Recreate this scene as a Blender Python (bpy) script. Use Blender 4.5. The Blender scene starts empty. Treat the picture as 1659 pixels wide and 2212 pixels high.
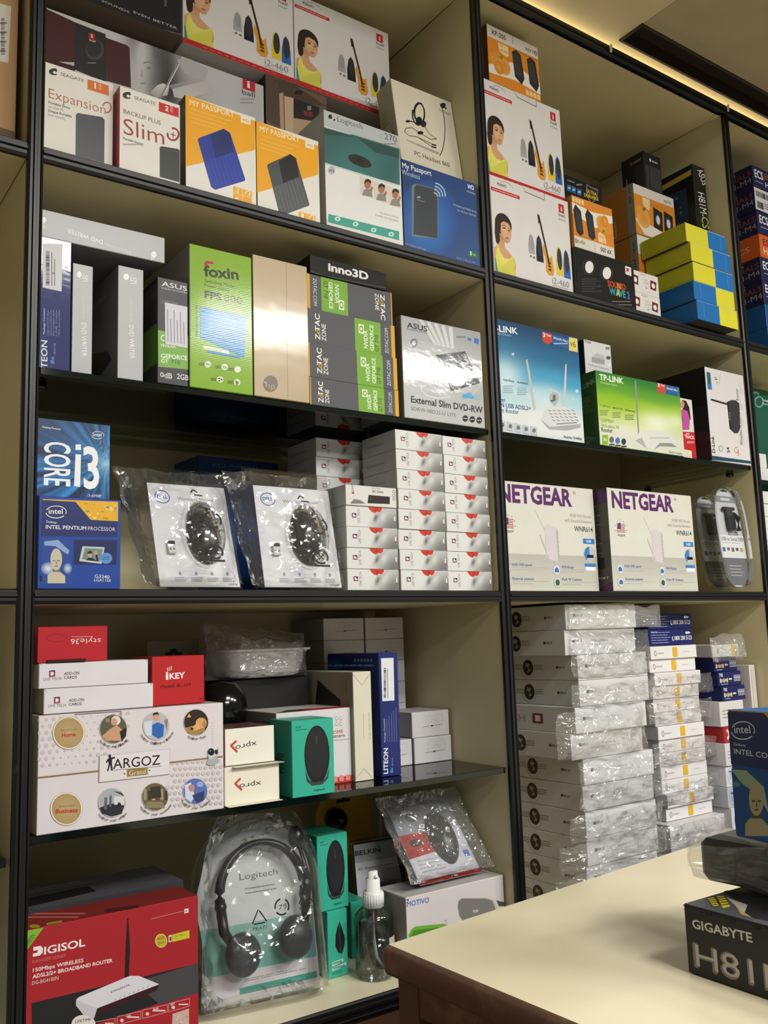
import bpy, bmesh, math, random
from mathutils import Vector as V, Matrix
random.seed(7)
SC = bpy.context.scene
COL = SC.collection
# ------------------------------------------------------------------ camera
FPX, IW, IH = 1954.9, 1659, 2212
RT = V((0.81752287, -0.57495863, -0.03284713))
UP = V((-0.05293479, -0.13181723, 0.98985965))
FW = V((0.57345817, 0.80749414, 0.13819891))
EYE = V((0.0, -1.25, 1.45))
cd = bpy.data.cameras.new('camera')
cam = bpy.data.objects.new('camera', cd)
COL.objects.link(cam)
cd.sensor_fit = 'HORIZONTAL'
cd.sensor_width = 36.0
cd.lens = 36.0 * FPX / IW
cd.clip_start = 0.02
m = Matrix((RT, UP, -FW)).transposed().to_4x4()
m.translation = EYE
cam.matrix_world = m
SC.camera = cam
SC.view_settings.view_transform = 'Standard'
SC.view_settings.look = 'None'
SC.view_settings.gamma = 1.0
SC.view_settings.exposure = 0.0
SC.view_settings.use_curve_mapping = False
# ------------------------------------------------------------------ light
w = bpy.data.worlds.new('room_light')
SC.world = w
w.use_nodes = True
w.node_tree.nodes['Background'].inputs[0].default_value = (1.0, 0.975, 0.88, 1)
w.node_tree.nodes['Background'].inputs[1].default_value = 0.2
CEIL = 3.05
def area(name, loc, sx, sy, power, col=(1, 0.985, 0.935), rot=(0, 0, 0)):
    l = bpy.data.lights.new(name, 'AREA')
    l.shape = 'RECTANGLE'
    l.size, l.size_y, l.energy, l.color = sx, sy, power, col
    o = bpy.data.objects.new(name, l)
    o.location, o.rotation_euler = loc, rot
    COL.objects.link(o)
    return o
for i, (lx, ly, pw) in enumerate(((0.92, -2.2, 48), (2.05, -2.6, 66), (3.2, -2.75, 58))):
    area('ceiling_lamp', (lx, ly, CEIL - 0.06), 0.7, 0.36, pw)
area('shop_lamp', (0.6, -3.9, CEIL - 0.06), 1.2, 0.6, 100)
# LED rope lying on top of the shelving
area('led_rope', (2.2, 0.03, 2.786), 2.6, 0.012, 1.3, (1, 0.84, 0.5), (-2.5, 0, 0))
# ------------------------------------------------------------------ helpers
def ray(px, py):
    return FW + RT * ((px - IW / 2) / FPX) - UP * ((py - IH / 2) / FPX)
def at_y(px, py, y):
    d = ray(px, py); return EYE + d * ((y - EYE.y) / d.y)
def at_z(px, py, z):
    d = ray(px, py); return EYE + d * ((z - EYE.z) / d.z)
def at_x(px, py, x):
    d = ray(px, py); return EYE + d * ((x - EYE.x) / d.x)
def s2l(c):
    return c / 12.92 if c <= 0.04045 else ((c + 0.055) / 1.055) ** 2.4
def C(h):
    if not isinstance(h, str): return h
    h = {'w': 'efeeec', 'k': '141416', 'r': 'c3262b'}.get(h, h)
    return tuple(s2l(int(h[i:i + 2], 16) / 255) for i in (0, 2, 4)) + (1.0,)
def nodes(name):
    mt = bpy.data.materials.new(name)
    mt.use_nodes = True
    nt = mt.node_tree
    return mt, nt, nt.nodes['Principled BSDF'], nt.nodes['Material Output']
def N(nt, t, **k):
    n = nt.nodes.new(t)
    for a, b in k.items():
        if a in n.inputs.keys() if isinstance(a, str) else False: n.inputs[a].default_value = b
        else: setattr(n, a, b)
    return n
def bump(nt, p, scale, strength, dist=0.001, detail=3, kind='noise'):
    tc = N(nt, 'ShaderNodeTexCoord')
    if kind == 'wave':
        x = N(nt, 'ShaderNodeTexWave'); x.bands_direction = 'Z'; x.inputs['Distortion'].default_value = 1.2
    elif kind == 'voronoi':
        x = N(nt, 'ShaderNodeTexVoronoi')
    else:
        x = N(nt, 'ShaderNodeTexNoise'); x.inputs['Detail'].default_value = detail
    x.inputs['Scale'].default_value = scale
    nt.links.new(tc.outputs['Object'], x.inputs['Vector'])
    b = N(nt, 'ShaderNodeBump'); b.inputs['Strength'].default_value = strength; b.inputs['Distance'].default_value = dist
    nt.links.new(x.outputs[0], b.inputs['Height'])
    nt.links.new(b.outputs['Normal'], p.inputs['Normal'])
    return b
def print_mat(name, rough, spec, coat=0.0, bs=(60, 0.08, 0.0006, 'noise'), metal=0.0, crough=0.08):
    mt, nt, p, o = nodes(name)
    a = N(nt, 'ShaderNodeAttribute'); a.attribute_name = 'Col'
    tc = N(nt, 'ShaderNodeTexCoord')
    n = N(nt, 'ShaderNodeTexNoise'); n.inputs['Scale'].default_value = 22; n.inputs['Detail'].default_value = 5
    nt.links.new(tc.outputs['Object'], n.inputs['Vector'])
    mr = N(nt, 'ShaderNodeMapRange'); mr.inputs['To Min'].default_value = 0.93; mr.inputs['To Max'].default_value = 1.03
    nt.links.new(n.outputs[0], mr.inputs['Value'])
    mx = N(nt, 'ShaderNodeMix'); mx.data_type = 'RGBA'; mx.blend_type = 'MULTIPLY'; mx.inputs['Factor'].default_value = 1
    nt.links.new(a.outputs['Color'], mx.inputs['A']); nt.links.new(mr.outputs[0], mx.inputs['B'])
    nt.links.new(mx.outputs['Result'], p.inputs['Base Color'])
    p.inputs['Roughness'].default_value = rough
    p.inputs['Specular IOR Level'].default_value = spec
    p.inputs['Coat Weight'].default_value = coat
    p.inputs['Coat Roughness'].default_value = crough
    p.inputs['Metallic'].default_value = metal
    b = bump(nt, p, bs[0], bs[1], bs[2], kind=bs[3])
    if coat: nt.links.new(b.outputs['Normal'], p.inputs['Coat Normal'])
    return mt
def flat_mat(name, col, rough=0.4, spec=0.4, bs=None, metal=0.0, vary=0.0, coat=0.0):
    mt, nt, p, o = nodes(name)
    c = C(col)
    p.inputs['Base Color'].default_value = c
    p.inputs['Roughness'].default_value = rough
    p.inputs['Specular IOR Level'].default_value = spec
    p.inputs['Metallic'].default_value = metal
    p.inputs['Coat Weight'].default_value = coat
    if vary:
        tc = N(nt, 'ShaderNodeTexCoord'); n = N(nt, 'ShaderNodeTexNoise')
        n.inputs['Scale'].default_value = 9; n.inputs['Detail'].default_value = 6
        r = N(nt, 'ShaderNodeValToRGB')
        r.color_ramp.elements[0].position = 0.3; r.color_ramp.elements[1].position = 0.7
        r.color_ramp.elements[0].color = tuple(x * (1 - vary) for x in c[:3]) + (1,)
        r.color_ramp.elements[1].color = tuple(min(1, x * (1 + vary)) for x in c[:3]) + (1,)
        nt.links.new(tc.outputs['Object'], n.inputs['Vector']); nt.links.new(n.outputs[0], r.inputs[0])
        nt.links.new(r.outputs[0], p.inputs['Base Color'])
    if bs: bump(nt, p, *bs[:3])
    return mt
def film_mat(name, tint, gloss, rough, scale, strength, fac0=0.05, milky=0.0):
    """thin clear plastic: see-through, shiny where it turns away, wrinkled"""
    mt, nt, p, o = nodes(name)
    nt.nodes.remove(p)
    tr = N(nt, 'ShaderNodeBsdfTransparent'); tr.inputs[0].default_value = tint
    gl = N(nt, 'ShaderNodeBsdfGlossy'); gl.inputs['Roughness'].default_value = rough; gl.inputs[0].default_value = (1, 1, 1, 1)
    lw = N(nt, 'ShaderNodeFresnel'); lw.inputs['IOR'].default_value = 1.45
    mr = N(nt, 'ShaderNodeMapRange'); mr.inputs['To Min'].default_value = fac0; mr.inputs['To Max'].default_value = gloss
    nt.links.new(lw.outputs[0], mr.inputs['Value'])
    mix = N(nt, 'ShaderNodeMixShader')
    nt.links.new(mr.outputs[0], mix.inputs[0])
    src = tr.outputs[0]
    if milky:
        df = N(nt, 'ShaderNodeBsdfDiffuse'); df.inputs[0].default_value = (0.85, 0.86, 0.85, 1)
        m2 = N(nt, 'ShaderNodeMixShader'); m2.inputs[0].default_value = milky
        nt.links.new(tr.outputs[0], m2.inputs[1]); nt.links.new(df.outputs[0], m2.inputs[2]); src = m2.outputs[0]
    nt.links.new(src, mix.inputs[1]); nt.links.new(gl.outputs[0], mix.inputs[2])
    nt.links.new(mix.outputs[0], o.inputs[0])
    if scale:
        tc = N(nt, 'ShaderNodeTexCoord'); n = N(nt, 'ShaderNodeTexNoise')
        n.inputs['Scale'].default_value = scale; n.inputs['Detail'].default_value = 2; n.inputs['Distortion'].default_value = 1.5
        b = N(nt, 'ShaderNodeBump'); b.inputs['Strength'].default_value = strength; b.inputs['Distance'].default_value = 0.01
        nt.links.new(tc.outputs['Object'], n.inputs['Vector']); nt.links.new(n.outputs[0], b.inputs['Height'])
        nt.links.new(b.outputs[0], gl.inputs['Normal']); nt.links.new(b.outputs[0], lw.inputs['Normal'])
    return mt
MT = {}
MT['card'] = print_mat('printed_card', 0.5, 0.25)
MT['satin'] = print_mat('printed_satin_card', 0.38, 0.25, coat=0.12, crough=0.25)
MT['gloss'] = print_mat('laminated_glossy_card', 0.4, 0.12, coat=0.5, bs=(35, 0.12, 0.002, 'noise'), crough=0.07)
MT['corr'] = print_mat('laminated_corrugated_card', 0.4, 0.15, coat=0.38, bs=(110, 0.05, 0.0003, 'wave'), crough=0.1)
MT['foil'] = print_mat('shrink_wrapped_champagne_card', 0.42, 0.4, coat=0.45, bs=(6, 0.3, 0.004, 'noise'), metal=0.3, crough=0.1)
MT['black'] = flat_mat('black_plastic', '17181a', 0.3, 0.5, (300, 0.05, 0.0003))
MT['shiny_black'] = flat_mat('shiny_black_plastic', '0c0c0d', 0.12, 0.5)
MT['grey_plastic'] = flat_mat('grey_plastic', '3c3f42', 0.4, 0.4, (200, 0.05, 0.0003))
MT['white_plastic'] = flat_mat('white_plastic', 'e8e8e6', 0.35, 0.4, (90, 0.04, 0.0003))
MT['metal'] = flat_mat('nickel_metal', 'c8c6c0', 0.25, 0.5, metal=1.0)
MT['bag'] = film_mat('crinkled_plastic_bag', (0.985, 0.985, 0.985, 1), 0.9, 0.09, 30, 0.9, 0.04, 0.09)
MT['thinbag'] = film_mat('soft_plastic_bag', (0.985, 0.985, 0.985, 1), 0.6, 0.09, 14, 0.5, 0.025, 0.02)
MT['milkbag'] = film_mat('milky_plastic_bag', (0.97, 0.97, 0.96, 1), 0.8, 0.16, 22, 0.8, 0.05, 0.2)
MT['blister'] = film_mat('clear_blister_plastic', (0.985, 0.985, 0.988, 1), 0.8, 0.07, 10, 0.12, 0.03, 0.0)
MT['window'] = film_mat('clear_window_plastic', (0.8, 0.84, 0.84, 1), 0.6, 0.12, 8, 0.15, 0.06, 0.0)

class MB:
    """collects polygons with a colour per corner; build() links ONE mesh object"""
    def __init__(s): s.v = []; s.f = []; s.c = []; s.mi = []; s.sm = []
    def poly(s, pts, col, mi=0, sm=False):
        i = len(s.v); s.v += [tuple(p) for p in pts]
        s.f.append(tuple(range(i, i + len(pts))))
        s.c.append([C(c) for c in col] if isinstance(col, list) else [C(col)] * len(pts))
        s.mi.append(mi); s.sm.append(sm)
    def mesh(s, vs, fs, col, mi=0, sm=False):
        i = len(s.v); s.v += [tuple(p) for p in vs]; c = C(col)
        for f in fs:
            s.f.append(tuple(k + i for k in f)); s.c.append([c] * len(f)); s.mi.append(mi); s.sm.append(sm)
    def build(s, name, mats, parent=None, M=None, merge=False):
        me = bpy.data.meshes.new(name)
        me.from_pydata(s.v, [], s.f)
        a = me.color_attributes.new('Col', 'FLOAT_COLOR', 'CORNER')
        flat = [x for cs in s.c for c in cs for x in c]
        a.data.foreach_set('color', flat)
        me.polygons.foreach_set('material_index', s.mi)
        me.polygons.foreach_set('use_smooth', s.sm)
        for k in (mats if isinstance(mats, (list, tuple)) else [mats]):
            me.materials.append(MT[k] if isinstance(k, str) else k)
        if merge:
            b = bmesh.new(); b.from_mesh(me); bmesh.ops.remove_doubles(b, verts=b.verts, dist=1e-5); bmesh.ops.recalc_face_normals(b, faces=b.faces); b.to_mesh(me); b.free()
        o = bpy.data.objects.new(name, me)
        COL.objects.link(o)
        if parent: o.parent = parent
        if M is not None: o.matrix_local = M
        return o
    # shapes
    def cbox(s, x0, y0, z0, x1, y1, z1, col, b=0.0008, mi=0):
        """box with chamfered edges; col = one colour or dict of sides"""
        b = min(b, abs(x1 - x0) / 3, abs(y1 - y0) / 3, abs(z1 - z0) / 3)
        if not isinstance(col, dict): col = {'*': col}
        g = lambda k: C(col.get(k, col.get('*', col.get('front', 'w'))))
        lo, hi = (x0, y0, z0), (x1, y1, z1)
        P = {}
        for sx in (0, 1):
            for sy in (0, 1):
                for sz in (0, 1):
                    c = [(lo, hi)[t][k] for k, t in enumerate((sx, sy, sz))]
                    for ax in range(3):
                        q = list(c)
                        for k, t in enumerate((sx, sy, sz)):
                            if k != ax: q[k] += b if t == 0 else -b
                        P[sx, sy, sz, ax] = q
        nm = {(0, 0): 'left', (0, 1): 'right', (1, 0): 'front', (1, 1): 'back', (2, 0): 'bottom', (2, 1): 'top'}
        for ax in range(3):
            for t in (0, 1):
                u, w_ = [k for k in range(3) if k != ax]
                q = []
                for a, c in ((0, 0), (1, 0), (1, 1), (0, 1)):
                    k = [0, 0, 0]; k[ax] = t; k[u] = a; k[w_] = c
                    q.append(P[k[0], k[1], k[2], ax])
                fl = (t == 0) ^ (ax == 1)
                s.poly(q[::-1] if fl else q, g(nm[ax, t]), mi)
        for ax in range(3):          # edges running along axis ax
            u, w_ = [k for k in range(3) if k != ax]
            for a in (0, 1):
                for c in (0, 1):
                    e = []
                    for t in (0, 1):
                        k = [0, 0, 0]; k[ax] = t; k[u] = a; k[w_] = c
                        e.append((P[k[0], k[1], k[2], u], P[k[0], k[1], k[2], w_]))
                    q = [e[0][0], e[1][0], e[1][1], e[0][1]]
                    n = (V(q[1]) - V(q[0])).cross(V(q[2]) - V(q[0]))
                    out = V((0, 0, 0)); out[u] = 1 if a else -1; out[w_] = 1 if c else -1
                    if n.dot(out) < 0: q = q[::-1]
                    s.poly(q, g(nm[u, a]), mi)
        for k in [(a, c, d) for a in (0, 1) for c in (0, 1) for d in (0, 1)]:
            q = [P[k + (ax,)] for ax in range(3)]
            n = (V(q[1]) - V(q[0])).cross(V(q[2]) - V(q[0]))
            if n.dot(V([1 if t else -1 for t in k])) < 0: q = q[::-1]
            s.poly(q, g('top' if k[2] else 'bottom'), mi)
    def tube(s, path, r, col='k', n=10, mi=0, caps=True):
        path = [V(p) for p in path]
        rr = r if isinstance(r, (list, tuple)) else [r] * len(path)
        ring = []
        up = V((0, 0, 1))
        for i, p in enumerate(path):
            d = (path[min(i + 1, len(path) - 1)] - path[max(i - 1, 0)]).normalized()
            a = d.cross(up)
            if a.length < 1e-3: a = d.cross(V((1, 0, 0)))
            a.normalize(); b = a.cross(d)
            ring.append([p + (a * math.cos(2 * math.pi * k / n) + b * math.sin(2 * math.pi * k / n)) * rr[i] for k in range(n)])
        vs = [q for rg in ring for q in rg]; fs = []
        for i in range(len(ring) - 1):
            for k in range(n):
                fs.append((i * n + k, i * n + (k + 1) % n, (i + 1) * n + (k + 1) % n, (i + 1) * n + k))
        if caps: fs += [tuple(range(n))[::-1], tuple(range((len(ring) - 1) * n, len(ring) * n))]
        s.mesh(vs, fs, col, mi, True)
    def lathe(s, prof, col='w', n=28, mi=0, c=(0, 0, 0), sm=True):
        vs = []; fs = []
        for r, z in prof:
            for k in range(n):
                t = 2 * math.pi * k / n
                vs.append((c[0] + r * math.cos(t), c[1] + r * math.sin(t), c[2] + z))
        for i in range(len(prof) - 1):
            for k in range(n):
                fs.append((i * n + k, i * n + (k + 1) % n, (i + 1) * n + (k + 1) % n, (i + 1) * n + k))
        s.mesh(vs, fs, col, mi, sm)
    def dome(s, c, rx, ry, rz, col='k', n=24, m=10, mi=0, half=True, ax='y'):
        """rounded lump; bulges towards -y when half"""
        vs = []; fs = []
        for i in range(m + 1):
            t = (math.pi / 2 if half else math.pi) * i / m
            for k in range(n):
                a = 2 * math.pi * k / n
                q = (rx * math.sin(t) * math.cos(a), -ry * math.cos(t), rz * math.sin(t) * math.sin(a))
                vs.append((c[0] + q[0], c[1] + q[1], c[2] + q[2]))
        for i in range(m):
            for k in range(n):
                fs.append((i * n + k, i * n + (k + 1) % n, (i + 1) * n + (k + 1) % n, (i + 1) * n + k))
        s.mesh(vs, fs, col, mi, True)
    def slab(s, outline, y0, y1, col, mi=0, sm=False):
        """outline in (x,z) extruded from y0 (front) to y1"""
        n = len(outline)
        A = [(x, y0, z) for x, z in outline]; B = [(x, y1, z) for x, z in outline]
        s.mesh(A + B, [tuple(range(n)), tuple(range(n, 2 * n))[::-1]] , col, mi)
        s.mesh(A + B, [(i, i + n, (i + 1) % n + n, (i + 1) % n) for i in range(n)], col, mi, sm)

# ------------------------------------------------------------------ lettering
_TX = {}
def _text(body, bold):
    k = (body, bold)
    if k not in _TX:
        cu = bpy.data.curves.new('t', 'FONT'); cu.body = body; cu.resolution_u = 2 if len(body) > 6 else 3
        cu.offset = bold
        o = bpy.data.objects.new('t', cu)
        me = bpy.data.meshes.new_from_object(o)
        vs = [(v.co.x, v.co.y) for v in me.vertices]; fs = [tuple(p.vertices) for p in me.polygons]
        bpy.data.objects.remove(o); bpy.data.curves.remove(cu); bpy.data.meshes.remove(me)
        _TX[k] = (vs, fs)
    return _TX[k]
_cap = [None]
class Face:
    """a flat side of a thing; art is given in photo pixels (px) or as fractions of the side"""
    def __init__(s, mb, O, ux, uy, w_, h, Minv=None, mi=0):
        s.mb, s.O, s.ux, s.uy, s.w, s.h, s.Minv, s.mi = mb, V(O), V(ux), V(uy), w_, h, Minv, mi
        s.n = s.ux.cross(s.uy); s.k = 0; s.norm = Minv is None
    def unit(s):
        """fractions instead of photo pixels"""
        f = Face(s.mb, s.O, s.ux, s.uy, s.w, s.h, s.Minv, s.mi); f.norm = True; f.k = s.k + 20; return f
    def m(s, p):
        if s.norm: return (p[0] * s.w, p[1] * s.h)
        o = s.Minv @ EYE; d = s.Minv.to_3x3() @ ray(*p)
        t = (s.O - o).dot(s.n) / d.dot(s.n)
        q = o + d * t - s.O
        return (q.dot(s.ux), q.dot(s.uy))
    def P(s, q, k): return s.O + s.ux * q[0] + s.uy * q[1] + s.n * (0.00007 + 0.000005 * k)
    def put(s, q, cols):
        """print one polygon, cut off at the edges of the side"""
        cols = [C(c) for c in cols] if isinstance(cols, list) else [C(cols)] * len(q)
        if any(x < 0 or y < 0 or x > s.w or y > s.h for x, y in q):
            L = list(zip([tuple(p) for p in q], cols))
            for ax, lim, sg in ((0, 0, 1), (0, s.w, -1), (1, 0, 1), (1, s.h, -1)):
                out = []
                for i in range(len(L)):
                    (p, c), (p2, c2) = L[i - 1], L[i]
                    a, b = sg * (p[ax] - lim), sg * (p2[ax] - lim)
                    if (a < 0) != (b < 0):
                        t = a / (a - b); out.append((tuple(u + (v - u) * t for u, v in zip(p, p2)), tuple(u + (v - u) * t for u, v in zip(c, c2))))
                    if b >= 0: out.append((p2, c2))
                L = out
                if len(L) < 3: return
            q = [p for p, _ in L]; cols = [c for _, c in L]
        s.mb.poly([s.P(p, s.k) for p in q], cols, s.mi)
    def poly(s, pts, col, raw=False):
        s.k += 1
        q = pts if raw else [s.m(p) for p in pts]
        a = sum(q[i][0] * q[(i + 1) % len(q)][1] - q[(i + 1) % len(q)][0] * q[i][1] for i in range(len(q)))
        if a < 0:
            q = q[::-1]
            if isinstance(col, list): col = col[::-1]
        s.put(q, col)
    def rect(s, x0, y0, x1, y1, col): s.poly([(x0, y0), (x1, y0), (x1, y1), (x0, y1)], col)
    def whole(s, col, cols=None): s.poly([(0.001, 0.001), (s.w - .001, 0.001), (s.w - .001, s.h - .001), (0.001, s.h - .001)], cols or col, True)
    def ell(s, cx, cy, rx, ry, col, n=24, edge=None, a0=0, a1=360):
        pts = [(cx + rx * math.cos(math.radians(a0 + (a1 - a0) * i / n)), cy + ry * math.sin(math.radians(a0 + (a1 - a0) * i / n))) for i in range(n + (a1 - a0 < 360))]
        if edge is None: s.poly(pts, col); return
        s.k += 1
        for i in range(len(pts)):
            t = [s.m((cx, cy)), s.m(pts[i]), s.m(pts[(i + 1) % len(pts)])]
            cs = [col, edge, edge]
            a = (t[1][0] - t[0][0]) * (t[2][1] - t[0][1]) - (t[2][0] - t[0][0]) * (t[1][1] - t[0][1])
            if a < 0: t = [t[0], t[2], t[1]]
            s.put(t, cs)
    def line(s, pts, wd, col):
        s.k += 1
        q = [V(s.m(p)) for p in pts]
        ww = wd if s.norm else None
        for i in range(len(q) - 1):
            a, b = q[i], q[i + 1]
            d = b - a
            if d.length < 1e-7: continue
            if s.norm: hw = wd * s.h / 2
            else:
                p = pts[i]; hw = (V(s.m((p[0], p[1] + wd))) - a).length / 2
            nn = V((-d.y, d.x)).normalized() * hw; e = d.normalized() * hw * 0.4
            r = [a + nn - e, a - nn - e, b - nn + e, b + nn + e]
            s.k += .4 if i % 2 == 0 else -.4
            s.put([tuple(p) for p in r], col)
    def arc(s, cx, cy, rx, ry, a0, a1, wd, col, n=16):
        s.line([(cx + rx * math.cos(math.radians(a0 + (a1 - a0) * i / n)), cy + ry * math.sin(math.radians(a0 + (a1 - a0) * i / n))) for i in range(n + 1)], wd, col)
    def text(s, body, p0, p1, h, col, bold=0.0, upv=None):
        """baseline from p0 to p1, capitals h high"""
        if _cap[0] is None: _cap[0] = max(v[1] for v in _text('H', 0.0)[0])
        s.k += 1
        vs, fs = _text(body, 0.0 if 'M' in body and bold > 0 else bold)
        if not vs: return
        a, b = V(s.m(p0)), V(s.m(p1)); d = b - a; L = d.length; d.normalize(); nn = V((-d.y, d.x))
        if s.norm: H = h * s.h
        else: H = (V(s.m((p0[0], p0[1] - h))) - a).length if upv is None else (V(s.m((p0[0] + upv[0], p0[1] + upv[1]))) - a).length
        x0 = min(v[0] for v in vs); x1 = max(v[0] for v in vs)
        sx = L / max(x1 - x0, 1e-6); sy = H / _cap[0]
        c = C(col)
        if 'M' in body and bold > .006:      # heavy capitals M are stamped several times instead of thickened
            o = bold * .8 * H / _cap[0]
            for dx, dy in ((-o, 0), (o, 0), (0, -o), (0, o)):
                for i, f in enumerate(fs):
                    q = [vs[j] for j in f]
                    t = [tuple(a + d * ((v[0] - x0) * sx + dx) + nn * (v[1] * sy + dy)) for v in q]
                    if (q[1][0] - q[0][0]) * (q[2][1] - q[0][1]) - (q[2][0] - q[0][0]) * (q[1][1] - q[0][1]) < 0: t = t[::-1]
                    s.put(t, c)
                s.k += .5
            return
        flat = [tuple(a + d * ((v[0] - x0) * sx) + nn * (v[1] * sy)) for v in vs]
        ff = []
        for f in fs:
            p, q, r = (vs[f[0]], vs[f[1]], vs[f[2]])
            ar = (q[0] - p[0]) * (r[1] - p[1]) - (r[0] - p[0]) * (q[1] - p[1])
            ff.append(f if ar > 0 else f[::-1])
        if bold > .009:
            k = s.k
            for i, f in enumerate(ff): s.k = k + (i % 3) * .3; s.put([flat[j] for j in f], c)
            s.k = k
        elif all(0 <= x <= s.w and 0 <= y <= s.h for x, y in flat): s.mb.mesh([s.P(q, s.k) for q in flat], ff, c, s.mi)
        else:
            for f in ff: s.put([flat[i] for i in f], c)
    def grid(s, fn, nx=20, ny=20, x0=0.0, y0=0.0, x1=1.0, y1=1.0):
        """a printed picture as a mesh of coloured cells; fn(u, v) in fractions of the side gives an sRGB triple 0..1"""
        s.k += 1
        g = {}
        for j in range(ny + 1):
            for i in range(nx + 1):
                u, v = x0 + (x1 - x0) * i / nx, y0 + (y1 - y0) * j / ny
                g[i, j] = ((max(.0005, min(s.w - .0005, u * s.w)), max(.0005, min(s.h - .0005, v * s.h))), tuple(s2l(max(0, min(1, c))) for c in fn(u, v)) + (1.0,))
        for j in range(ny):
            for i in range(nx):
                c = [g[i, j], g[i + 1, j], g[i + 1, j + 1], g[i, j + 1]]
                s.put([a for a, _ in c], [b for _, b in c])
    def uv(s, px, py):
        a = s.m((px, py)); return a[0] / s.w, a[1] / s.h
    def lines(s, x0, y0, x1, y1, n, col, wd, ragged=0.25):
        """n lines of unreadable small print filling the box"""
        for i in range(n):
            t = (i + 0.5) / n
            xe = x1 - (x1 - x0) * random.random() * ragged
            sl = 0
            y = y0 + (y1 - y0) * t
            x = x0
            while x < xe:
                e = min(xe, x + (x1 - x0) * random.uniform(0.08, 0.22))
                s.line([(x, y), (e, y)], wd, col); x = e + (x1 - x0) * 0.025
    def bars(s, x0, y0, x1, y1, n, col='222222', horiz=True):
        """a bar code"""
        x = 0
        for i in range(n):
            a = i / n; b = a + random.uniform(0.25, 0.75) / n
            if horiz: s.rect(x0 + (x1 - x0) * a, y0, x0 + (x1 - x0) * b, y1, col)
            else: s.rect(x0, y0 + (y1 - y0) * a, x1, y0 + (y1 - y0) * b, col)

def H3(h): return tuple(int(h[i:i + 2], 16) / 255 for i in (0, 2, 4))
def mix3(a, b, t): return tuple(x + (y - x) * t for x, y in zip(a, b))
def sst(a, b, x):
    t = max(0.0, min(1.0, (x - a) / (b - a))); return t * t * (3 - 2 * t)
def ramp(stops, t):
    for (a, c), (b, d) in zip(stops, stops[1:]):
        if t <= b: return mix3(c, d, sst(a, b, t))
    return stops[-1][1]
def gau(u, v, cu, cv, ru, rv): return math.exp(-((u - cu) / ru) ** 2 - ((v - cv) / rv) ** 2)
def tag(o, label, cat, group=None, kind=None):
    if label: o['label'] = label
    if cat: o['category'] = cat
    if group: o['group'] = group
    if kind: o['kind'] = kind
    return o
def empty(name, M, label, cat, group=None):
    o = bpy.data.objects.new(name, None); COL.objects.link(o)
    o.empty_display_size = 0.02
    o.matrix_world = M
    return tag(o, label, cat, group)
def frame(p, rz=0.0, rx=0.0, ry=0.0):
    return Matrix.Translation(V(p)) @ Matrix.Rotation(rz, 4, 'Z') @ Matrix.Rotation(rx, 4, 'X') @ Matrix.Rotation(ry, 4, 'Y')
class Carton:
    """a printed box; local origin = front left bottom corner, x right, y back, z up"""
    def __init__(s, name, label, cat, M, w_, d, h, col='w', mat='card', group=None, b=0.0009):
        s.name, s.M, s.w, s.d, s.h, s.mat = name, M, w_, d, h, mat
        s.lab = (label, cat, group)
        s.mb = MB(); s.mb.cbox(0, 0, 0, w_, d, h, col, b)
        mi = M.inverted()
        f = lambda O, ux, uy, a, c: Face(s.mb, O, ux, uy, a, c, mi)
        s.front = f((0, 0, 0), (1, 0, 0), (0, 0, 1), w_, h)
        s.left = f((0, d, 0), (0, -1, 0), (0, 0, 1), d, h)
        s.right = f((w_, 0, 0), (0, 1, 0), (0, 0, 1), d, h)
        s.top = f((0, 0, h), (1, 0, 0), (0, 1, 0), w_, d)
        s.bottom = f((0, d, 0), (1, 0, 0), (0, -1, 0), w_, d)
        s.kids = []
    def seam(s, col='9a9790'):
        """the joint of the closing flaps on the left side and the top"""
        f = s.left.unit(); f.line([(0.02, 0.965), (0.98, 0.965)], 0.006, col)
        f = s.top.unit(); f.line([(0.03, 0.5), (0.97, 0.5)], 0.012, col)
    def done(s):
        o = s.mb.build(s.name, s.mat, None, s.M)
        tag(o, *s.lab)
        for k in s.kids: k.parent = o
        s.obj = o
        return o
def box_px(name, label, cat, TL, TR, z, d, y=0.01, BL=None, yr=None, h=None, **k):
    """carton whose front top corners are seen at photo pixels TL, TR with its front at depth y, standing on height z.
    yr: depth of the front right edge when the box is turned"""
    a = at_y(TL[0], TL[1], y); b = at_y(TR[0], TR[1], y if yr is None else yr)
    hh = h if h else a.z - z
    dx, dy = b.x - a.x, b.y - a.y
    M = frame((a.x, a.y, z), math.atan2(dy, dx))
    return Carton(name, label, cat, M, math.hypot(dx, dy), d, hh, **k)
def copy_tree(o, loc=None, label=None, parent=None):
    c = o.copy(); COL.objects.link(c)
    if parent: c.parent = parent
    if loc is not None:
        mm = c.matrix_world.copy() if parent is None else None
        c.location = loc
    if label: c['label'] = label
    for ch in list(o.children): copy_tree(ch, None, None, c)
    return c

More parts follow.
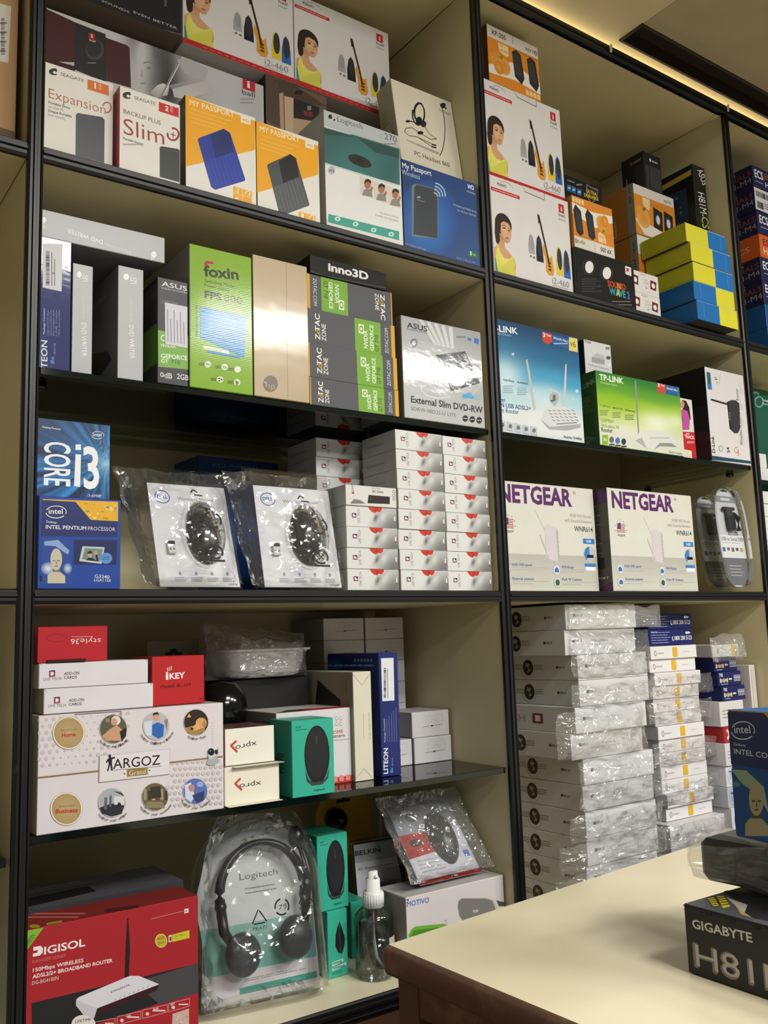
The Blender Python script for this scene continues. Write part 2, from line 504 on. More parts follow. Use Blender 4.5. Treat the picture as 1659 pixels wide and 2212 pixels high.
def lean_px(TL, BL, y, z=None):
    """for a thing leaning back: bottom corner, lean angle and length from the photo's left edge"""
    p = at_y(BL[0], BL[1], y) if z is None else at_z(BL[0], BL[1], z)
    q = at_x(TL[0], TL[1], p.x)
    return p, -math.atan2(q.y - p.y, q.z - p.z), math.hypot(q.y - p.y, q.z - p.z)
from mathutils import noise as NZ
def sheet(mb, w_, h, d, nx, nz, seed, amp, col='w', mi=0, y0=0.0, shape=None, both=True, cell=0.03, taper=0.0):
    """crumpled pillow of thin film, w_ wide, h high, d deep, standing on z = 0 around (0..w_, y0..y0+d)"""
    R = random.Random(seed)
    off = V((R.uniform(0, 50), R.uniform(0, 50), R.uniform(0, 50)))
    for side in ((0, 1) if both else (0,)):
        vs = []
        for j in range(nz + 1):
            for i in range(nx + 1):
                u, v = i / nx, j / nz
                bul = min(1, 6 * u, 6 * (1 - u)) * min(1, 7 * v + .25, 5 * (1 - v))
                ww = w_ * (1 - taper * max(0, v - .55))
                x = w_ / 2 + (u - .5) * ww; z = v * h
                if shape: x, z, bul = shape(u, v, x, z, bul)
                q = V((x, side * 3.1, z)) / cell + off
                n1 = NZ.noise(q) + .55 * abs(NZ.noise(q * 2.3)) * 2 - .5
                n2 = NZ.noise(q + V((31, 7, 5)))
                y = y0 + d / 2 + (-1 if side == 0 else 1) * (d / 2 * bul + amp * n1 * (.4 + .6 * bul))
                e = 1 if 0 < i < nx else .35
                vs.append((x + amp * n2 * 1.3, y, max(0.0006, z + (amp * 1.3 * NZ.noise(q + V((3, 19, 11))) if j else 0))))
        fs = []
        for j in range(nz):
            for i in range(nx):
                a = j * (nx + 1) + i
                if (i * 7 + j * 3 + seed) % 2: t = [(a, a + 1, a + nx + 2), (a, a + nx + 2, a + nx + 1)]
                else: t = [(a, a + 1, a + nx + 1), (a + 1, a + nx + 2, a + nx + 1)]
                fs += t if side == 0 else [x[::-1] for x in t]
        mb.mesh(vs, fs, col, mi, False)
# ------------------------------------------------------------------ the shop fitting
MT['cream'] = flat_mat('shaded_cream_laminate', 'c9be97', 0.32, 0.4, (40, 0.03, 0.0005), vary=0.04)  # same laminate as the counter, colour darkened for shade inside the bays
MT['creamtop'] = flat_mat('lit_cream_laminate', 'e9dfc0', 0.3, 0.4, (30, 0.03, 0.0006), vary=0.03)  # lighter copy of that laminate where light falls: base boards and counter
def wood_mat(name, dark, worn, amount):
    mt, nt, p, o = nodes(name)
    tc = N(nt, 'ShaderNodeTexCoord'); n = N(nt, 'ShaderNodeTexNoise')
    n.inputs['Scale'].default_value = 14; n.inputs['Detail'].default_value = 8; n.inputs['Roughness'].default_value = 0.7
    r = N(nt, 'ShaderNodeValToRGB')
    r.color_ramp.elements[0].position = amount; r.color_ramp.elements[1].position = amount + 0.12
    r.color_ramp.elements[0].color = C(dark); r.color_ramp.elements[1].color = C(worn)
    nt.links.new(tc.outputs['Object'], n.inputs['Vector']); nt.links.new(n.outputs[0], r.inputs[0])
    nt.links.new(r.outputs[0], p.inputs['Base Color'])
    p.inputs['Roughness'].default_value = 0.38; p.inputs['Specular IOR Level'].default_value = 0.45
    bump(nt, p, 60, 0.15, 0.0006)
    return mt
MT['trim'] = wood_mat('dark_stained_moulding', '121113', '3c342e', 0.66)
MT['brownwood'] = wood_mat('brown_stained_wood', '604637', '7a5c49', 0.52)
MT['edge'] = flat_mat('green_black_glass_edge', '07110f', 0.08, 0.5)
mt, nt, p, o = nodes('tinted_glass'); nt.nodes.remove(p)
tr = N(nt, 'ShaderNodeBsdfTransparent'); tr.inputs[0].default_value = (0.78, 0.85, 0.82, 1)
gl = N(nt, 'ShaderNodeBsdfGlossy'); gl.inputs['Roughness'].default_value = 0.02
fr = N(nt, 'ShaderNodeFresnel'); fr.inputs['IOR'].default_value = 1.55
mx = N(nt, 'ShaderNodeMixShader')
nt.links.new(fr.outputs[0], mx.inputs[0]); nt.links.new(tr.outputs[0], mx.inputs[1]); nt.links.new(gl.outputs[0], mx.inputs[2])
nt.links.new(mx.outputs[0], o.inputs[0])
MT['glass'] = mt
XL, X0, X1, X2, X3, X4 = 0.2923, 0.3143, 1.1448, 1.1678, 1.9973, 2.0195
ZT, ZA, ZAb, ZG, ZM, ZMb, Z3, ZZ = 2.7617, 2.1589, 2.1348, 1.837, 1.5309, 1.5099, 1.2126, 0.8987
DEP = 0.41
shelving = empty('shelving_unit', frame((X0, 0, 0)), 'floor to ceiling cream laminate shelving framed in dark moulding along the wall', 'shelving')
def addb(name, mat, bx, b=0.0006, lab=None):
    mb = MB(); mb.cbox(bx[0] - X0, bx[1], bx[2], bx[3] - X0, bx[4], bx[5], 'w', b)
    o = mb.build(name, mat, shelving)
    if lab: o['label'] = lab
    return o
def mould_v(x0, x1, z0, z1):
    """upright moulding with a stepped face"""
    w_ = x1 - x0; mb = MB()
    pr = [(0, 0.003), (0, -0.004), (.14, -0.006), (.2, -0.004), (.36, -0.004), (.42, -0.0075), (.58, -0.0075), (.64, -0.004), (.8, -0.004), (.86, -0.006), (1, -0.004), (1, 0.003)]
    A = [(x0 - X0 + w_ * u, y, z0) for u, y in pr]; B = [(x, y, z1) for x, y, _ in A]; n = len(pr)
    mb.mesh(A + B, [(i, (i + 1) % n, (i + 1) % n + n, i + n) for i in range(n)] + [tuple(range(n))[::-1], tuple(range(n, 2 * n))], 'k')
    return mb.build('post_moulding', 'trim', shelving)
def mould_h(x0, x1, z0, z1):
    h = z1 - z0; mb = MB()
    pr = [(0, 0.003), (0, -0.003), (.16, -0.005), (.22, -0.003), (.42, -0.003), (.5, -0.0065), (.66, -0.0065), (.72, -0.003), (.92, -0.003), (1, -0.001), (1, 0.003)]
    A = [(x0 - X0, y, z0 + h * u) for u, y in pr]; B = [(x1 - X0, y, z) for _, y, z in A]; n = len(pr)
    mb.mesh(A + B, [(i, i + n, (i + 1) % n + n, (i + 1) % n) for i in range(n)] + [tuple(range(n)), tuple(range(n, 2 * n))[::-1]], 'k')
    return mb.build('shelf_moulding', 'trim', shelving)
for a, b in ((XL, X0), (X1, X2), (X3, X4)):
    addb('partition_panel', 'cream', (a + 0.001, 0.003, 0.0, b - 0.001, DEP, ZT))
    mould_v(a, b, 0.0, ZT)
XW0, XW1 = -0.56, 2.87
addb('back_panel', 'cream', (XW0, DEP, 0, XW1, DEP + 0.012, 2.79))
for a, b in ((XW0, XL), (X0, X1), (X2, X3), (X4, XW1)):
    lf = a < 0
    ZAq, ZAbq = (ZA, ZAb)
    for zb, zt, nm in ((ZAbq, ZAq, 'shelf_board'), (ZMb, ZM, 'shelf_board'), (ZT, ZT + 0.02, 'top_board'), (ZZ - 0.022, ZZ, 'base_board')):
        addb(nm, 'creamtop' if nm == 'base_board' else 'cream', (a, 0.003, zb, b, DEP, zt - 0.0006))
        if nm != 'top_board': mould_h(a, b, zb - (0.0 if nm != 'base_board' else 0.006), zt - 0.0006)
    addb('cabinet_front', 'brownwood', (a + 0.004, 0.004, 0.08, b - 0.004, 0.02, ZZ - 0.03))
mb = MB()
pr = [(0.01, 0), (-0.002, 0), (-0.006, .004), (-0.006, .009), (-0.003, .011), (-0.003, .015), (-0.007, .017), (-0.007, .023), (0.01, .023)]
A = [(XW0 - X0, y, ZT + z) for y, z in pr]; B = [(XW1 - X0, y, z) for _, y, z in A]; n = len(pr)
mb.mesh(A + B, [(i, i + n, (i + 1) % n + n, (i + 1) % n) for i in range(n)] + [tuple(range(n)), tuple(range(n, 2 * n))[::-1]], 'k')
mb.build('cornice', 'trim', shelving)
# glass shelves lie on brackets inside the bays
def glass(x0, x1, z, label):
    r = empty('glass_shelf', frame((x0 + 0.004, 0.006, z - 0.0106)), label, 'glass shelf', 'glass shelves in the bays')
    L = x1 - x0 - 0.008; D = DEP - 0.02
    mb = MB(); mb.cbox(0, 0.0016, 0, L, D, 0.01, 'w', 0.0005); mb.build('pane', 'glass', r)
    mb = MB(); mb.cbox(0, -0.001, 0, L, 0.0015, 0.01, 'k', 0.0004); mb.build('polished_edge', 'edge', r)
    for sx in (0.012, L - 0.012):
        for sy in (0.05, 0.3):
            mb = MB(); mb.tube([(sx, sy, -0.0085), (sx, sy, -0.0005)], 0.009, 'k', 14); mb.build('support_stud', 'shiny_black', r)
    return r
glass(X0, X1, ZG, 'green edged glass shelf under the row of optical drive and graphics card cartons')
glass(X2, X3, ZG, 'green edged glass shelf carrying the wireless router cartons')
glass(X0, X1, Z3, 'green edged glass shelf carrying the camera carton and mouse box in the lower bay')
glass(XW0, XL, 1.19, 'end of a glass shelf in the bay left of the first post')
# room
def struct(name, mb, mat):
    o = mb.build(name, mat); o['kind'] = 'structure'; return o
MT['ceil'] = flat_mat('ceiling_paint', 'cdbf9d', 0.6, 0.3, (60, 0.05, 0.001), vary=0.05)
MT['ceil2'] = flat_mat('false_ceiling_board', 'a89c80', 0.6, 0.3, (60, 0.05, 0.001), vary=0.05)
MT['darkbrown'] = flat_mat('dark_ceiling_slot', '2a211c', 0.5, 0.3, vary=0.1)
MT['wallp'] = flat_mat('wall_paint', 'c9c0aa', 0.6, 0.3, (40, 0.05, 0.001), vary=0.04)
MT['floor'] = flat_mat('floor_tile', '8d8474', 0.35, 0.4, (30, 0.03, 0.001), vary=0.1)
mb = MB(); mb.cbox(-2.2, -5.2, -0.05, 4.6, 0.5, 0, 'w'); struct('floor', mb, 'floor')
mb = MB(); mb.cbox(-2.2, 0.43, 0, 4.6, 0.5, 3.1, 'w'); struct('wall_back', mb, 'wallp')

ZC = 2.80
mb = MB(); mb.cbox(-2.2, -0.7, ZC, 1.587, 0.5, ZC + 0.03, 'w'); mb.cbox(1.587, -0.0226, ZC, 4.6, 0.5, ZC + 0.03, 'w')
mb.cbox(-2.2, -5.2, 3.05, 4.6, -0.7, 3.08, 'w'); mb.cbox(-2.2, -0.72, ZC + 0.0, 4.6, -0.7, 3.06, 'w'); struct('ceiling', mb, 'ceil')
mb = MB(); mb.cbox(1.587, -0.7, ZC - 0.001, 4.6, -0.083, ZC + 0.03, 'w', 0.0003); struct('ceiling_panel', mb, 'ceil2')
mb = MB()
mb.cbox(1.587, -0.083, ZC + 0.03, 4.6, -0.0226, ZC + 0.032, 'w', 0.0003); mb.cbox(1.583, -0.087, ZC - 0.004, 1.589, -0.0186, ZC + 0.03, 'w', 0.0003)
mb.cbox(1.587, -0.087, ZC - 0.004, 4.6, -0.081, ZC + 0.03, 'w', 0.0003); mb.cbox(1.587, -0.0246, ZC - 0.004, 4.6, -0.0186, ZC + 0.03, 'w', 0.0003)
struct('trim_1', mb, 'darkbrown')
for px, py in ((1318, 102), (1571, 231)):
    q = at_y(px, py, -0.008)
    mb = MB(); mb.cbox(-0.003, 0, -0.014, 0.003, 0.004, 0.006, 'w', 0.0008); mb.cbox(-0.004, 0.001, -0.004, 0.004, 0.0045, 0.003, 'w', 0.0008)
    tag(mb.build('cable_clip', 'white_plastic', None, frame((q.x, -0.0125, q.z), 0, 0, 0.12)), 'small white cable clip on the cornice ' + ('above the black boxes' if px > 1500 else 'above the orange speaker carton, left of two'), 'clip', 'cable clips on the cornice')
# ------------------------------------------------------------------ art shared by several cartons
def swirl(F, cx, cy, r, col):
    for k in range(3):
        F.arc(cx, cy, r * (1 - .28 * k), r * (.62 - .17 * k), 60 + 40 * k, 300 + 30 * k, r * .24, col)
def woman(f, x, y, s):
    """a woman in a yellow top, cut at the waist; f in fractions, s = size"""
    p = lambda q: [(x + a * s * .84, y + b * s * 1.04) for a, b in q]
    e = lambda a, b, ra, rb, c, n=12, ed=None: f.ell(x + a * s * .84, y + b * s * 1.04, ra * s * .84, rb * s * 1.04, c, n, ed)
    e(.25, .77, .2, .18, '2a201d', 26); f.poly(p([(.05, .78), (.03, .6), (.05, .46), (.1, .42), (.15, .5), (.14, .7)]), '2a201d')          # hair
    f.poly(p([(.0, .0), (.0, .36), (.08, .43), (.14, .46), (.15, .6), (.28, .54), (.25, .46), (.27, .4), (.38, .34), (.48, .27), (.5, .18), (.47, .0)]), ['c98f64', 'd8a57e', 'dcae88', 'd2a078', 'b98258', 'c08a60', 'c8966c', 'd4a27a', 'dcae88', 'd8a67e', 'cf9a70', 'c98f64'])
    e(.3, .685, .135, .17, 'e0b591', 26, 'cb9a72'); f.poly(p([(.2, .6), (.24, .53), (.31, .49), (.37, .51), (.41, .58), (.42, .66), (.3, .6)]), ['c9986f', 'c18e64', 'c99a72', 'd0a07a', 'd3a47e', 'dcb08a', 'e0b591'])
    f.poly(p([(.12, .7), (.14, .82), (.24, .9), (.36, .89), (.44, .8), (.43, .74), (.38, .81), (.27, .83), (.19, .79), (.17, .64)]), '2a201d')
    e(.265, .72, .034, .013, '3b2a24', 10); e(.375, .7, .026, .012, '3b2a24', 10); f.line(p([(.22, .75), (.265, .765), (.31, .748)]), .01 * s, '4a352b'); f.line(p([(.35, .735), (.385, .74), (.415, .722)]), .01 * s, '4a352b')
    f.line(p([(.33, .7), (.35, .64), (.325, .63)]), .008 * s, 'b5825c'); e(.325, .575, .042, .013, 'b4605a', 12)
    f.poly(p([(.0, .0), (.02, .2), (.05, .34), (.07, .42), (.1, .42), (.13, .32), (.22, .24), (.34, .24), (.42, .29), (.45, .3), (.47, .28), (.48, .18), (.46, .1), (.5, .0)]), ['d2cd55', 'dcd860', 'e0dc6a', 'd8d45c', 'd8d45c', 'e4e070', 'e6e274', 'e6e272', 'e0dc68', 'd6d158', 'd6d158', 'd8d45c', 'd2cd55', 'd6d158'])
    f.poly(p([(.0, .0), (.0, .22), (.02, .2), (.06, .0)]), '3f8f7f')
def spk(f, x, y, w_, h, body, net='34353a'):
    f.poly([(x - w_ * .5, y), (x - w_ * .5, y + h * .45), (x - w_ * .3, y + h * .86), (x, y + h), (x + w_ * .3, y + h * .86), (x + w_ * .5, y + h * .45), (x + w_ * .55, y)], body)
    f.ell(x + w_ * .05, y + h * .56, w_ * .38, h * .38, net, 20)
def guitar_art(B, notch=False):
    f = B.front.unit()
    f.rect(.0, .0, 1, .052, 'b9242a')
    for i in range(11): f.rect(.17 + i * .062, .02, .17 + i * .062 + .036, .028, 'd9686a')
    f.rect(.01, .845, .36, .88, 'c3272c'); f.lines(.03, .858, .34, .866, 1, 'e8b7b4', .008, .05)
    f.text('PIANO', (.09, .915), (.2, .915), .028, '55565a', .01); f.arc(.2, .915, .09, .06, 20, 140, .004, '8a8b8e', 10)
    woman(f, .012, .053, .60)
    spk(f, .475, .33, .075, .2, 'a8a9ac', '9a9a9d'); f.ell(.46, .3, .012, .012, '6f7073', 8); f.ell(.5, .295, .014, .012, '6f7073', 8)
    spk(f, .575, .27, .085, .27, '17171a', '2d2d31')
    spk(f, .83, .19, .085, .3, 'e3c62a'); spk(f, .925, .18, .085, .3, '2a63b4')
    f.poly([(.62, .42), (.635, .47), (.665, .4), (.705, .33), (.735, .37), (.74, .3), (.755, .22), (.735, .165), (.68, .16), (.645, .2), (.65, .3)], 'd89a35')
    f.poly([(.672, .36), (.7, .33), (.72, .2), (.69, .2)], 'b97722')
    f.line([(.69, .27), (.665, .42), (.605, .68)], .022, '3a2620'); f.poly([(.585, .66), (.615, .68), (.6, .75), (.575, .76)], '241b19')
    for k in range(3): f.rect(.675, .21 + k * .035, .715, .223 + k * .035, '241c1a')
    f.rect(.865, .855, .935, .945, 'c3272c'); f.text('i', (.892, .872), (.908, .872), .05, 'w', .02)
    f.text('ball', (.86, .815), (.945, .815), .028, '77787b', .01); f.lines(.855, .795, .955, .77, 2, 'b9babd', .006)
    f.text('i2-460', (.72, .085), (.94, .085), .062, '8e9093', -.004); f.lines(.72, .07, .94, .066, 1, 'a9abb0', .006)
    if notch: f.poly([(.4, .998), (.43, .945), (.68, .93), (.68, .998)], 'd9d4cf'); f.line([(.68, .998), (.68, .93), (.43, .945)], .006, '6a6661')
def intel_logo(F, cx, cy, rx, ry, col='w', tilt=0.0, bold=.01):
    F.arc(cx, cy, rx, ry, 200, 380, ry * .11, col, 18); F.arc(cx, cy, rx, ry, 40, 170, ry * .13, col, 14)
    F.text('intel', (cx - rx * .72, cy + ry * .3), (cx + rx * .66, cy + ry * .3), ry * .85, col, bold)
def bust(F, q, skin='b9ad92', dark='6d6450'):
    """a bald mannequin head inside the quad q = (x0,y0,x1,y1) photo pixels"""
    x0, y0, x1, y1 = q; X = lambda u: x0 + (x1 - x0) * u; Y = lambda v: y1 - (y1 - y0) * v
    F.poly([(X(.1), Y(0)), (X(.1), Y(.22)), (X(.22), Y(.3)), (X(.4), Y(.36)), (X(.62), Y(.36)), (X(.8), Y(.28)), (X(.95), Y(.2)), (X(.95), Y(0))], skin)
    F.poly([(X(.36), Y(.32)), (X(.34), Y(.5)), (X(.7), Y(.5)), (X(.68), Y(.32))], dark)
    F.ell(X(.52), Y(.68), (x1 - x0) * .28, (y1 - y0) * .31, skin, 26)
    F.poly([(X(.52), Y(.44)), (X(.32), Y(.52)), (X(.26), Y(.66)), (X(.78), Y(.66)), (X(.72), Y(.5))], skin)
    F.ell(X(.41), Y(.64), (x1 - x0) * .07, (y1 - y0) * .022, dark, 10); F.ell(X(.63), Y(.64), (x1 - x0) * .07, (y1 - y0) * .022, dark, 10)
    F.poly([(X(.52), Y(.66)), (X(.56), Y(.54)), (X(.5), Y(.54))], dark); F.ell(X(.52), Y(.485), (x1 - x0) * .09, (y1 - y0) * .016, dark, 10)
def globe(F, cx, cy, r, a, b): F.ell(cx, cy, r, r, a, 20, edge=b)
# ------------------------------------------------------------------ upper left bay
B = box_px('drive_carton', 'white carton reading Expansion with an orange 1TB tag, first on the top shelf', 'carton', (97, 132), (245, 180), ZA, .035, .022, mat='satin', col={'*': 'e6e2da', 'left': 'd87a35'})
F = B.front; swirl(F, 117, 155, 10, '2a2a2c'); F.text('SEAGATE', (131, 163), (181, 178), 7, '55565a')
F.poly([(189, 171), (235, 185), (235, 207), (189, 193)], 'd9752e'); F.text('1', (204, 191), (207.5, 192), 12, 'w', .01); F.text('TB', (212, 186), (219, 188), 5, 'w'); F.text('TO', (212, 193), (219, 195), 5, 'w')
F.text('Expansion', (105, 211), (228, 247), 21, 'b06a48', -.008); F.arc(231, 232, 9, 11, -160, 100, 2.6, 'b06a48')
F.text('Portable Drive', (105, 223), (151, 236), 5, '4a4a4c', .015); F.text('for your PC', (105, 232), (138, 241), 5, '8a8a8c')
F.text('Disque Portable', (104, 241), (155, 254), 5, '4a4a4c', .015); F.text('pour votre PC', (104, 249), (142, 260), 5, '8a8a8c')
F.poly([(164, 248), (167, 244), (221, 253), (226, 259), (225, 352), (163, 335)], '4b4e54')
for i in range(14): F.line([(167 + i * 4.1, 247 + i * .75), (166 + i * 4.1, 334 + i * 1.2)], 1.2, '5a5d64')
B.done()
B = box_px('drive_carton', 'white carton reading BACKUP PLUS Slim with red 2TB tag and red side', 'carton', (258, 184), (389, 226), ZA, .03, .006, mat='satin', col={'*': 'e8e4dd', 'left': 'b0382e'})
F = B.front; swirl(F, 276, 206, 10, '2a2a2c'); F.text('SEAGATE', (290, 214), (336, 228), 7, '55565a')
F.poly([(343, 220), (386, 234), (386, 254), (343, 240)], 'c5302e'); F.text('2', (356, 238), (364, 241), 10, 'w', .03); F.text('TB', (367, 234), (373, 236), 5, 'w'); F.text('TO', (367, 241), (373, 243), 5, 'w')
F.text('BACKUP PLUS', (267, 244), (347, 270), 9, '6d4a46'); F.text('Slim', (267, 289), (355, 313), 34, 'a03b2e', -.006)
F.arc(374, 290, 12, 13, -100, 190, 4, '9a3530'); F.line([(369, 290), (379, 293)], 2, '9a3530'); F.line([(374, 286), (374, 297)], 2, '9a3530')
F.text('Portable Storage', (266, 301), (310, 314), 5, '4a4a4c', .015); F.lines(266, 306, 311, 318, 1, 'aaa9a8', 3, .1)
F.poly([(345, 318), (349, 316), (385, 322), (388, 326), (388, 394), (345, 382)], '3b3f3e'); F.line([(346, 322), (387, 329)], 1, '55585a')
B.done()
def passport(name, TL, TR, yb, drv, tag_n, y):
    B = box_px('drive_carton', 'yellow and white carton reading MY PASSPORT with a ' + name + ' drive pictured', 'carton', TL, TR, ZA, .028, y, mat='satin', col={'*': 'e9e6df', 'left': '4c3f2b', 'right': 'e9e6df'})
    dx, dy = TL[0] - 400, TL[1] - 203; s = (TR[0] - TL[0]) / 152
    g = lambda x, y: (TL[0] + (x - 400) * s, TL[1] + (y - 203) * (.98 + .02 * s) - (x - 400) * s * .026 * (dx > 9))
    F = B.front; Y0 = 'efa91c'
    F.poly([g(400.5, 204), g(551.5, 262), g(551, 324), g(401, 360)], Y0)
    F.text('MY PASSPORT', g(410, 226), g(506, 254), 11, 'f5efdf', .012)
    for k in range(4): F.line([g(411, 235 + k * 9), g(500 - k * 10, 262 + k * 6)], 1.6, 'f0c36a')
    F.poly([g(520, 250), g(541, 256), g(541, 270), g(520, 264)], 'f3ead8'); F.text('WD', g(523, 261), g(538, 265.5), 6, 'c9a34a', .02)
    a, b = drv[:2]
    F.poly([g(427, 302), g(430, 298), g(483, 278), g(497, 287), g(530, 388), g(528, 391), g(465, 410), g(456, 404)], a)
    F.poly([g(442, 349), g(504, 328), g(530, 388), g(528, 391), g(465, 410), g(456, 404)], b)
    F.poly([g(455, 293), g(483, 278), g(497, 287), g(504, 328), g(466, 341)], drv[2])
    for i in range(8): F.line([g(447 + i * 8, 349 - i * 2.5), g(464 + i * 8.3, 404 - i * 2.4)], 1.3, drv[3])
    F.poly([g(504, 402), g(544, 414), g(544, 442), g(504, 430)], 'eeb03a'); F.line([g(524, 408), g(524, 436)], 1, 'f6deb0'); F.line([g(504, 416), g(544, 428)], 1, 'f6deb0')
    F.text(tag_n, g(510, 415), g(516, 417), 9, 'faf2e2'); F.arc(*g(535, 418), 5, 5, -200, 60, 1.5, 'faf2e2'); F.rect(*g(508, 426), *g(514, 430), 'faf2e2')
    B.done()
passport('blue', (400, 203), (552, 262), 0, ('27389a', '2b3fa6', '1c2a6e', '3a50b8'), '2', .006)
passport('black', (553, 260), (688, 304), 0, ('4a4d50', '55585b', '1a1b1d', '6b6f73'), '1', .006)
# web camera carton with a clear window
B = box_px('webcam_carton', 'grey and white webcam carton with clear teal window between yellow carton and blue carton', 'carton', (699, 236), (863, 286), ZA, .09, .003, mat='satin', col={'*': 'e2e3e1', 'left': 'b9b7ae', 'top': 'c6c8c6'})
F = B.front
F.poly([(696, 274), (863, 322), (864, 400), (701, 350)], '3f7f80')
F.ell(775, 345, 82, 56, '4f9c9a', 30, edge='3f7f80')
F.poly([(696, 274), (863, 322), (863, 342), (812, 330), (770, 296), (696, 290)], '2f5f60')
F.poly([(698, 237), (863, 287), (863, 322), (696, 270)], 'b9c0c2')
F.ell(714, 252, 5, 5, '222426', 14); F.poly([(716, 249), (722, 250), (718, 256)], 'b9c0c2'); F.ell(722, 259, 2.4, 2, '222426', 8); F.text('Logitech', (729, 262), (783, 279), 11, '4a5258', -.004)
F.text('C', (822, 298), (829, 300), 10, '8d979c', -.006); F.text('270', (831, 300.5), (857, 308.5), 13, '3f474c', -.004); F.lines(830, 307, 856, 315, 1, '8d979c', 3)
F.poly([(701, 351), (865, 401), (866, 519), (700, 472)], 'e4e5e3')
F.ell(716, 368, 8, 9, 'b9babb', 16); F.text('#1', (711, 370), (721, 373), 6, '55585a', .01)
for k, (ax, ay) in enumerate(((776, 380), (806, 390), (836, 401))):
    x1 = 865 if k == 2 else ax + 30
    F.poly([(ax, ay), (x1, ay + (x1 - ax) * .33), (x1, ay + (x1 - ax) * .33 + 40), (ax + 2, ay + 40)], 'd9cfc6')
    cx = ax + 18; F.poly([(cx - 12, ay + 42), (cx - 8, ay + 30), (cx, ay + 27), (cx + 8, ay + 31), (cx + 11, ay + 46)], '8f8a86'); F.ell(cx, ay + 19, 7, 9, 'a8755a', 14); F.poly([(cx - 8, ay + 18), (cx - 6, ay + 9), (cx, ay + 6), (cx + 7, ay + 10), (cx + 8, ay + 17), (cx, ay + 12)], '2d2420')
    F.poly([(cx + 4, ay + 30), (cx + 9, ay + 22), (cx + 12, ay + 26), (cx + 9, ay + 34)], 'a8755a')
F.text('Go beyond built-in.', (821, 461), (861, 472), 4, '8a8c8e'); F.text('Flexible and adjustable.', (811, 466), (861, 480), 4, '8a8c8e')
F.poly([(709, 462), (862, 500), (862, 519), (709, 480)], '3fa08f')
for k, (ax, ay) in enumerate(((729, 473), (768, 484), (807, 497), (845, 506))):
    F.ell(ax, ay, 6, 5, 'cfe9e2', 12); F.ell(ax, ay, 2.5, 2.5, '3fa08f', 8)
wm = MB(); F2 = [at_y(x, y, -0.0012) for x, y in ((695, 272), (864, 320), (864, 400), (699, 350))]
mi = B.M.inverted(); wm.poly([mi @ p for p in F2][::-1], 'w'); B.kids.append(wm.build('clear_window', 'window'))
# the camera seen in the window stands proud of the print behind the film
q = [mi @ at_y(x, y, -.0003) for x, y in ((738, 322), (815, 338), (820, 372), (742, 352))]
cmb = MB(); c0 = sum(q, V((0, 0, 0))) / 4
cmb.slab([(c0.x + .026 * math.cos(t) * (1 if abs(math.cos(t)) < .8 else .97), c0.z + .0105 * math.sin(t)) for t in [i * math.pi / 12 for i in range(24)]], -.0006, 0.0, '2a3032'); cmb.slab([(c0.x + .007 * math.cos(t), c0.z + .007 * math.sin(t)) for t in [i * math.pi / 8 for i in range(16)]], -.0009, 0.0, '15181a')
B.kids.append(cmb.build('web_camera', 'card'))
B.done()
B = box_px('drive_carton', 'blue carton reading My Passport Wireless at the right end of the top shelf', 'carton', (867, 342), (1029, 392.5), ZA, .03, .004, mat='satin', col={'*': '274a86', 'left': '1d3869'})
F = B.front; F.whole('274a86', [C('29487f'), C('35548a'), C('24457f'), C('223f74')])
F.ell(925, 480, 70, 90, '2f7ad0', 30, edge='274a86')
F.text('My Passport', (869, 362), (932, 380), 11, 'eef2f5', .008); F.text('Wireless', (868, 376), (907, 388), 11, 'c6d2df', -.008)
F.poly([(889, 402), (895, 397), (898, 397), (943, 408), (947, 414), (946, 516), (890, 511)], '6d7a84'); F.poly([(895, 405), (900, 399), (941, 409), (945, 414), (945, 515), (893, 506)], '3a4248')
F.rect(901, 424, 908, 428, '9aa5ac'); F.text('My Passport', (901, 433), (918, 437), 3, '9aa5ac')
for k in range(4): F.arc(936, 424, 8 + 6 * k, 8 + 7 * k, -80, 0, 2.6, 'bcd0e8', 8)
F.text('WD', (1010, 407), (1024, 411), 9, 'eef2f5', .02); F.text('absolutely', (1008, 414), (1026, 421), 4, 'c6d2df')
F.text('Wireless portable drive', (979, 444), (1029, 460), 4.5, 'b7c4d8'); F.text('for all your devices', (988, 456), (1028, 468), 4.5, 'b7c4d8')
F.text('Wi-Fi Mobile Storage', (870, 527), (920, 541), 4.5, '92a6c6'); F.poly([(1012, 541), (1030, 546), (1030, 559), (1012, 553)], '2f7a3c'); F.text('1', (1016, 551), (1018.5, 551.7), 8, 'w', .01); F.text('TB', (1022, 552), (1027, 553), 3, 'w')
F.text('Wi-Fi / USB 3.0 / SD', (986, 558), (1026, 570), 4, '92a6c6')
B.done()
# headset carton leaning back on the two cartons in front of it
hp, hl, hh = lean_px((843, 168), (866, 337), .048)
hb = at_y(999, 375, .048)
hp2 = hp + V((0, math.sin(-hl), math.cos(hl))) * -.05
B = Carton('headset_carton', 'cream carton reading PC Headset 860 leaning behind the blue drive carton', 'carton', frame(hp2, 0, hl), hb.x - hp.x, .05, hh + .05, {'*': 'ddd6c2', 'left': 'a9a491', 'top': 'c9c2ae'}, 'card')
F = B.front
F.arc(906, 243, 11, 20, 120, 300, 4, '1f1f21'); F.arc(904, 246, 13, 24, -60, 200, 3.2, '1f1f21'); F.ell(905, 261, 7, 9, '161618', 14); F.ell(915, 268, 6, 7, '2a2a2c', 14); F.line([(906, 268), (888, 262), (879, 261)], 2, '1f1f21'); F.ell(881, 262, 5, 3, '1f1f21', 8)
F.line([(918, 274), (928, 290), (943, 300), (930, 301), (908, 288), (890, 276), (877, 277), (874, 285), (884, 293), (902, 296), (935, 312)], 1.4, '3a3a3b'); F.ell(908, 287, 7, 4, '1f1f21', 8); F.line([(933, 312), (942, 314)], 3, '1f1f21'); F.line([(933, 317), (942, 319)], 3, '1f1f21'); F.line([(902, 296), (933, 317)], 1.4, '3a3a3b')
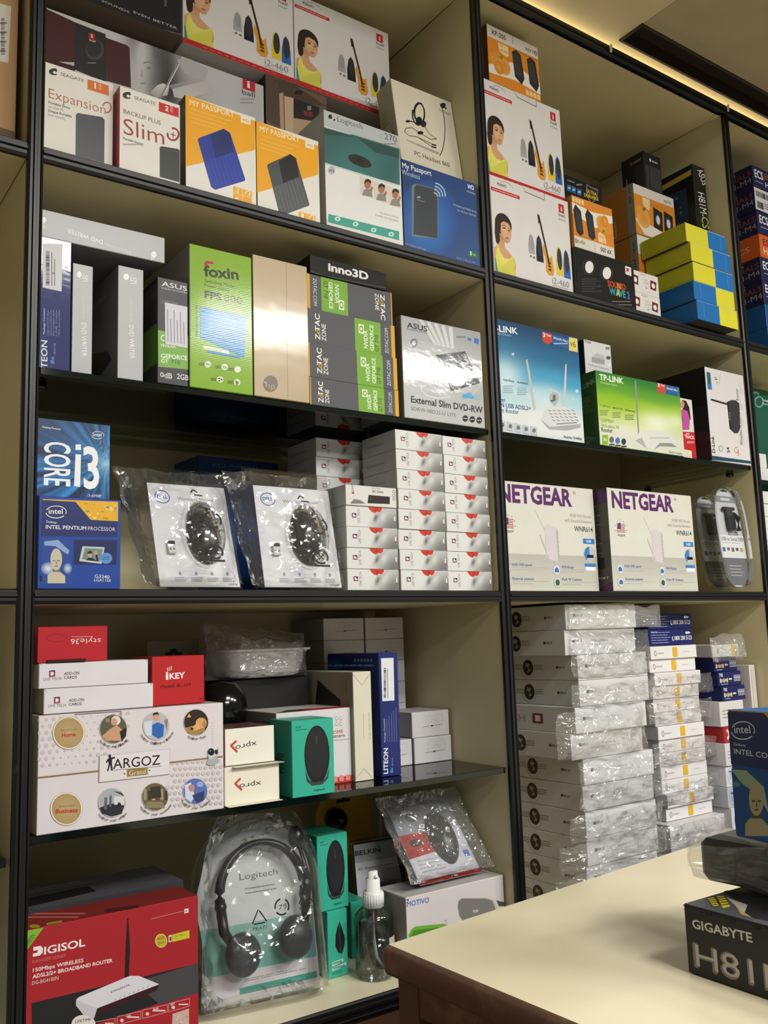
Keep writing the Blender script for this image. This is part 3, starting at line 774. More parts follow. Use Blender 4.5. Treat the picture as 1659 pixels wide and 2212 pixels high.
F.poly([(875, 300), (950, 330), (945, 334), (880, 304)], 'a8a18f')
F.arc(944, 280, 17, 60, -70, 70, 1.6, '2f2f30'); F.ell(957, 228, 6, 6, '222', 14) if False else F.ell(957, 228, 6, 6, '222426', 14); F.text('Logitech', (949, 239), (973, 250), 6, '77756c'); F.ell(963, 234, 2, 2, '222426', 8)
F.text('PC Headset 860', (896, 335), (972, 362), 9, '3b3a36')
L = B.left.unit(); L.lines(.1, .75, .6, .6, 4, '8a8571', .01); L.bars(.45, .35, .8, .5, 16, '55513f', False); L.rect(.2, .1, .4, .25, '8a8571')
B.done()
# rear row: violin carton, wood speaker carton, black carton, guitar cartons
ZV = .15
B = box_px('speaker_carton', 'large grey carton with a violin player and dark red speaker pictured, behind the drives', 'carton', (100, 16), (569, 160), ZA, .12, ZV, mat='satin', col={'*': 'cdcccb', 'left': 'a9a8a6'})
F = B.front
hb = [F.uv(*q) + r for q, r in (((330, 105), (.075, .2)), ((365, 165), (.055, .28)), ((300, 95), (.05, .12)))]
fb = F.uv(312, 142); nb = F.uv(318, 190)
def violin(u, v):
    c = .79 - .06 * u + .02 * v + .015 * NZ.noise(V((u * 9, v * 4, 2)))
    for a, b, ra, rb in hb: c -= .36 * gau(u, v, a, b, ra, rb)
    f_ = gau(u, v, fb[0], fb[1], .052, .2); c = c * (1 - min(1, 1.5 * f_)) + min(1, 1.5 * f_) * (.8 - .25 * sst(fb[0] - .01, fb[0] + .05, u))
    c -= .2 * gau(u, v, nb[0] + .1, nb[1], .09, .1) + .12 * gau(u, v, nb[0] + .2, nb[1] + .1, .06, .08)
    return (c, c * .995, c)
F.grid(violin, 46, 24)
F.poly([(98, 18), (162, 48), (165, 135), (98, 132)], '4a2426'); F.poly([(97, 125), (162, 143), (162, 180), (97, 165)], '3d1d20')
F.poly([(162, 48), (228, 74), (231, 180), (160, 150)], '2b2a2e'); F.poly([(228, 81), (275, 98), (280, 104), (283, 190), (231, 175)], '4a2426')
F.poly([(192, 70), (205, 74), (205, 88), (192, 84)], 'b3272c'); F.text('i', (197, 81), (200, 82), 8, 'w', .03); F.ell(205, 108, 20, 22, '47484c', 24); F.ell(203, 105, 16, 18, '303135', 22); F.text('ball', (193, 88), (206, 92), 4, 'w'); F.lines(190, 132, 210, 140, 1, '8a8a8c', 2)
F.ell(322, 147, 6, 3, '55545a', 12, 'a19fa1'); F.arc(320, 138, 10, 4, 195, 340, 1.6, '77767b'); F.poly([(307, 146), (303, 165), (310, 168)], ['c3c0c0', '9f9c9d', 'aeabac']); F.ell(309, 180, 7, 3, '8f8386', 12, 'b0acad')
F.poly([(325, 200), (340, 184), (352, 180), (366, 186), (362, 206), (338, 212)], ['b9b6b6', 'd9d7d6', 'dedcdb', 'cfcdcc', 'b3b1b1', 'a9a6a6']); F.poly([(366, 184), (440, 166), (446, 172), (370, 192)], ['8d8b8e', 'b9b7b8', 'b9b7b8', '8d8b8e']); F.poly([(372, 192), (448, 173), (452, 200), (400, 214), (376, 210)], ['c9c7c7', 'bdbbbb', 'c6c4c4', 'cfcdcd', 'c0bebe'])
F.line([(393, 117), (347, 212)], 3.2, '8b8a8d'); F.line([(396, 120), (353, 205)], 1.5, 'efeeee')
F.poly([(382, 130), (402, 122), (450, 150), (445, 168), (400, 160)], 'b5b4b5')
F.poly([(524, 165), (551, 174), (551, 200), (524, 191)], 'b5272c'); F.text('i', (534, 189), (540, 191), 15, 'w', .02); F.text('ball', (523, 203), (551, 211), 10, '47484b', .006); F.lines(519, 210, 552, 226, 2, '9a9a9c', 2.5)
B.done()
B = box_px('speaker_carton', 'brown carton with a wooden clock speaker pictured, behind the webcam carton', 'carton', (573, 160), (706, 232), ZA, .1, ZV, mat='satin', col={'*': '6a5546', 'left': '3e3028'})
F = B.front; F.poly([(574, 164), (640, 186), (705, 230), (660, 224), (605, 204)], '4c3d33'); F.poly([(575, 162), (602, 178), (604, 275), (572, 258)], '54443a')
F.poly([(603, 202), (612, 200), (614, 285), (606, 282)], 'b9977c'); F.poly([(614, 207), (634, 212), (634, 290), (616, 284)], 'c7ab8e'); F.poly([(634, 212), (690, 232), (688, 262), (634, 255)], '241f20'); F.poly([(634, 255), (688, 264), (686, 300), (634, 290)], 'b79a7f')
F.text('88:88', (657, 249), (676, 253), 10, 'a23b30', .01); F.rect(664, 229, 672, 238, '8a8a8a'); F.ell(645, 200, 9, 5, '17171a', 12)
B.done()
zt = at_y(390, 104, ZV).z; ztop = zt
ga = at_y(638, 181, ZV); gb = at_y(633, -17, ZV); gt = at_y(838, 78, ZV)
GW, GH = gt.x - gb.x, gb.z - ga.z
B = Carton('guitar_speaker_carton', 'white speaker carton with guitar picture at the top left, partly behind the black carton', 'carton', frame((ga.x - GW - .002, ZV, ga.z)), GW, .15, GH, mat='satin', group='guitar speaker cartons', col={'*': 'dddad9', 'bottom': 'd5d2d0'})
guitar_art(B)
gc = B.done()
copy_tree(gc, (ga.x, ZV, ga.z), 'white speaker carton with guitar picture above the webcam carton, right one at the top left')
q = at_y(393, 79, ZV - .02)
B = Carton('speaker_carton', 'black carton with white lettering cut off at the top left corner of the photo', 'carton', frame((X0 + .004, ZV - .02, q.z)), q.x - X0 - .004, .2, .25, {'*': '1c1b1d', 'bottom': '6d6154', 'right': '5d5247'}, 'satin')
F = B.front; F.text('SOUNDS', (219, 3), (279, 29), 5, 'b9b9b9'); F.text('EVEN', (288, 28), (323, 42), 5, 'b9b9b9'); F.text('BETTER', (331, 45), (383, 64), 5, 'b9b9b9'); F.poly([(352, -40), (362, -40), (360, 14), (355, 14)], '55565a'); F.line([(100, -2), (392, 75)], 2, '6d6154')
B.done()
# ------------------------------------------------------------------ left bay, on the upper glass shelf
B = box_px('drive_carton', 'blue external drive carton with barcode sticker standing at the left end of the glass shelf', 'carton', (84, 508), (155, 525), ZG, .15, .01, mat='gloss', col={'*': '262f6c', 'left': '1c2450'})
F = B.front; F.text('Package Contents', (97, 722), (97, 666), 4, 'c3c8e6', .01, (-4, 0))
for k in range(5): F.text(('1x External DVD/CD Writer', 'Application Software Disc', 'Quick Installation Guide', 'USB Cable', 'Ultra slim portable')[k], (105 + k * 6, 726), (105 + k * 6, 670), 3, '98a0d2', 0, (-3, 0))
F.text('LITEON', (102, 812), (102, 736), 13, 'e6e8f0', .01, (-13, 0)); F.text('8x', (117, 786), (117, 770), 8, '58a0dc', .01, (-8, 0)); F.text('eBAU108', (120, 766), (120, 742), 4, '8a92c8', 0, (-4, 0))
B.done()
st = MB(); mi = B.M.inverted(); q = [mi @ at_y(x, y, .0094) for x, y in ((93, 526), (135, 527), (133, 630), (92, 621))]
st.poly(q, 'd8d8de'); sf = Face(st, (0, -.0007, 0), (1, 0, 0), (0, 0, 1), 1, 1, mi); sf.bars(99, 543, 107, 617, 34, '2a2a2e', False); sf.lines(112, 560, 118, 620, 1, '77777c', 2); sf.line([(112, 617), (112, 545)], 1.5, '8a8a90'); sf.line([(118, 617), (118, 560)], 1.5, '8a8a90')
so = st.build('barcode_sticker', 'card', B.obj); so['label'] = 'white sticker with a bar code'
def lg(TL, TR, y, label, model):
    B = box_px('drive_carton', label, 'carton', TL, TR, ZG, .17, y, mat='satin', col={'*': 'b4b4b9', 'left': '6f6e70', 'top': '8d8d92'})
    F = B.front; x0, x1 = TL[0], TR[0]; w_ = x1 - x0; y0 = TL[1]
    F.ell(x0 + .32 * w_, y0 + 26, .11 * w_, 7, 'eeeef0', 20); F.text('LG', (x0 + .48 * w_, y0 + 34), (x0 + .72 * w_, y0 + 38), 9, 'eeeef0', .012); F.lines(x0 + .5 * w_, y0 + 39, x0 + .75 * w_, y0 + 42, 1, 'e0e0e4', 2, .05)
    F.text('DVD WRITER', (x0 + .43 * w_, y0 + 130), (x0 + .46 * w_, y0 + 202), 10, 'eeeef0', .003, (10, 2)); F.text('ULTRA SLIM PORTABLE', (x0 + .45 * w_, y0 + 70), (x0 + .46 * w_, y0 + 124), 5, 'd9d9dd', 0, (5, 1))
    L = B.left.unit(); L.poly([(.0, .12), (.0, .42), (.25, .42), (.75, .3), (.85, .2), (.55, .14)], '1f1f21'); L.line([(.0, .1), (.12, .02), (.2, .0)], .006, '3a3a3c'); L.lines(.3, .86, .75, .8, 2, 'a9a9ad', .01)
    Bt = B.bottom.unit(); Bt.text(model, (.25, .4), (.75, .4), .03, '8f9a96')
    B.done(); return B
lg((157, 567), (201, 577), .012, 'grey DVD writer carton standing upright next to the blue drive carton', 'GP65')
lg((255, 572), (310, 587), .008, 'grey DVD writer carton standing upright next to the graphics card carton', 'GP65')
zl = at_y(89, 508, .012).z
B = box_px('drive_carton', 'long grey DVD writer carton laid flat with upside down lettering across the upright drive cartons', 'carton', (90, 451), (356, 541), at_y(155, 525, .01).z + .002, .17, .014, mat='satin', col={'*': 'b7b7bc', 'bottom': '77767a'})
F = B.front; F.text('DVD WRITER', (222, 519), (146, 493), 9, 'eeeef0', .006, (0, 9)); F.text('ULTRA SLIM PORTABLE', (284, 544), (227, 524), 5, 'e2e2e6', .004, (0, 5))
F.ell(332, 550, 6, 7, 'eeeef0', 20); F.text('LG', (326, 557), (327, 571), 7, 'eeeef0', .012, (8, 1)); F.ell(95, 475, 5, 6, 'eeeef0', 16); F.text('LG', (91, 482), (92, 492), 7, 'eeeef0', .01, (7, 1))
B.done()
B = box_px('graphics_card_carton', 'black and green graphics card carton leaning next to the tall green carton', 'carton', (340, 597), (406, 613.5), ZG, .1, .004, mat='satin', col={'*': '26262a', 'left': '2b2c2d'})
F = B.front; F.poly([(341, 713), (413, 727), (414, 799), (342, 792)], '71a832')
L = B.left.unit(); L.rect(0.01, .18, .99, .56, '5b8a2c')
for i in range(6): F.line([(349 + i * 9, 607 + i * 2.3), (352 + i * 9, 615 + i * 2.3)], 1, '26262a')
F.text('ASUS', (349, 617), (404, 629), 10, 'd9d9da', .012); F.text('IN SEARCH OF INCREDIBLE', (349, 624), (405, 635), 4, 'b5b5b6', .006); F.text('AUSUM Graphics', (349, 650), (384, 657), 3, '9a9a9b'); F.text('Premium quality', (349, 655), (384, 662), 3, '9a9a9b')
F.arc(354, 730, 6, 6, 0, 360, 2, 'e6ead8'); F.text('NVIDIA', (348, 749), (380, 752), 7, 'e6ead8', .01)
F.text('GEFORCE', (348, 773), (405, 778), 9, 'eef0e4', .012); F.text('GT', (348, 783), (364, 785), 8, 'eef0e4', .012); F.text('710', (370, 785), (389, 787), 8, '2a3a1c', .004)
F.text('0dB', (346, 814), (372, 817), 10, 'd9d9da', .012); F.text('Silent', (357, 818), (371, 820), 4, 'b5b5b6'); F.text('2GB', (382, 818), (407, 822), 11, 'd9d9da', .012)
B.done()
st = MB(); mi = B.M.inverted(); q = [mi @ at_y(x, y, .0034) for x, y in ((356, 653), (405, 663), (405, 752), (357, 743))]
st.poly(q, 'd5d6e0'); sf = Face(st, (0, -.0007, 0), (1, 0, 0), (0, 0, 1), 1, 1, mi)
for k in range(6): sf.line([(363 + k * 7, 738 + k), (362 + k * 7, 668 + k * 1.5 + (k % 2) * 20)], 1.4, '85868f')
B2 = st.build('price_sticker', 'card', B.obj); B2['label'] = 'white sticker with sideways print'
B = box_px('power_supply_carton', 'tall lime green carton reading foxin with a blue panel', 'carton', (409, 525), (543, 558), ZG, .14, .0, mat='corr', col={'*': '86b02c', 'left': '8f8d86', 'top': '8f8d86', 'bottom': '6f8f45'})
F = B.front
F.poly([(441, 568), (447, 563), (461, 566), (461, 571), (449, 570), (447, 578), (442, 577)], 'b5362c')
F.text('foxin', (441, 596), (516, 604), 22, '2e3a1e', .03); F.text('Switching Mode', (442, 609), (505, 622), 7, '3d4c22'); F.text('Power Supply', (442, 619), (496, 630), 7, '3d4c22')
F.text('FPS', (442, 643), (479, 650), 15, '2e3a1e', .03); F.text('800', (484, 650), (523, 658), 15, '4b5c2b', -.008)
F.text('SPECIFICATION', (428, 727), (427, 660), 5, '33421c', .006, (-5, -1))
F.poly([(432, 661), (532, 684), (528, 774), (432, 730)], '2b80c0')
for k in range(8): F.line([(433, 668 + k * 8), (529, 690 + k * 9)], 1.5, '6fb0e0')
F.poly([(438, 750), (441, 747), (494, 758), (496, 762), (492, 765), (440, 753)], 'e6eede'); F.text('www.foxin.in', (446, 753), (478, 760), 4, '33421c'); F.poly([(448, 757), (519, 770), (518, 775), (449, 762)], '2b80c0')
for ax, ay, t in ((449, 787, 'PFC'), (485, 793, '2X'), (513, 798, ''), (475, 820, ''), (512, 826, '')):
    F.ell(ax, ay, 7, 7, 'e3e9d6', 18); F.lines(ax - 19, ay - 4, ax - 8, ay + 3, 2, '5c7030', 2, .1)
    if t: F.text(t, (ax - 4, ay + 2), (ax + 5, ay + 4), 5, '33421c', .01)
for k in range(3): F.ell(475 + 3.2 * math.cos(k * 2.1), 820 + 3.2 * math.sin(k * 2.1), 2.4, 1.6, '33421c', 10)
F.poly([(508, 822), (516, 824), (515, 830), (511, 833), (508, 828)], '7d8c60')
L = B.left.unit(); L.text('foxin', (.06, .68), (.5, .7), .06, '2c2b28', .03)
B.done()
B = box_px('laptop_part_carton', 'shrink wrapped champagne gold carton with a round logo beside the lime green carton', 'carton', (545, 548), (663, 578), ZG, .16, .0, mat='foil', col={'*': '8f8068', 'front': '96866c'})
F = B.front
F.ell(584, 829, 16, 18, '5f584e', 28); F.text('hp', (574, 836), (594, 841), 12, '96866c', -.004); F.line([(570, 826), (575, 827)], 3, '96866c'); F.line([(618, 560), (622, 860)], .8, '6a5e4a')
wr = B.done()
# Zotac cartons: three face up, one turned over on top
zr = [(812.5, 840), (738.5, 770), (664, 700.5)]
zots = []
tops = [at_y(668.6, a, .004).z for a, _ in zr]
hz = tops[1] - tops[0]
za = at_y(668.6, 811.6, .004); zb = at_y(860, 841, .004)
def zotac_face(B):
    f = B.front.unit()
    f.rect(.0, .0, .012, 1, 'd9a32a'); f.rect(.955, .0, 1, 1, 'd9a32a'); f.rect(.012, 0, .955, 1, '55565a'); f.rect(.53, .0, .83, 1, '79ac3b')
    f.text('Z TAC', (.14, .12), (.14, .88), .05, 'f2f2f0', .012); f.ell(.124, .36, .018, .07, 'd9a32a', 16); f.ell(.124, .36, .009, .035, '55565a', 12)
    f.text('ZONE', (.205, .12), (.205, .62), .045, 'f2f2f0', .004)
    f.rect(.575, .56, .635, .84, 'eef3e4'); f.ell(.605, .7, .024, .11, '79ac3b', 14); f.ell(.605, .7, .012, .055, 'eef3e4', 12); f.text('NVIDIA', (.675, .14), (.675, .68), .045, 'f2f5ec', .008)
    f.text('GEFORCE', (.745, .1), (.745, .88), .042, 'f2f5ec', .012); f.text('GT 710', (.8, .1), (.8, .6), .042, '31461d', .004)
    f.text('ZOTAC.COM', (.92, .1), (.92, .88), .04, 'd9d9d8', 0)
# sideways lettering needs its own cap height along x: use face width as scale
_old = Face.text
def _text_norm(s, body, p0, p1, h, col, bold=0.0, upv=None):
    if s.norm and abs(p0[0] - p1[0]) < 1e-6: h = h * s.w / s.h
    _old(s, body, p0, p1, h, col, bold, upv)
Face.text = _text_norm
zl0 = ZG
for i in range(3):
    h = tops[0] - ZG if i == 0 else tops[i] - tops[i - 1] - .0006
    if i == 0:
        B = Carton('graphics_card_carton', 'black and green graphics card carton at the bottom of the stack of four', 'carton', frame((za.x, .004, ZG)), zb.x - za.x, .12, tops[0] - ZG - .0006, {'*': '55565a', 'left': '3f4043', 'top': '46474a'}, 'card', 'stacked graphics card cartons')
        zotac_face(B); z0 = B.done()
    else:
        c = copy_tree(z0, (za.x - .001 * i, .004 + .002 * (i - 1), tops[i - 1]), ('', 'black and green graphics card carton second from the bottom of the stack', 'black and green graphics card carton third from the bottom of the stack')[i])
        c.scale = (1, 1, h / (tops[0] - ZG - .0006))
zt4 = at_y(668.6, 591, .01).z
c = copy_tree(z0, None, 'black and green graphics card carton with upside down lettering, under the glossy black carton')
hh = zt4 - tops[2] - .0006
c.matrix_world = frame((za.x + (zb.x - za.x) * .985, .01, zt4 - .0003)) @ Matrix.Rotation(math.pi, 4, 'Y') @ Matrix.Diagonal((.985, 1, hh / (tops[0] - ZG - .0006), 1))
B = box_px('graphics_card_carton', 'glossy black carton reading inno3D on top of the graphics card stack', 'carton', (668.6, 549), (833.6, 592), zt4 + .0004, .12, .006, mat='gloss', col='131315')
F = B.front; F.text('inno3D', (709, 584), (796, 605), 16, 'e4e4e4', .035)
F.line([(669, 585), (700, 596), (832, 622)], 1.2, '55565a')
B.done()
B = box_px('optical_drive_carton', 'silver carton reading External Slim DVD-RW at the right end of the glass shelf', 'carton', (865.5, 680), (1038, 719), ZG, .06, .003, mat='gloss', col={'*': 'b9babd', 'left': '8f8a7c', 'front': 'b4b5b8'})
F = B.front; F.whole('b4b5b8', [C('c3c4c6'), C('babbbe'), C('a3a4a7'), C('aeafb2')])
for i in range(5): F.poly([(905 + i * 16, 690 + i * 4), (913 + i * 16, 692 + i * 4), (945 + i * 9, 745 + i * 2), (938 + i * 9, 745 + i * 2)], 'd2d3d5')
F.text('ASUS', (879, 707), (923, 716), 11, '35363a', .02); F.text('IN SEARCH OF INCREDIBLE', (879, 713), (923, 720), 4, '55565a', .01)
F.lines(986, 725, 1006, 731, 1, '77787c', 3, .05); F.poly([(1010, 729), (1018, 731), (1018, 737), (1010, 735)], '4a78b8'); F.poly([(1024, 730), (1034, 732), (1034, 744), (1024, 741)], '3f74bc')
F.ell(894, 741, 8, 10, '77787c', 18); F.ell(894, 741, 4, 5, 'c9cacc', 12); F.ell(897, 775, 8, 9, '77787c', 18); F.ell(897, 775, 4, 4, 'c9cacc', 12)
F.poly([(941, 767), (1004, 759), (1036, 824), (973, 841)], '45464a'); F.poly([(973, 841), (1036, 824), (1036, 828), (974, 845)], '2b2c2f'); F.line([(982, 762), (1008, 832)], .8, '5d5e62')
F.line([(918, 772), (930, 782), (942, 780)], 3, '2b2c2f'); F.arc(950, 838, 40, 22, 60, 190, 3, 'd9dadc')
F.text('External Slim DVD-RW', (888, 869), (1043, 893), 14, '35363a', .022); F.text('SDRW-08D2S-U LITE', (888, 886), (985, 901), 8, '66676b', -.004)
F.ell(1012, 854, 8, 6, '4fa3d4', 16); F.ell(1004, 856, 6, 5, '4fa3d4', 14); F.ell(1019, 858, 5, 4, '4fa3d4', 14); F.lines(1024, 852, 1040, 864, 3, '8ab6d2', 2)
for k in range(3): F.ell(1005 + k * 15, 904 + k * 2, 6, 7, '2f3033', 16); F.line([(1001 + k * 15, 904 + k * 2), (1009 + k * 15, 904 + k * 2)], 1.5, 'c9cacc')
L = B.left.unit(); L.lines(.3, .9, .7, .1, 6, '5a564c', .012)
B.done()
# ------------------------------------------------------------------ left bay, on the middle board
B = box_px('processor_carton', 'dark blue square carton with white bust and reading INTEL PENTIUM PROCESSOR', 'carton', (84, 1070), (261, 1078), ZM, .075, .008, mat='satin', col={'*': '22479c', 'top': '2f66c0', 'left': '1b3a80'})
F = B.front
F.poly([(91, 1078), (256, 1084), (253, 1160), (88, 1158)], '27306a'); F.poly([(92, 1078), (255, 1084), (255, 1126), (196, 1123), (163, 1084), (92, 1080)], 'e3ad2a')
random.seed(3)
for k in range(26):
    x = random.uniform(178, 250); y = random.uniform(1087, 1120)
    if y < 1123 - (x < 196) * (196 - x) * .0 and x > 168 + (y - 1084) * .85: F.rect(x, y, x + random.uniform(2, 7), y + random.uniform(1.5, 5), random.choice(['f3cf6a', 'c98a2a', '5f86a0', 'f0dc9a', 'd8c070']))
intel_logo(F, 121, 1106, 22, 13); F.text('Desktop', (100, 1129), (122, 1131), 5, 'd9def0', .006); F.text('INTEL PENTIUM', (99, 1142), (186, 1145), 8, 'eef0f6', .012); F.text('PROCESSOR', (190, 1145.5), (249, 1147.5), 8, 'dfe4f0', -.004)
F.poly([(90, 1164), (153, 1166), (152, 1262), (87, 1261)], '2c4a9a'); F.ell(104, 1228, 16, 14, 'dfe6f0', 18, edge='4a70b8'); F.ell(146, 1228, 10, 12, 'cfdaea', 14, edge='3f62ac'); F.poly([(95, 1170), (125, 1166), (150, 1190), (146, 1198), (120, 1180), (96, 1178)], '8fa6d4')
bust(F, (98, 1184, 143, 1260), 'c6bfa9', '7d745f'); F.rect(86, 1244, 91, 1256, '1a2440')
F.poly([(160, 1166.5), (253, 1167), (251, 1220), (159, 1219)], '232a5c'); F.poly([(178, 1180), (226, 1182), (219, 1218), (171, 1212)], 'c5c8cc'); F.poly([(183, 1184), (222, 1186), (216, 1213), (177, 1208)], '6f8a8c')
F.poly([(185, 1210), (192, 1204), (200, 1206), (212, 1213)], '1c1c22'); F.ell(194, 1198, 5, 7, 'c99a7a', 12); F.poly([(188, 1196), (190, 1191), (197, 1190), (200, 1196)], '2a211e'); F.ell(207, 1194, 4, 5, 'c99a7a', 10); F.line([(211, 1212), (208, 1199)], 4, '1c1c22'); F.ell(229, 1206, 13, 12, '5f92d0', 24); F.lines(221, 1201, 237, 1210, 2, '3f68a8', 2, .1)
F.text('G3240', (204, 1248), (236, 1250), 7, 'e2e6f0', .004); F.text('LGA1150', (203, 1256), (239, 1257), 6, 'e2e6f0')
pent = B; B.done()
B = box_px('processor_carton', 'bright blue carton reading CORE i3 standing on the darker processor carton', 'carton', (80, 902), (238, 920), pent.M.translation.z + pent.h + .0006, .05, .018, mat='satin', col={'*': '1c6db4', 'left': '154f86'})
F = B.front; gc_ = F.uv(229, 1002)
def streaks(u, v):
    du, dv = u - gc_[0], (v - gc_[1]) * 1.04
    r = math.hypot(du, dv); th = math.atan2(dv, du)
    n = .5 + .5 * NZ.noise(V((th * 9, 3.1, r * .5))) + .5 * NZ.noise(V((th * 19, 9.7, r)))
    c = mix3(H3('0e2048'), H3('2a86cf'), max(0, min(1, n * 1.7 - .35)))
    c = mix3(c, H3('163058'), sst(.3, 1.0, v) * sst(.9, .0, u) * .9)
    return mix3(c, H3('a5d6f2'), min(1, .95 * math.exp(-r * 7) + .45 * max(0, n - .85) * math.exp(-r * 1.5)))
F.grid(streaks, 44, 44)
F.text('Desktop Processor', (92, 924), (132, 929), 4, 'e6eef6', .008)
intel_logo(F, 211, 940, 13, 8)
F.text('CORE', (97, 953), (96, 1048), 56, 'eef3f7', .016, (54, 2))
F.rect(163, 960, 175, 972, 'eef3f7'); F.poly([(163, 981), (175, 982), (173, 1052), (160, 1050)], 'eef3f7'); F.text('3', (181, 1053), (215, 1054), 86, 'eef3f7', .02)
F.text('i3-6098P', (189, 1073), (219, 1075), 6, 'd9e6f2')
B.done()
# two wireless mice in blister packs inside bags
def mouse_pack(TL, BL, BR, y, label, seed):
    p, rx, H = lean_px(TL, BL, y); W = at_y(BR[0], BR[1], y).x - p.x
    p = V((p.x, p.y, ZM + .004))
    r = empty('mouse_pack', frame(p, 0, rx), label, 'blister pack', 'mouse packs')
    mi = r.matrix_world.inverted()
    mb = MB(); mb.cbox(0, 0, 0, W, .0015, H, 'dcdce2', .0004)
    F = Face(mb, (0, 0, 0), (1, 0, 0), (0, 0, 1), W, H).unit()
    F.arc(.17, .865, .09, .062, 0, 360, .009, '3a66a8', 24); F.text('DELL', (.105, .85), (.235, .85), .034, '3a66a8', .03)
    F.text('Wireless Mouse', (.36, .84), (.83, .845), .034, '77787e', -.004)
    for k in range(4):
        F.ell(.26 + .2 * k, .125, .016, .018, '6f8fc0' if k == 1 else '8a93a5', 10); F.lines(.19 + .2 * k, .09, .34 + .2 * k, .045, 3, '9a9da8', .006, .3)
    F.text('WM126', (.84, .015), (.97, .015), .018, '8a8a90')
    mb.build('backing_card', 'card', r)
    # blister shell: two stepped trays
    mb = MB(); e = .003
    for k, (a, yy) in enumerate(((0, .004), (-.004, .009), (-.008, .014))):
        q = lambda x, z: (x, yy, z)
        o2 = [(-e + a, -.003 * 0 + .002), (W + e - a, .002), (W + e - a, H + .028 - a), (-e + a, H + .028 - a)]
        i2 = [(.001, .004), (W - .001, .004), (W - .001, H), (.001, H)]
        mb.mesh([q(*t) for t in o2] + [(x, yy - .004, z) for x, z in i2], [(i, (i + 1) % 4, (i + 1) % 4 + 4, i + 4) for i in range(4)], 'w')
    mb.cbox(-e, .004, 0, W + e, .0055, .012, 'w', .0005)
    mb.build('blister_shell', 'blister', r)
    # mouse
    mb = MB(); cx, cz = W * .62, H * .51
    mb.dome((cx, 0, cz), W * .245, .026, H * .3, '1b1c1f', 28, 12)
    ms = mb.build('wireless_mouse', 'black', r)
    mb = MB(); mb.dome((cx, -.0215, cz + H * .17), W * .02, .006, H * .035, '0e0e0f', 12, 6); mb.build('scroll_wheel', 'shiny_black', ms)
    mb = MB(); mb.dome((cx, -.0005, cz), W * .275, .029, H * .335, 'w', 24, 8); mb.build('mouse_bubble', 'blister', r)
    mb = MB(); mb.cbox(W * .14, -.006, H * .3, W * .235, 0, H * .4, 'c9c9c6', .0006); mb.cbox(W * .15, -.0075, H * .385, W * .225, 0, H * .415, '1a1a1c', .0005); mb.cbox(W * .16, -.0065, H * .33, W * .175, -.0055, H * .35, '55565a', .0002); mb.cbox(W * .2, -.0065, H * .33, W * .215, -.0055, H * .35, '55565a', .0002)
    mb.build('usb_receiver', 'card', r)
    # bag with printed marks
    mb = MB()
    sheet(mb, W * 1.18, H * 1.12, .062, 26, 30, seed, .0042, shape=lambda u, v, x, z, b: (x - W * .19 - .03 * v * (u < .5) * (.5 - u) * 2, z - .003, b), y0=-.04, cell=.028)
    F = Face(mb, (0, -.0455, 0), (1, 0, 0), (0, 0, 1), W, H, None, 1).unit(); k = '1b1b1c'
    cx = .57
    F.line([(cx - .3, 1.0), (cx - .26, 1.055), (cx - .14, 1.05), (cx - .1, 1.0), (cx - .18, .985)], .01, k); F.line([(cx - .3, 1.02), (cx - .25, 1.03)], .01, k)
    F.line([(cx - .2, .78), (cx - .17, .81), (cx - .12, .79)], .012, k); F.line([(cx - .16, .76), (cx - .06, .755)], .012, k)
    for a0 in (100, 215, 330): F.arc(cx + .02, .52, .11, .075, a0, a0 + 85, .02, k, 8)
    F.text('プラ', (cx - .05, .495), (cx + .1, .495), .045, k, .01); F.text('>PELD<', (cx - .11, .405), (cx + .15, .405), .034, k, .008)
    for a0 in (100, 215, 330): F.arc(cx + .0, .215, .085, .062, a0, a0 + 85, .02, k, 8)
    F.line([(cx - .03, .24), (cx + .03, .19)], .012, k); F.line([(cx + .03, .24), (cx - .03, .19)], .012, k)
    F.lines(cx - .1, .14, cx + .1, .12, 1, k, .02, .02)
    mb.build('plastic_bag', ['thinbag', 'card'], r)
    return r
mouse_pack((317, 1029), (346, 1253), (519, 1253), .008, 'wireless mouse in a bagged blister pack next to the dark blue processor carton', 4)
mouse_pack((546, 1032), (572, 1252), (738, 1252), .008, 'wireless mouse in a bagged blister pack beside the stack of small white cartons', 9)
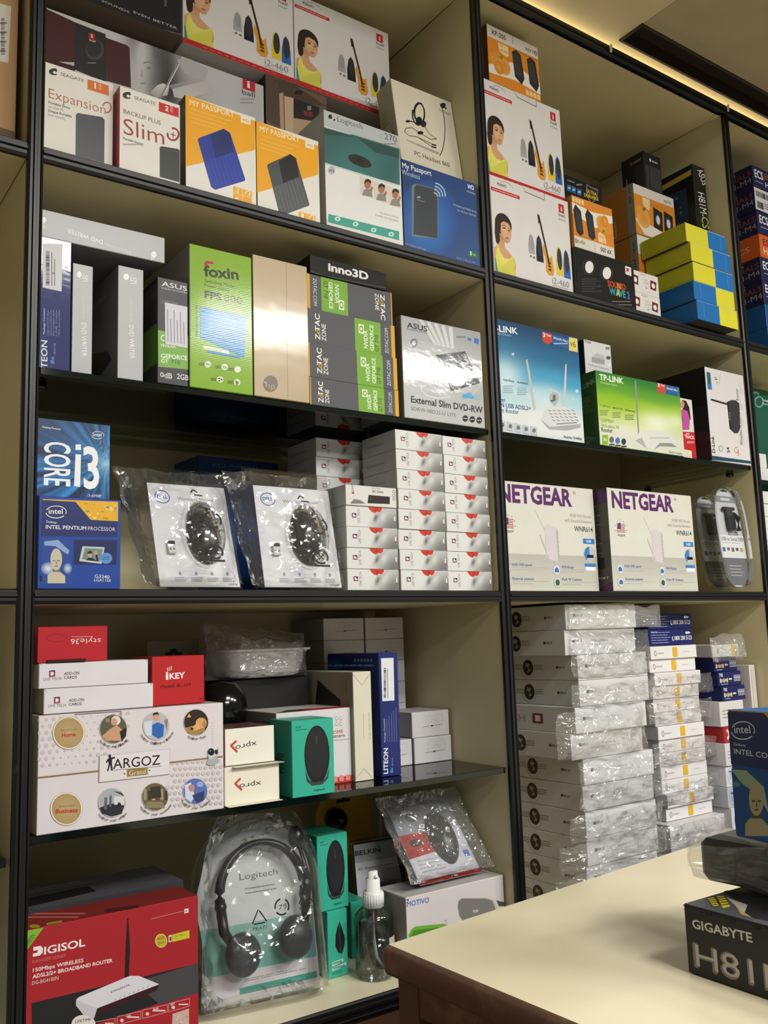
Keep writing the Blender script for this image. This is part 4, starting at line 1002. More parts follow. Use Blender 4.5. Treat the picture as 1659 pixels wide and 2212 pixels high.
# stacks of small white network cards
YS = .008
a = at_y(866.7, 1270, YS); b = at_y(972.8, 1271, YS); t8 = at_y(856, 925.5, YS)
LW = min(b.x - a.x, (X1 - .004 - a.x) / 2) - .0025; LH = (t8.z - ZM) / 8; LD = .105
def live_box(name, label, M):
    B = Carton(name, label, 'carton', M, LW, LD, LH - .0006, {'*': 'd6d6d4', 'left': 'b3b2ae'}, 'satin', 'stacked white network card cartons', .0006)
    F = B.front.unit(); F.whole('d6d6d4')
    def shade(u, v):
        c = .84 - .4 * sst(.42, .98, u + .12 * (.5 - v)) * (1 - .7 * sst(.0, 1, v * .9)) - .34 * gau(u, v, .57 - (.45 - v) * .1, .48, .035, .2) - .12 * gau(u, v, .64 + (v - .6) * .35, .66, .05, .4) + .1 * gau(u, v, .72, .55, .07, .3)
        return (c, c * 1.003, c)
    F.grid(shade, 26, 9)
    F.poly([(.43, .999), (.46, .86), (.51, .75), (.57, .71), (.6, .8), (.65, .76), (.69, .84), (.71, .999)], 'c33a2e')
    F.poly([(.585, .999), (.56, .8), (.6, .82)], '96281f')
    F.arc(.155, .54, .0, .0, 0, 1, 0, 'k', 1)
    F.poly([(.115, .43), (.2, .43), (.2, .65), (.115, .65)], '7a2350'); F.poly([(.135, .48), (.185, .48), (.185, .6), (.135, .6)], 'f0dfe6'); F.poly([(.165, .56), (.2, .56), (.2, .65), (.165, .65)], '2b2030')
    F.text('LIVE TECH', (.27, .2), (.27, .86), .05, '55565a', -.002)
    F.rect(.945, .38, .965, .6, 'efefee'); F.rect(.94, .3, .965, .36, 'b52c55')
    L = B.left.unit(); L.lines(.12, .55, .68, .4, 1, '9d9c9f', .12, .05)
    return B
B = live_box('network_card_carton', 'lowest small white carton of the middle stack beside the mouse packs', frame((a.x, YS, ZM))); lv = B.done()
names = ('lowest', 'second lowest', 'third lowest', 'fourth lowest', 'fourth from top', 'third from top', 'second from top', 'topmost')
c2 = at_y(1065, 1272, .03)
b.x = a.x + LW + .0025
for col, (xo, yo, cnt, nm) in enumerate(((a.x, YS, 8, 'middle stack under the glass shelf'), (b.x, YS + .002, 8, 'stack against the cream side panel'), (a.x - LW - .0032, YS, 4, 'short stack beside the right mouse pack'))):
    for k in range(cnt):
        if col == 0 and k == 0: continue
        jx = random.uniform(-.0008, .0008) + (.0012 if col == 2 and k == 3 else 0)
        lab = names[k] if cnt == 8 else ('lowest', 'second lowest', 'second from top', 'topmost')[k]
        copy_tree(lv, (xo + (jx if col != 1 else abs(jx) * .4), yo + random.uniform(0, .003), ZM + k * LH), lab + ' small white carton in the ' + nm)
xb = at_y(681, 938, .13).x
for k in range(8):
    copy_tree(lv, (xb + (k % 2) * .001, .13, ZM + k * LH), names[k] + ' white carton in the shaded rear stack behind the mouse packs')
B = Carton('adapter_carton', 'white carton with a dark adapter in its window on the short front stack', 'carton', frame((a.x - LW - .0032, YS, ZM + 4 * LH)), LW, LD, LH * .98, {'*': 'd6d5d1', 'left': 'a9a8a4'}, 'satin')
F = B.front; F.text('NANO USB', (828, 1061), (804, 1059), 5, '35353a', .012, (0, 5)); F.text('Wireless Adapter', (822, 1055), (802, 1053), 2.5, '77777a', 0, (0, 3))
F.poly([(756, 1088), (764, 1078), (778, 1080), (790, 1088)], '77797a'); F.poly([(796, 1069), (842, 1073), (842, 1089), (794, 1087)], '2a1b1d'); F.poly([(799, 1072), (806, 1073), (805, 1081), (798, 1080)], '3a2d24')
F.text('PQ-DM', (764, 1066), (763, 1047), 4, '44363c', .01, (4, 0)); F.rect(761, 1063, 765, 1067, 'b52c55')
for k in range(3): F.arc(851, 1062 + k * 8, 3, 3, 0, 360, 1, '55565a', 8)
B.done()
B = Carton('adapter_card_carton', 'dim dark blue carton lying at the back of the shelf behind the mouse packs', 'carton', frame((at_y(428, 990, .27).x, .27, ZM), .05), .17, .1, at_y(500, 990, .27).z - ZM, {'*': '123a6e'}, 'satin')
B.front.text('PCI Adapter', (460, 1009), (560, 1013), 8, '4a78a8'); B.done()
# ------------------------------------------------------------------ lower left bay, on the lower glass shelf
random.seed(11)
B = box_px('camera_carton', 'big white carton with round photos reading ARGOZ Grand on the lower glass shelf', 'carton', (83, 1547), (482, 1517), Z3, .16, .004, col={'*': 'd9d2d6', 'top': 'b5aca9', 'left': '9c9399'}, mat='card')
F = B.front
for j in range(9):
    for i in range(24):
        x = 84 + i * 16 + (j % 2) * 8; y0 = 1556 + j * 14 - (x - 83) * .078
        if x < 300 and y0 < 1664 - (x - 83) * .09 and j < 9 and (x - 90) < 200 - j * 6 and not (238 < x < 370 and 1615 < y0 < 1690): F.ell(x, y0, 3.4 + 1.5 * math.sin(i * .6 + j * .35), 3.4 + 1.5 * math.sin(i * .6 + j * .35), 'c6bcbe', 10)
for j in range(8):
    for i in range(13):
        x = 340 + i * 11 + (j % 2) * 5.5; y0 = 1650 + j * 13 - (x - 340) * .05
        if x < 478 and y0 > 1648 - (x - 340) * .09 and y0 < 1745 - (x - 340) * .02 and not (x < 370 and y0 < 1690) and x + (8 - j) * 4 > 372: F.ell(x, y0, 4.2, 4.2, 'c6bcbe', 10)
F.line([(81, 1680), (214, 1665)], 3, '8f7048'); F.line([(366, 1647), (480, 1634)], 3, '8f7048')
def photo(cx, cy, r, bg):
    F.ell(cx, cy, r, r * 1.06, 'c9c2be', 30); F.ell(cx, cy, r - 1, (r - 1) * 1.06, bg, 30)
for cx, cy, t in ((148, 1583, 'Home'), (143, 1747, 'Business')):
    F.ell(cx, cy, 35, 36, 'b3a07e', 36); F.ell(cx, cy, 34, 35, 'eee8df', 36); F.ell(cx, cy, 32, 33, 'b9a274', 36, edge='ab9264')
    F.text('Secure your', (cx - 17, cy - 3), (cx + 18, cy - 6), 5, '5a4c36'); w2 = 16 if t == 'Home' else 25; F.text(t, (cx - w2 + 1, cy + 10), (cx + w2 - 1, cy + 7), 9, 'b5302a', .03)
photo(244.5, 1574.5, 30, '5d5a48'); F.poly([(220, 1590), (238, 1574), (252, 1566), (268, 1580), (266, 1600), (230, 1600)], 'c69a78'); F.ell(250, 1556, 10, 10, 'ded8cf', 16); F.ell(246, 1559, 7, 8, 'c79a80', 14); F.poly([(258, 1580), (272, 1572), (272, 1590), (262, 1602)], '2a2622'); F.rect(228, 1552, 236, 1560, '8f8a6c')
photo(337, 1568, 29, 'b9b6bd'); F.poly([(310, 1560), (328, 1556), (326, 1590), (314, 1588)], 'cdd6e6'); F.poly([(328, 1566), (340, 1560), (354, 1566), (352, 1590), (342, 1596), (328, 1588)], '2f66b4'); F.ell(336, 1549, 7, 8, 'c99c82', 14); F.poly([(329, 1546), (331, 1540), (340, 1538), (344, 1545), (338, 1543)], '33241f'); F.poly([(354, 1556), (362, 1552), (360, 1580)], '8a7a66')
photo(423, 1560, 27, '33271f'); F.poly([(400, 1572), (445, 1560), (441, 1580), (425, 1588), (406, 1584)], 'a57f4a'); F.ell(434, 1562, 12, 12, 'd3a066', 18); F.poly([(412, 1572), (428, 1560), (432, 1574), (418, 1579)], 'd8aa74'); F.ell(414, 1574, 3.5, 3, '2a1d16', 10); F.poly([(440, 1555), (446, 1566), (440, 1574), (436, 1564)], 'b37f48'); F.poly([(403, 1550), (408, 1541), (412, 1549)], 'e0b44a')
photo(241.5, 1733.5, 30, 'a8abb0'); F.poly([(214, 1745), (240, 1735), (268, 1740), (262, 1758), (240, 1764), (220, 1757)], '2f3135'); F.rect(246, 1720, 268, 1738, 'd2d3d5'); F.poly([(225, 1722), (231, 1722), (230, 1748), (224, 1748)], '606368'); F.poly([(236, 1718), (241, 1718), (240, 1742), (235, 1743)], '606368'); F.poly([(243, 1708), (262, 1712), (268, 1720)], '3d4045'); F.ell(257, 1738, 4, 5, '26282c', 10)
photo(334.5, 1721, 29, '6a5d48'); 
for k in range(6): F.rect(310 + k * 9, 1704 + (k % 2) * 4, 316 + k * 9, 1728, ['9a8f78', '40382c', 'c0b49a', '544a38'][k % 4])
F.poly([(318, 1732), (350, 1732), (356, 1745), (312, 1745)], '8a7d60'); F.poly([(324, 1700), (346, 1698), (348, 1722), (326, 1726)], '3c3428')
photo(421, 1709, 27, '5a6db0'); F.poly([(398, 1696), (412, 1690), (420, 1720), (412, 1733), (400, 1724)], 'cdd3e6'); F.ell(413, 1702, 7, 8, 'b98a78', 12); F.poly([(414, 1718), (440, 1708), (440, 1728), (424, 1735)], '2f416c'); F.ell(432, 1694, 8, 6, '8fa4dc', 12)
def curve_text(t, cx, cy, r, a0, a1, h):
    n = len(t)
    for i, ch in enumerate(t):
        if ch == ' ': continue
        a = math.radians(a0 + (a1 - a0) * (i + .5) / n); dl = abs(math.radians(a1 - a0)) / n * r * .42
        x, y = cx + r * math.cos(a), cy + r * math.sin(a); tx, ty = math.sin(a), -math.cos(a)
        F.text(ch, (x - tx * dl, y - ty * dl), (x + tx * dl, y + ty * dl), h, '4a4649', .005)
curve_text('Monitor the Elderly', 244, 1574, 41, 138, 36, 5.5); curve_text('Monitor Children & Infants', 337, 1568, 40, 150, 20, 5.5); curve_text('Monitor Pets', 423, 1560, 38, 120, 55, 5.5)
curve_text('Monitor your office', 241, 1733, 41, 138, 36, 5.5); curve_text('Monitor your warehouse', 334, 1721, 40, 145, 25, 5.5); curve_text('Monitor your workshop', 421, 1709, 38, 145, 30, 5.5)
F.poly([(214, 1632), (366, 1617), (366, 1672), (213, 1690)], 'b8b0b3'); F.poly([(215, 1633), (365, 1618), (365, 1671), (214, 1689)], 'ded8dc')
F.text('ARGOZ', (243, 1661), (345, 1651), 21, '222024', .006); F.line([(238, 1664), (347, 1655)], 1, '4a4649')
F.poly([(231, 1640), (237, 1634), (240, 1636), (248, 1634), (247, 1638), (241, 1640), (241, 1650), (243, 1664), (239, 1664), (237, 1652), (233, 1666), (230, 1665), (234, 1650), (232, 1644), (229, 1650), (228, 1645)], '222024'); F.ell(236, 1633, 3.2, 3.6, '222024', 10)
F.poly([(273, 1662), (318, 1657), (318, 1673), (273, 1678)], '927a42'); F.text('Grand', (278, 1675), (314, 1671), 10, 'e6dcc6', -.004); F.ell(268, 1671, 2, 2, '6a6260', 8); F.ell(322, 1664, 2, 2, '6a6260', 8)
F.poly([(445, 1650), (450, 1636), (467, 1632), (472, 1644), (464, 1652), (452, 1653)], 'a9adb3'); F.poly([(449, 1622), (456, 1615), (464, 1618), (466, 1632), (452, 1640), (448, 1634)], 'c6c8cc'); F.ell(455, 1624, 7, 8, '1d1e21', 16); F.ell(466, 1624, 4, 5, '2a2b2e', 10); F.ell(453, 1622, 2, 2, '77797e', 8); F.line([(470, 1630), (470, 1615)], 1.4, '9a9ca0')
for k in range(24): F.rect(458, 1560 + k * 6 - (k > 9) * 0, 459, 1562 + k * 6, 'a9a0a2') if not 8 < k < 16 else None
F.poly([(160, 1541), (262, 1534), (262, 1552), (261, 1552), (260, 1536), (162, 1543)], '9c9295')
T_ = B.top.unit(); T_.line([(.02, .5), (.98, .5)], .02, '6c6462'); T_.rect(.43, .0, .62, .3, 'a69d9a')
arg = B; B.done()
zA = Z3 + arg.h
def addon(TL, TR, z, h, label):
    B = box_px('add_on_card_carton', label, 'carton', TL, TR, z, .12, .012, h=h, col={'*': 'dad7dd', 'left': 'aaa7a6', 'top': 'c4c1c4'}, group='add-on card cartons', mat='satin')
    F = B.front; x, y = TL[0], TL[1]
    F.poly([(x + 22, y + 17), (x + 35, y + 16), (x + 35, y + 30), (x + 22, y + 31)], '8a2250'); F.poly([(x + 25, y + 20), (x + 32, y + 19.5), (x + 32, y + 27), (x + 25, y + 28)], 'e6dce4'); F.poly([(x + 29, y + 16.5), (x + 35, y + 16), (x + 35, y + 24)], '3a2a52')
    F.text('LIVE TECH', (x + 10, y + 39), (x + 48, y + 37), 6, '55565a', -.002); F.text('ADD-ON', (x + 54, y + 27), (x + 87, y + 25), 6, '3a3a3e', .012); F.text('CARDS', (x + 54, y + 35.5), (x + 82, y + 34), 6, '3a3a3e', .012)
    F.line([(x + 2, y + 1.5), (x + 7, y + 6)], 1, '9a979b'); F.line([(TR[0] - 9, TR[1] + 1), (TR[0] - 2, TR[1] + 7)], 1.2, '77747a')
    B.done(); return B
h1 = at_y(94, 1489, .012).z - zA - .0008
zA += .0008
addon((94.5, 1489), (331, 1472), zA, h1, 'lower of two white ADD-ON CARDS cartons on the round photo carton')
addon((84, 1431.5), (320, 1421), zA + h1 + .0006, h1, 'upper of two white ADD-ON CARDS cartons under the small red carton')
zs = zA + 2 * h1 + .0012
B = box_px('mouse_carton', 'red carton with upside down style36 lettering on top of the white add-on cartons', 'carton', (81.5, 1354.5), (232.5, 1353), zs, .09, .012, mat='satin', col={'*': 'b5222c', 'left': '7d1a20', 'bottom': '5a1216'})
F = B.front; F.text('style', (218, 1379), (173, 1379.5), 11, 'e6d5d5', -.008, (0, 11)); F.text('36', (171, 1380), (153, 1380.5), 11, 'e6d5d5', .0, (0, 11)); F.line([(154, 1375.5), (200, 1375)], 1, 'd9b0b2'); F.arc(122, 1378, 22, 8, 0, 360, 1, '8a1c26', 22)
B.mb.cbox(.012, -.002, .0, B.w - .03, .001, .004, '3a1014', .0004)
B.done()
B = box_px('keyboard_accessory_carton', 'red carton reading iKEY Model IK-109 beside the white add-on cartons', 'carton', (327.5, 1419), (441.5, 1411.5), zA, .1, .02, mat='satin', col={'*': 'b8262a', 'right': '8a1d20', 'top': 'a02226', 'left': '7d1a20'})
F = B.front; F.text('i', (358, 1468), (364, 1467.5), 16, 'ece6e6', .03); F.text('KEY', (366, 1467), (400, 1464), 12, 'ece6e6', .03)
for k in range(9): F.rect(361 + (k % 3) * 4, 1449 - (k // 3) * 3 - (k % 3) * 2, 363 + (k % 3) * 4, 1451 - (k // 3) * 3 - (k % 3) * 2, 'ece6e6')
F.text('Model: IK-109', (347, 1487), (412, 1482), 7, '5a0f12', .03); F.poly([(441, 1507), (430, 1508), (430, 1511), (443, 1510)], '8a1d20')
B.done()
def xp(TL, TR, z, y, label, dz):
    B = box_px('speaker_carton', label, 'carton', TL, TR, z, .09, y, col={'*': 'e3dfd3', 'left': '8a5a52', 'top': '7a4a46'}, mat='satin')
    B.done(); F = None
    return B
B = box_px('speaker_carton', 'lower of two white cartons with upside down xpro lettering and an open flap', 'carton', (485, 1658), (603, 1653), Z3, .085, .014, col={'*': 'e6e1d2', 'top': '9a8f86'}, mat='satin')
F = B.front; F.text('xpro', (564, 1687), (517, 1694), 11, '2f2d2d', .0, (0, 11)); F.line([(519, 1682), (508, 1693), (522, 1706)], 5, 'c04a35')
B.mb.cbox(.0, -.014, 0.0003, B.w * .98, 0, .0012, 'd9d3c2', .0003); B.mb.cbox(.012, -.01, B.h - .0012, B.w + .004, .002, B.h - .0004, 'd6d0c0', .0003)
lo = B; B.done()
B = box_px('speaker_carton', 'upper of two white cartons with upside down xpro lettering beside the round photo carton', 'carton', (485, 1576), (592, 1570), Z3 + lo.h + .0012, .085, .014, col={'*': 'e8e4da', 'top': '5a3432', 'left': '8a5a52'}, mat='satin')
F = B.front; F.text('xpro', (554, 1601), (508, 1611), 11, '2f2d2d', .0, (0, 11)); F.line([(510, 1601), (499, 1611), (512, 1624)], 5, 'c04a35')
B.done()
# mint green mouse cartons
MINT = '35a88e'
def mint_box(M, w_, d, h, label, art=True):
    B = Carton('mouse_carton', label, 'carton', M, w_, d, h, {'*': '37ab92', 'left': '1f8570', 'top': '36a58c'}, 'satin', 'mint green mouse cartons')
    f = B.front.unit()
    f.ell(.59, .53, .3, .385, '1d2021', 34); f.poly([(.3, .35), (.33, .2), (.45, .13), (.7, .13), (.84, .2), (.88, .35), (.8, .22), (.68, .17), (.5, .17), (.38, .22)], '3a4444')
    f.ell(.59, .56, .27, .34, '27292b', 30); f.poly([(.56, .78), (.6, .78), (.6, .67), (.56, .67)], '3f4244'); f.line([(.58, .9), (.58, .78)], .004, '101112')
    f.text('M170', (.1, .9), (.22, .9), .028, '1c4a40', .004); f.lines(.1, .882, .38, .876, 1, '1c6a58', .008, .05); f.text('logitech', (.5, .055), (.76, .055), .03, '123a31', .006)
    L = B.left.unit(); L.text('M170', (.62, .3), (.62, .56), .3, '123a31', .012)
    return B
p = at_y(632, 1720, .002); q = at_y(723.5, 1708, .002); t = at_y(632.6, 1558, .002)
B = mint_box(frame((p.x, .002, Z3)), q.x - p.x, .07, t.z - Z3, 'mint green carton with a black mouse at the front of the lower glass shelf'); MW, MH = B.w, B.h
B.done()
a = at_z(760.5, 1690, Z3); a = at_y(760.5, 1690, max(a.y, .076)); a.z = Z3
hz = at_y(754.8, 1527.5, a.y).z - Z3
l = at_y(596, 1550, a.y)
B = Carton('camera_carton', 'white and red DOME camera carton standing behind the mint green mouse carton', 'carton', frame((l.x, a.y, Z3)), a.x - l.x, .12, hz, {'*': 'd6d2d6', 'left': '8f8888', 'top': 'cfc8c6'}, 'satin')
F = B.front; F.poly([(723, 1680), (760, 1674), (760.5, 1690), (723, 1697)], 'b8332c'); F.text('DOME', (712, 1587), (741, 1583), 7, 'b23a33', .015); F.text('Camera', (712, 1595), (745, 1591), 7, '6d4a4c', .012); F.line([(720, 1600), (757, 1596)], 1, 'b2524c')
for k in range(4): F.arc(727 + (k % 2) * 9, 1552 + (k // 2) * 12, 3, 4, 0, 300, 1.5, 'a9a4a8', 8)
for k in range(3): F.rect(719 + k * 14, 1677 - k * 2, 729 + k * 14, 1689 - k * 2, 'd98a86')
T_ = B.top.unit(); T_.poly([(.3, 0), (1, 0), (1, .22), (.62, .3)], 'b8332c'); T_.poly([(.0, .0), (.3, .0), (.62, .3), (.3, .34)], '3a2626')
L = B.left.unit(); L.text('HIKVISION', (.3, .78), (.95, .8), .09, '5a3f42', .012)
B.done()
a = at_z(764, 1689.6, Z3); b = at_z(810, 1685.5, Z3)
hz = at_y(759.7, 1452, a.y).z - Z3
B = Carton('tablet_carton', 'cream carton with a black wedge picture standing edge on', 'carton', frame((a.x + .0035, a.y, Z3), 0), math.hypot(b.x - a.x, b.y - a.y), .2, hz, {'*': 'd6d1be', 'left': '8d8878', 'top': 'b5af9e'}, 'card')
F = B.front; F.line([(761, 1455), (782, 1480), (801, 1453)], 1.2, '9a9484'); F.line([(765, 1687), (786, 1660), (808, 1684)], 1.2, '9a9484'); F.line([(785, 1540), (786, 1595)], 1, '9a9484'); F.text('P/N M41500207 REV.A', (795, 1540), (798, 1597), 3, '8f8a78', 0, (3, 0))
L = B.left; L.poly([(686, 1468), (735, 1512), (736, 1524), (682, 1530), (681, 1522)], '242424'); L.line([(673, 1455), (674, 1560)], 1.5, '4a463c'); L.text('OWSTA', (749, 1498), (748, 1468), 4, '55503f', .004, (3, 0))
B.done()
a = at_z(825.5, 1679, Z3); b = at_z(867.5, 1677, Z3); hz = at_y(817, 1411, a.y).z - Z3
B = Carton('drive_carton', 'dark blue drive carton reading LITEON standing on end beside the small white hang tab cartons', 'carton', frame((a.x, a.y, Z3)), at_y(867.5, 1677, a.y).x - a.x, .17, hz, {'*': '232d6c', 'left': '1a2a62', 'top': '28337a'}, 'satin')
F = B.front; F.text('LITEON', (838, 1671), (838, 1616), 10, 'e6e8f0', .02, (-9, 0)); F.text('8x', (849, 1669), (849, 1657), 6, '58a0dc', .012, (-6, 0)); F.text('eBAU108', (849, 1655), (849, 1637), 3, '8a92c8', 0, (-3, 0))
F.text('Package Contents', (833, 1603), (831, 1552), 3, 'b5badc', .01, (-3, 0))
for k in range(5): F.line([(837 + k * 5, 1602), (835 + k * 5, 1553 - k * 6)], .9, '8088bc')
L = B.left; L.ell(720, 1442, 30, 26, '1d5a92', 20, edge='1a2a62'); L.lines(700, 1437, 808, 1438, 1, '6f8fc0', 4, .02)
for k in range(6): L.ell(767 + k * 7, 1426, 3, 4, '5a78b0', 10)
B.done()
st = MB(); mi = B.M.inverted(); yy = a.y - .0005
q = [mi @ at_y(x, y, yy) for x, y in ((823, 1422), (850, 1421), (852, 1513), (826, 1515))]
st.poly(q, 'dcdce2'); sf = Face(st, (0, -.0007, 0), (1, 0, 0), (0, 0, 1), 1, 1, mi); sf.bars(829, 1443, 834, 1508, 34, '2a2a2e', False); sf.line([(838, 1508), (837, 1445)], 1.2, '77777c')
so = st.build('barcode_sticker', 'card', B.obj); so['label'] = 'white sticker with a bar code'
# white cartons with hang tabs
def tab_box(M, w_, d, h, label, group='white hang tab cartons'):
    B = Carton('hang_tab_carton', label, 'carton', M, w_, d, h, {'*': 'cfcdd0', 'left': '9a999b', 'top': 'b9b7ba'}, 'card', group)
    f = B.front.unit(); f.line([(.28, .4), (.82, .44)], .022, '8d8b8e'); f.rect(.5, .39, .56, .44, '3a3a3c')
    f.line([(.38, .48), (.38, .8), (.82, .84), (.82, .5)], .01, 'b0aeb1'); f.line([(.44, .58), (.52, .58), (.54, .66), (.62, .68), (.64, .6), (.74, .62)], .014, 'b0aeb1')
    return B
a = at_z(896, 1651.5, Z3); b = at_z(984, 1641, Z3); zt_ = at_y(894.5, 1595, a.y).z
w_ = min(at_y(984, 1641, a.y).x, X1 - .003) - a.x
B = tab_box(frame((a.x, a.y, Z3)), w_, .1, zt_ - Z3 - .0006, 'lower front white carton with a hang tab, right of the dark blue carton'); hb0 = B.done()
copy_tree(hb0, (a.x - .002, a.y + .002, zt_), 'upper front white carton with a hang tab, right of the dark blue carton')
c = copy_tree(hb0, (a.x - w_ * .8 - .003, a.y + .003, Z3), 'white carton with a hang tab half hidden by the dark blue carton'); c.scale = (.8, 1, 1)
# stack at the back against the side panel
yb = .27; t = at_y(788, 1334, yb); t2 = at_y(871, 1333, yb); n5 = at_y(790, 1381, yb)
hk = t.z - n5.z; wk = t2.x - t.x
wk = min(wk, X1 - .002 - t.x)
B = tab_box(frame((t.x, yb, t.z - hk)), wk - .001, .12, hk - .0006, 'topmost white hang tab carton of the rear stack against the side panel'); k0 = B.done()
nk = int((t.z - Z3) / hk)
rest = (t.z - Z3) - nk * hk
for k in range(1, nk + 1):
    z = t.z - hk * (k + 1)
    if z < Z3 - .001: z = None
    if z is not None: copy_tree(k0, (t.x, yb, z), ('', 'second', 'third', 'fourth', 'fifth', 'sixth', 'seventh', 'eighth')[k] + ' white hang tab carton down the rear stack against the side panel')
for k in range(0, nk + 1):
    z = t.z - hk * (k + 1)
    if z >= Z3 - .001: copy_tree(k0, (t.x - wk - .001, yb + .002, z), ('topmost', 'second', 'third', 'fourth', 'fifth', 'sixth', 'seventh', 'eighth')[k] + ' white hang tab carton in the rear stack nearer the bagged tray')
if rest > .004:
    for dx in (0, -wk - .001):
        mb = MB(); mb.cbox(0, 0, 0, wk - .001, .12, rest - .001, 'b9b7ba'); tag(mb.build('hang_tab_carton', 'card', None, frame((t.x + dx, yb, Z3))), 'thin white carton lying under the rear hang tab stack ' + ('by the side panel' if dx == 0 else 'nearer the tray'), 'carton')
# bagged white tray, dark camera pack, teal card pack, grey hang card
def tray():
    zt_ = at_y(480, 1405, .17).z; x0 = at_y(482, 1405, .17).x; x1 = at_y(690, 1405, .17).x
    zb = at_y(520, 1470, .17).z
    r = empty('bagged_tray', frame((x0, .17, zb)), 'shallow white tray in a clear bag high at the back of the lower bay', 'tray')
    W, H = x1 - x0, zt_ - zb
    mb = MB(); n = 24
    prof = lambda s, z: [(W / 2 + W / 2 * s * math.copysign(abs(math.cos(t)) ** .5, math.cos(t)), .07 + .07 * s * math.copysign(abs(math.sin(t)) ** .5, math.sin(t)), z) for t in [2 * math.pi * k / n for k in range(n)]]
    R_ = [prof(.62, .002), prof(.78, .006), prof(.92, H * .86), prof(1.0, H), prof(1.0, H - .004)]
    vs = [q for r_ in R_ for q in r_]; fs = [(i * n + k, i * n + (k + 1) % n, (i + 1) * n + (k + 1) % n, (i + 1) * n + k) for i in range(4) for k in range(n)] + [tuple(range(n))[::-1], tuple(range(3 * n, 4 * n))]
    mb.mesh(vs, fs, 'a9a9a6', 0, True); mb.build('tray', 'white_plastic', r)
    mb = MB(); sheet(mb, W * 1.04, H * 1.9, .12, 16, 14, 21, .006, y0=-.012, shape=lambda u, v, x, z, b: (x - W * .06, z * (1 - .25 * u) , b)); mb.build('plastic_bag', 'bag', r)
    # what carries it
    mb = MB(); mb.cbox(0, 0, 0, W * .8, .1, zb - Z3 - .001, {'*': '2f2e2d', 'front': '242424'}); B = mb.build('camera_carton', 'satin', None, frame((x0 + .03, .2, Z3))); tag(B, 'dark carton at the back that carries the bagged white tray', 'carton')
tray()
r = empty('camera_pack', frame((.612, .12, Z3)), 'dark rounded glossy device standing behind the red iKEY carton and the teal card', 'device')
hC = at_y(520, 1470, .13).z - Z3
mb = MB(); mb.lathe([(.0, 0), (.04, 0), (.042, .004), (.03, hC * .3), (.022, hC * .45)], 'k', 24, 0, (.045, .035, 0)); mb.build('stand', 'black', r)
mb = MB(); mb.lathe([(0, hC), (.024, hC * .97), (.037, hC * .88), (.042, hC * .74), (.037, hC * .6), (.024, hC * .5), (0, hC * .46)], 'k', 28, 0, (.045, .035, 0)); mb.build('dome', 'shiny_black', r)
# teal blister card lying tilted on the xpro cartons
p = at_y(447, 1500, .172)
r = empty('card_pack', frame((.592, .172, Z3 + .001)), 'teal card in a thin clear pack beside the big white carton with round photos', 'blister pack')
p.x = .592; q = V((.614, 0, 0)); zt_ = p.z - Z3
mb = MB(); mb.cbox(0, 0, 0, q.x - p.x, .0015, zt_, '2f8aa0', .0004); F = Face(mb, (0, 0, 0), (1, 0, 0), (0, 0, 1), q.x - p.x, zt_).unit(); F.lines(.15, .95, .8, .7, 3, '8fc4d2', .012); F.rect(.5, .5, .85, .72, 'c9dfe6'); mb.build('backing_card', 'card', r)
mb = MB(); mb.cbox(-.003, .002, 0.001, q.x - p.x + .003, .012, zt_ * .99, 'w', .002); mb.build('clear_shell', 'blister', r)
p = at_y(318, 1385, .3); q = at_y(430, 1388, .3)
mb = MB(); w_ = q.x - p.x; mb.cbox(0, 0, 0, w_, .06, p.z - Z3 - .03, '77736a'); mb.cbox(0, .0, p.z - Z3 - .03, w_, .0012, p.z - Z3, '8a8678', .0004)
F = Face(mb, (0, 0, 0), (1, 0, 0), (0, 0, 1), w_, p.z - Z3).unit(); F.line([(.36, .9), (.44, .9), (.47, .925), (.53, .925), (.56, .9), (.64, .9)], .03, '1a1a18')
tag(mb.build('hang_card_box', 'card', None, frame((p.x, .3, Z3))), 'dim grey box with a peg hole at the back behind the red iKEY carton', 'box')
p = at_y(440, 1435, .32); q = at_y(465, 1435, .32)
mb = MB(); mb.cbox(0, 0, 0, q.x - p.x, .04, p.z - Z3, '8f8b80'); F = Face(mb, (0, 0, 0), (1, 0, 0), (0, 0, 1), q.x - p.x, p.z - Z3).unit(); F.line([(.1, .85), (.9, .85)], .006, '4a463c'); F.line([(.1, .6), (.9, .6)], .004, '4a463c')
tag(mb.build('accessory_box', 'card', None, frame((p.x, .32, Z3))), 'narrow grey white box at the back just right of the red iKEY carton', 'box')
# ------------------------------------------------------------------ lower left bay, on the base board
random.seed(5)
B = box_px('router_carton', 'large red carton reading DIGISOL on the base board at the bottom left', 'carton', (56, 2010), (428, 1940), ZZ, .07, .006, col={'*': 'a3262c', 'top': '7f2a2a', 'right': '8a1f26', 'left': '7a1a20'}, mat='card')
F = B.front
F.poly([(55, 2011), (94, 2004), (54, 2058)], '7fb336'); F.text('GREEN', (58, 2040), (72, 2020), 5, '2f4a1a', .01); F.text('PRODUCT', (58, 2048), (78, 2020), 5, '2f4a1a', .01)
F.poly([(72, 2046), (88, 2043), (93, 2049), (92, 2058), (86, 2064), (71, 2067), (71, 2060), (80, 2058), (82, 2052), (72, 2054)], 'e9e2e0'); F.text('IGISOL', (95, 2062), (184, 2043), 16, 'e9e2e0', .02)
F.text('RANGER SERIES', (70, 2081), (142, 2067), 7, 'c86a66', .004); F.text('150Mbps WIRELESS', (71, 2100), (180, 2078), 8, 'ecdfdc', .02); F.text('ADSL2/2+ BROADBAND ROUTER', (70, 2114), (243, 2078), 8, 'ecdfdc', .02); F.text('DG-BG4100N', (69, 2128), (126, 2116), 8, 'dccac6', -.002)
F.poly([(275, 1984), (277, 1982), (281, 2050), (278, 2115), (269, 2116), (271, 2050)], '2c1c20')
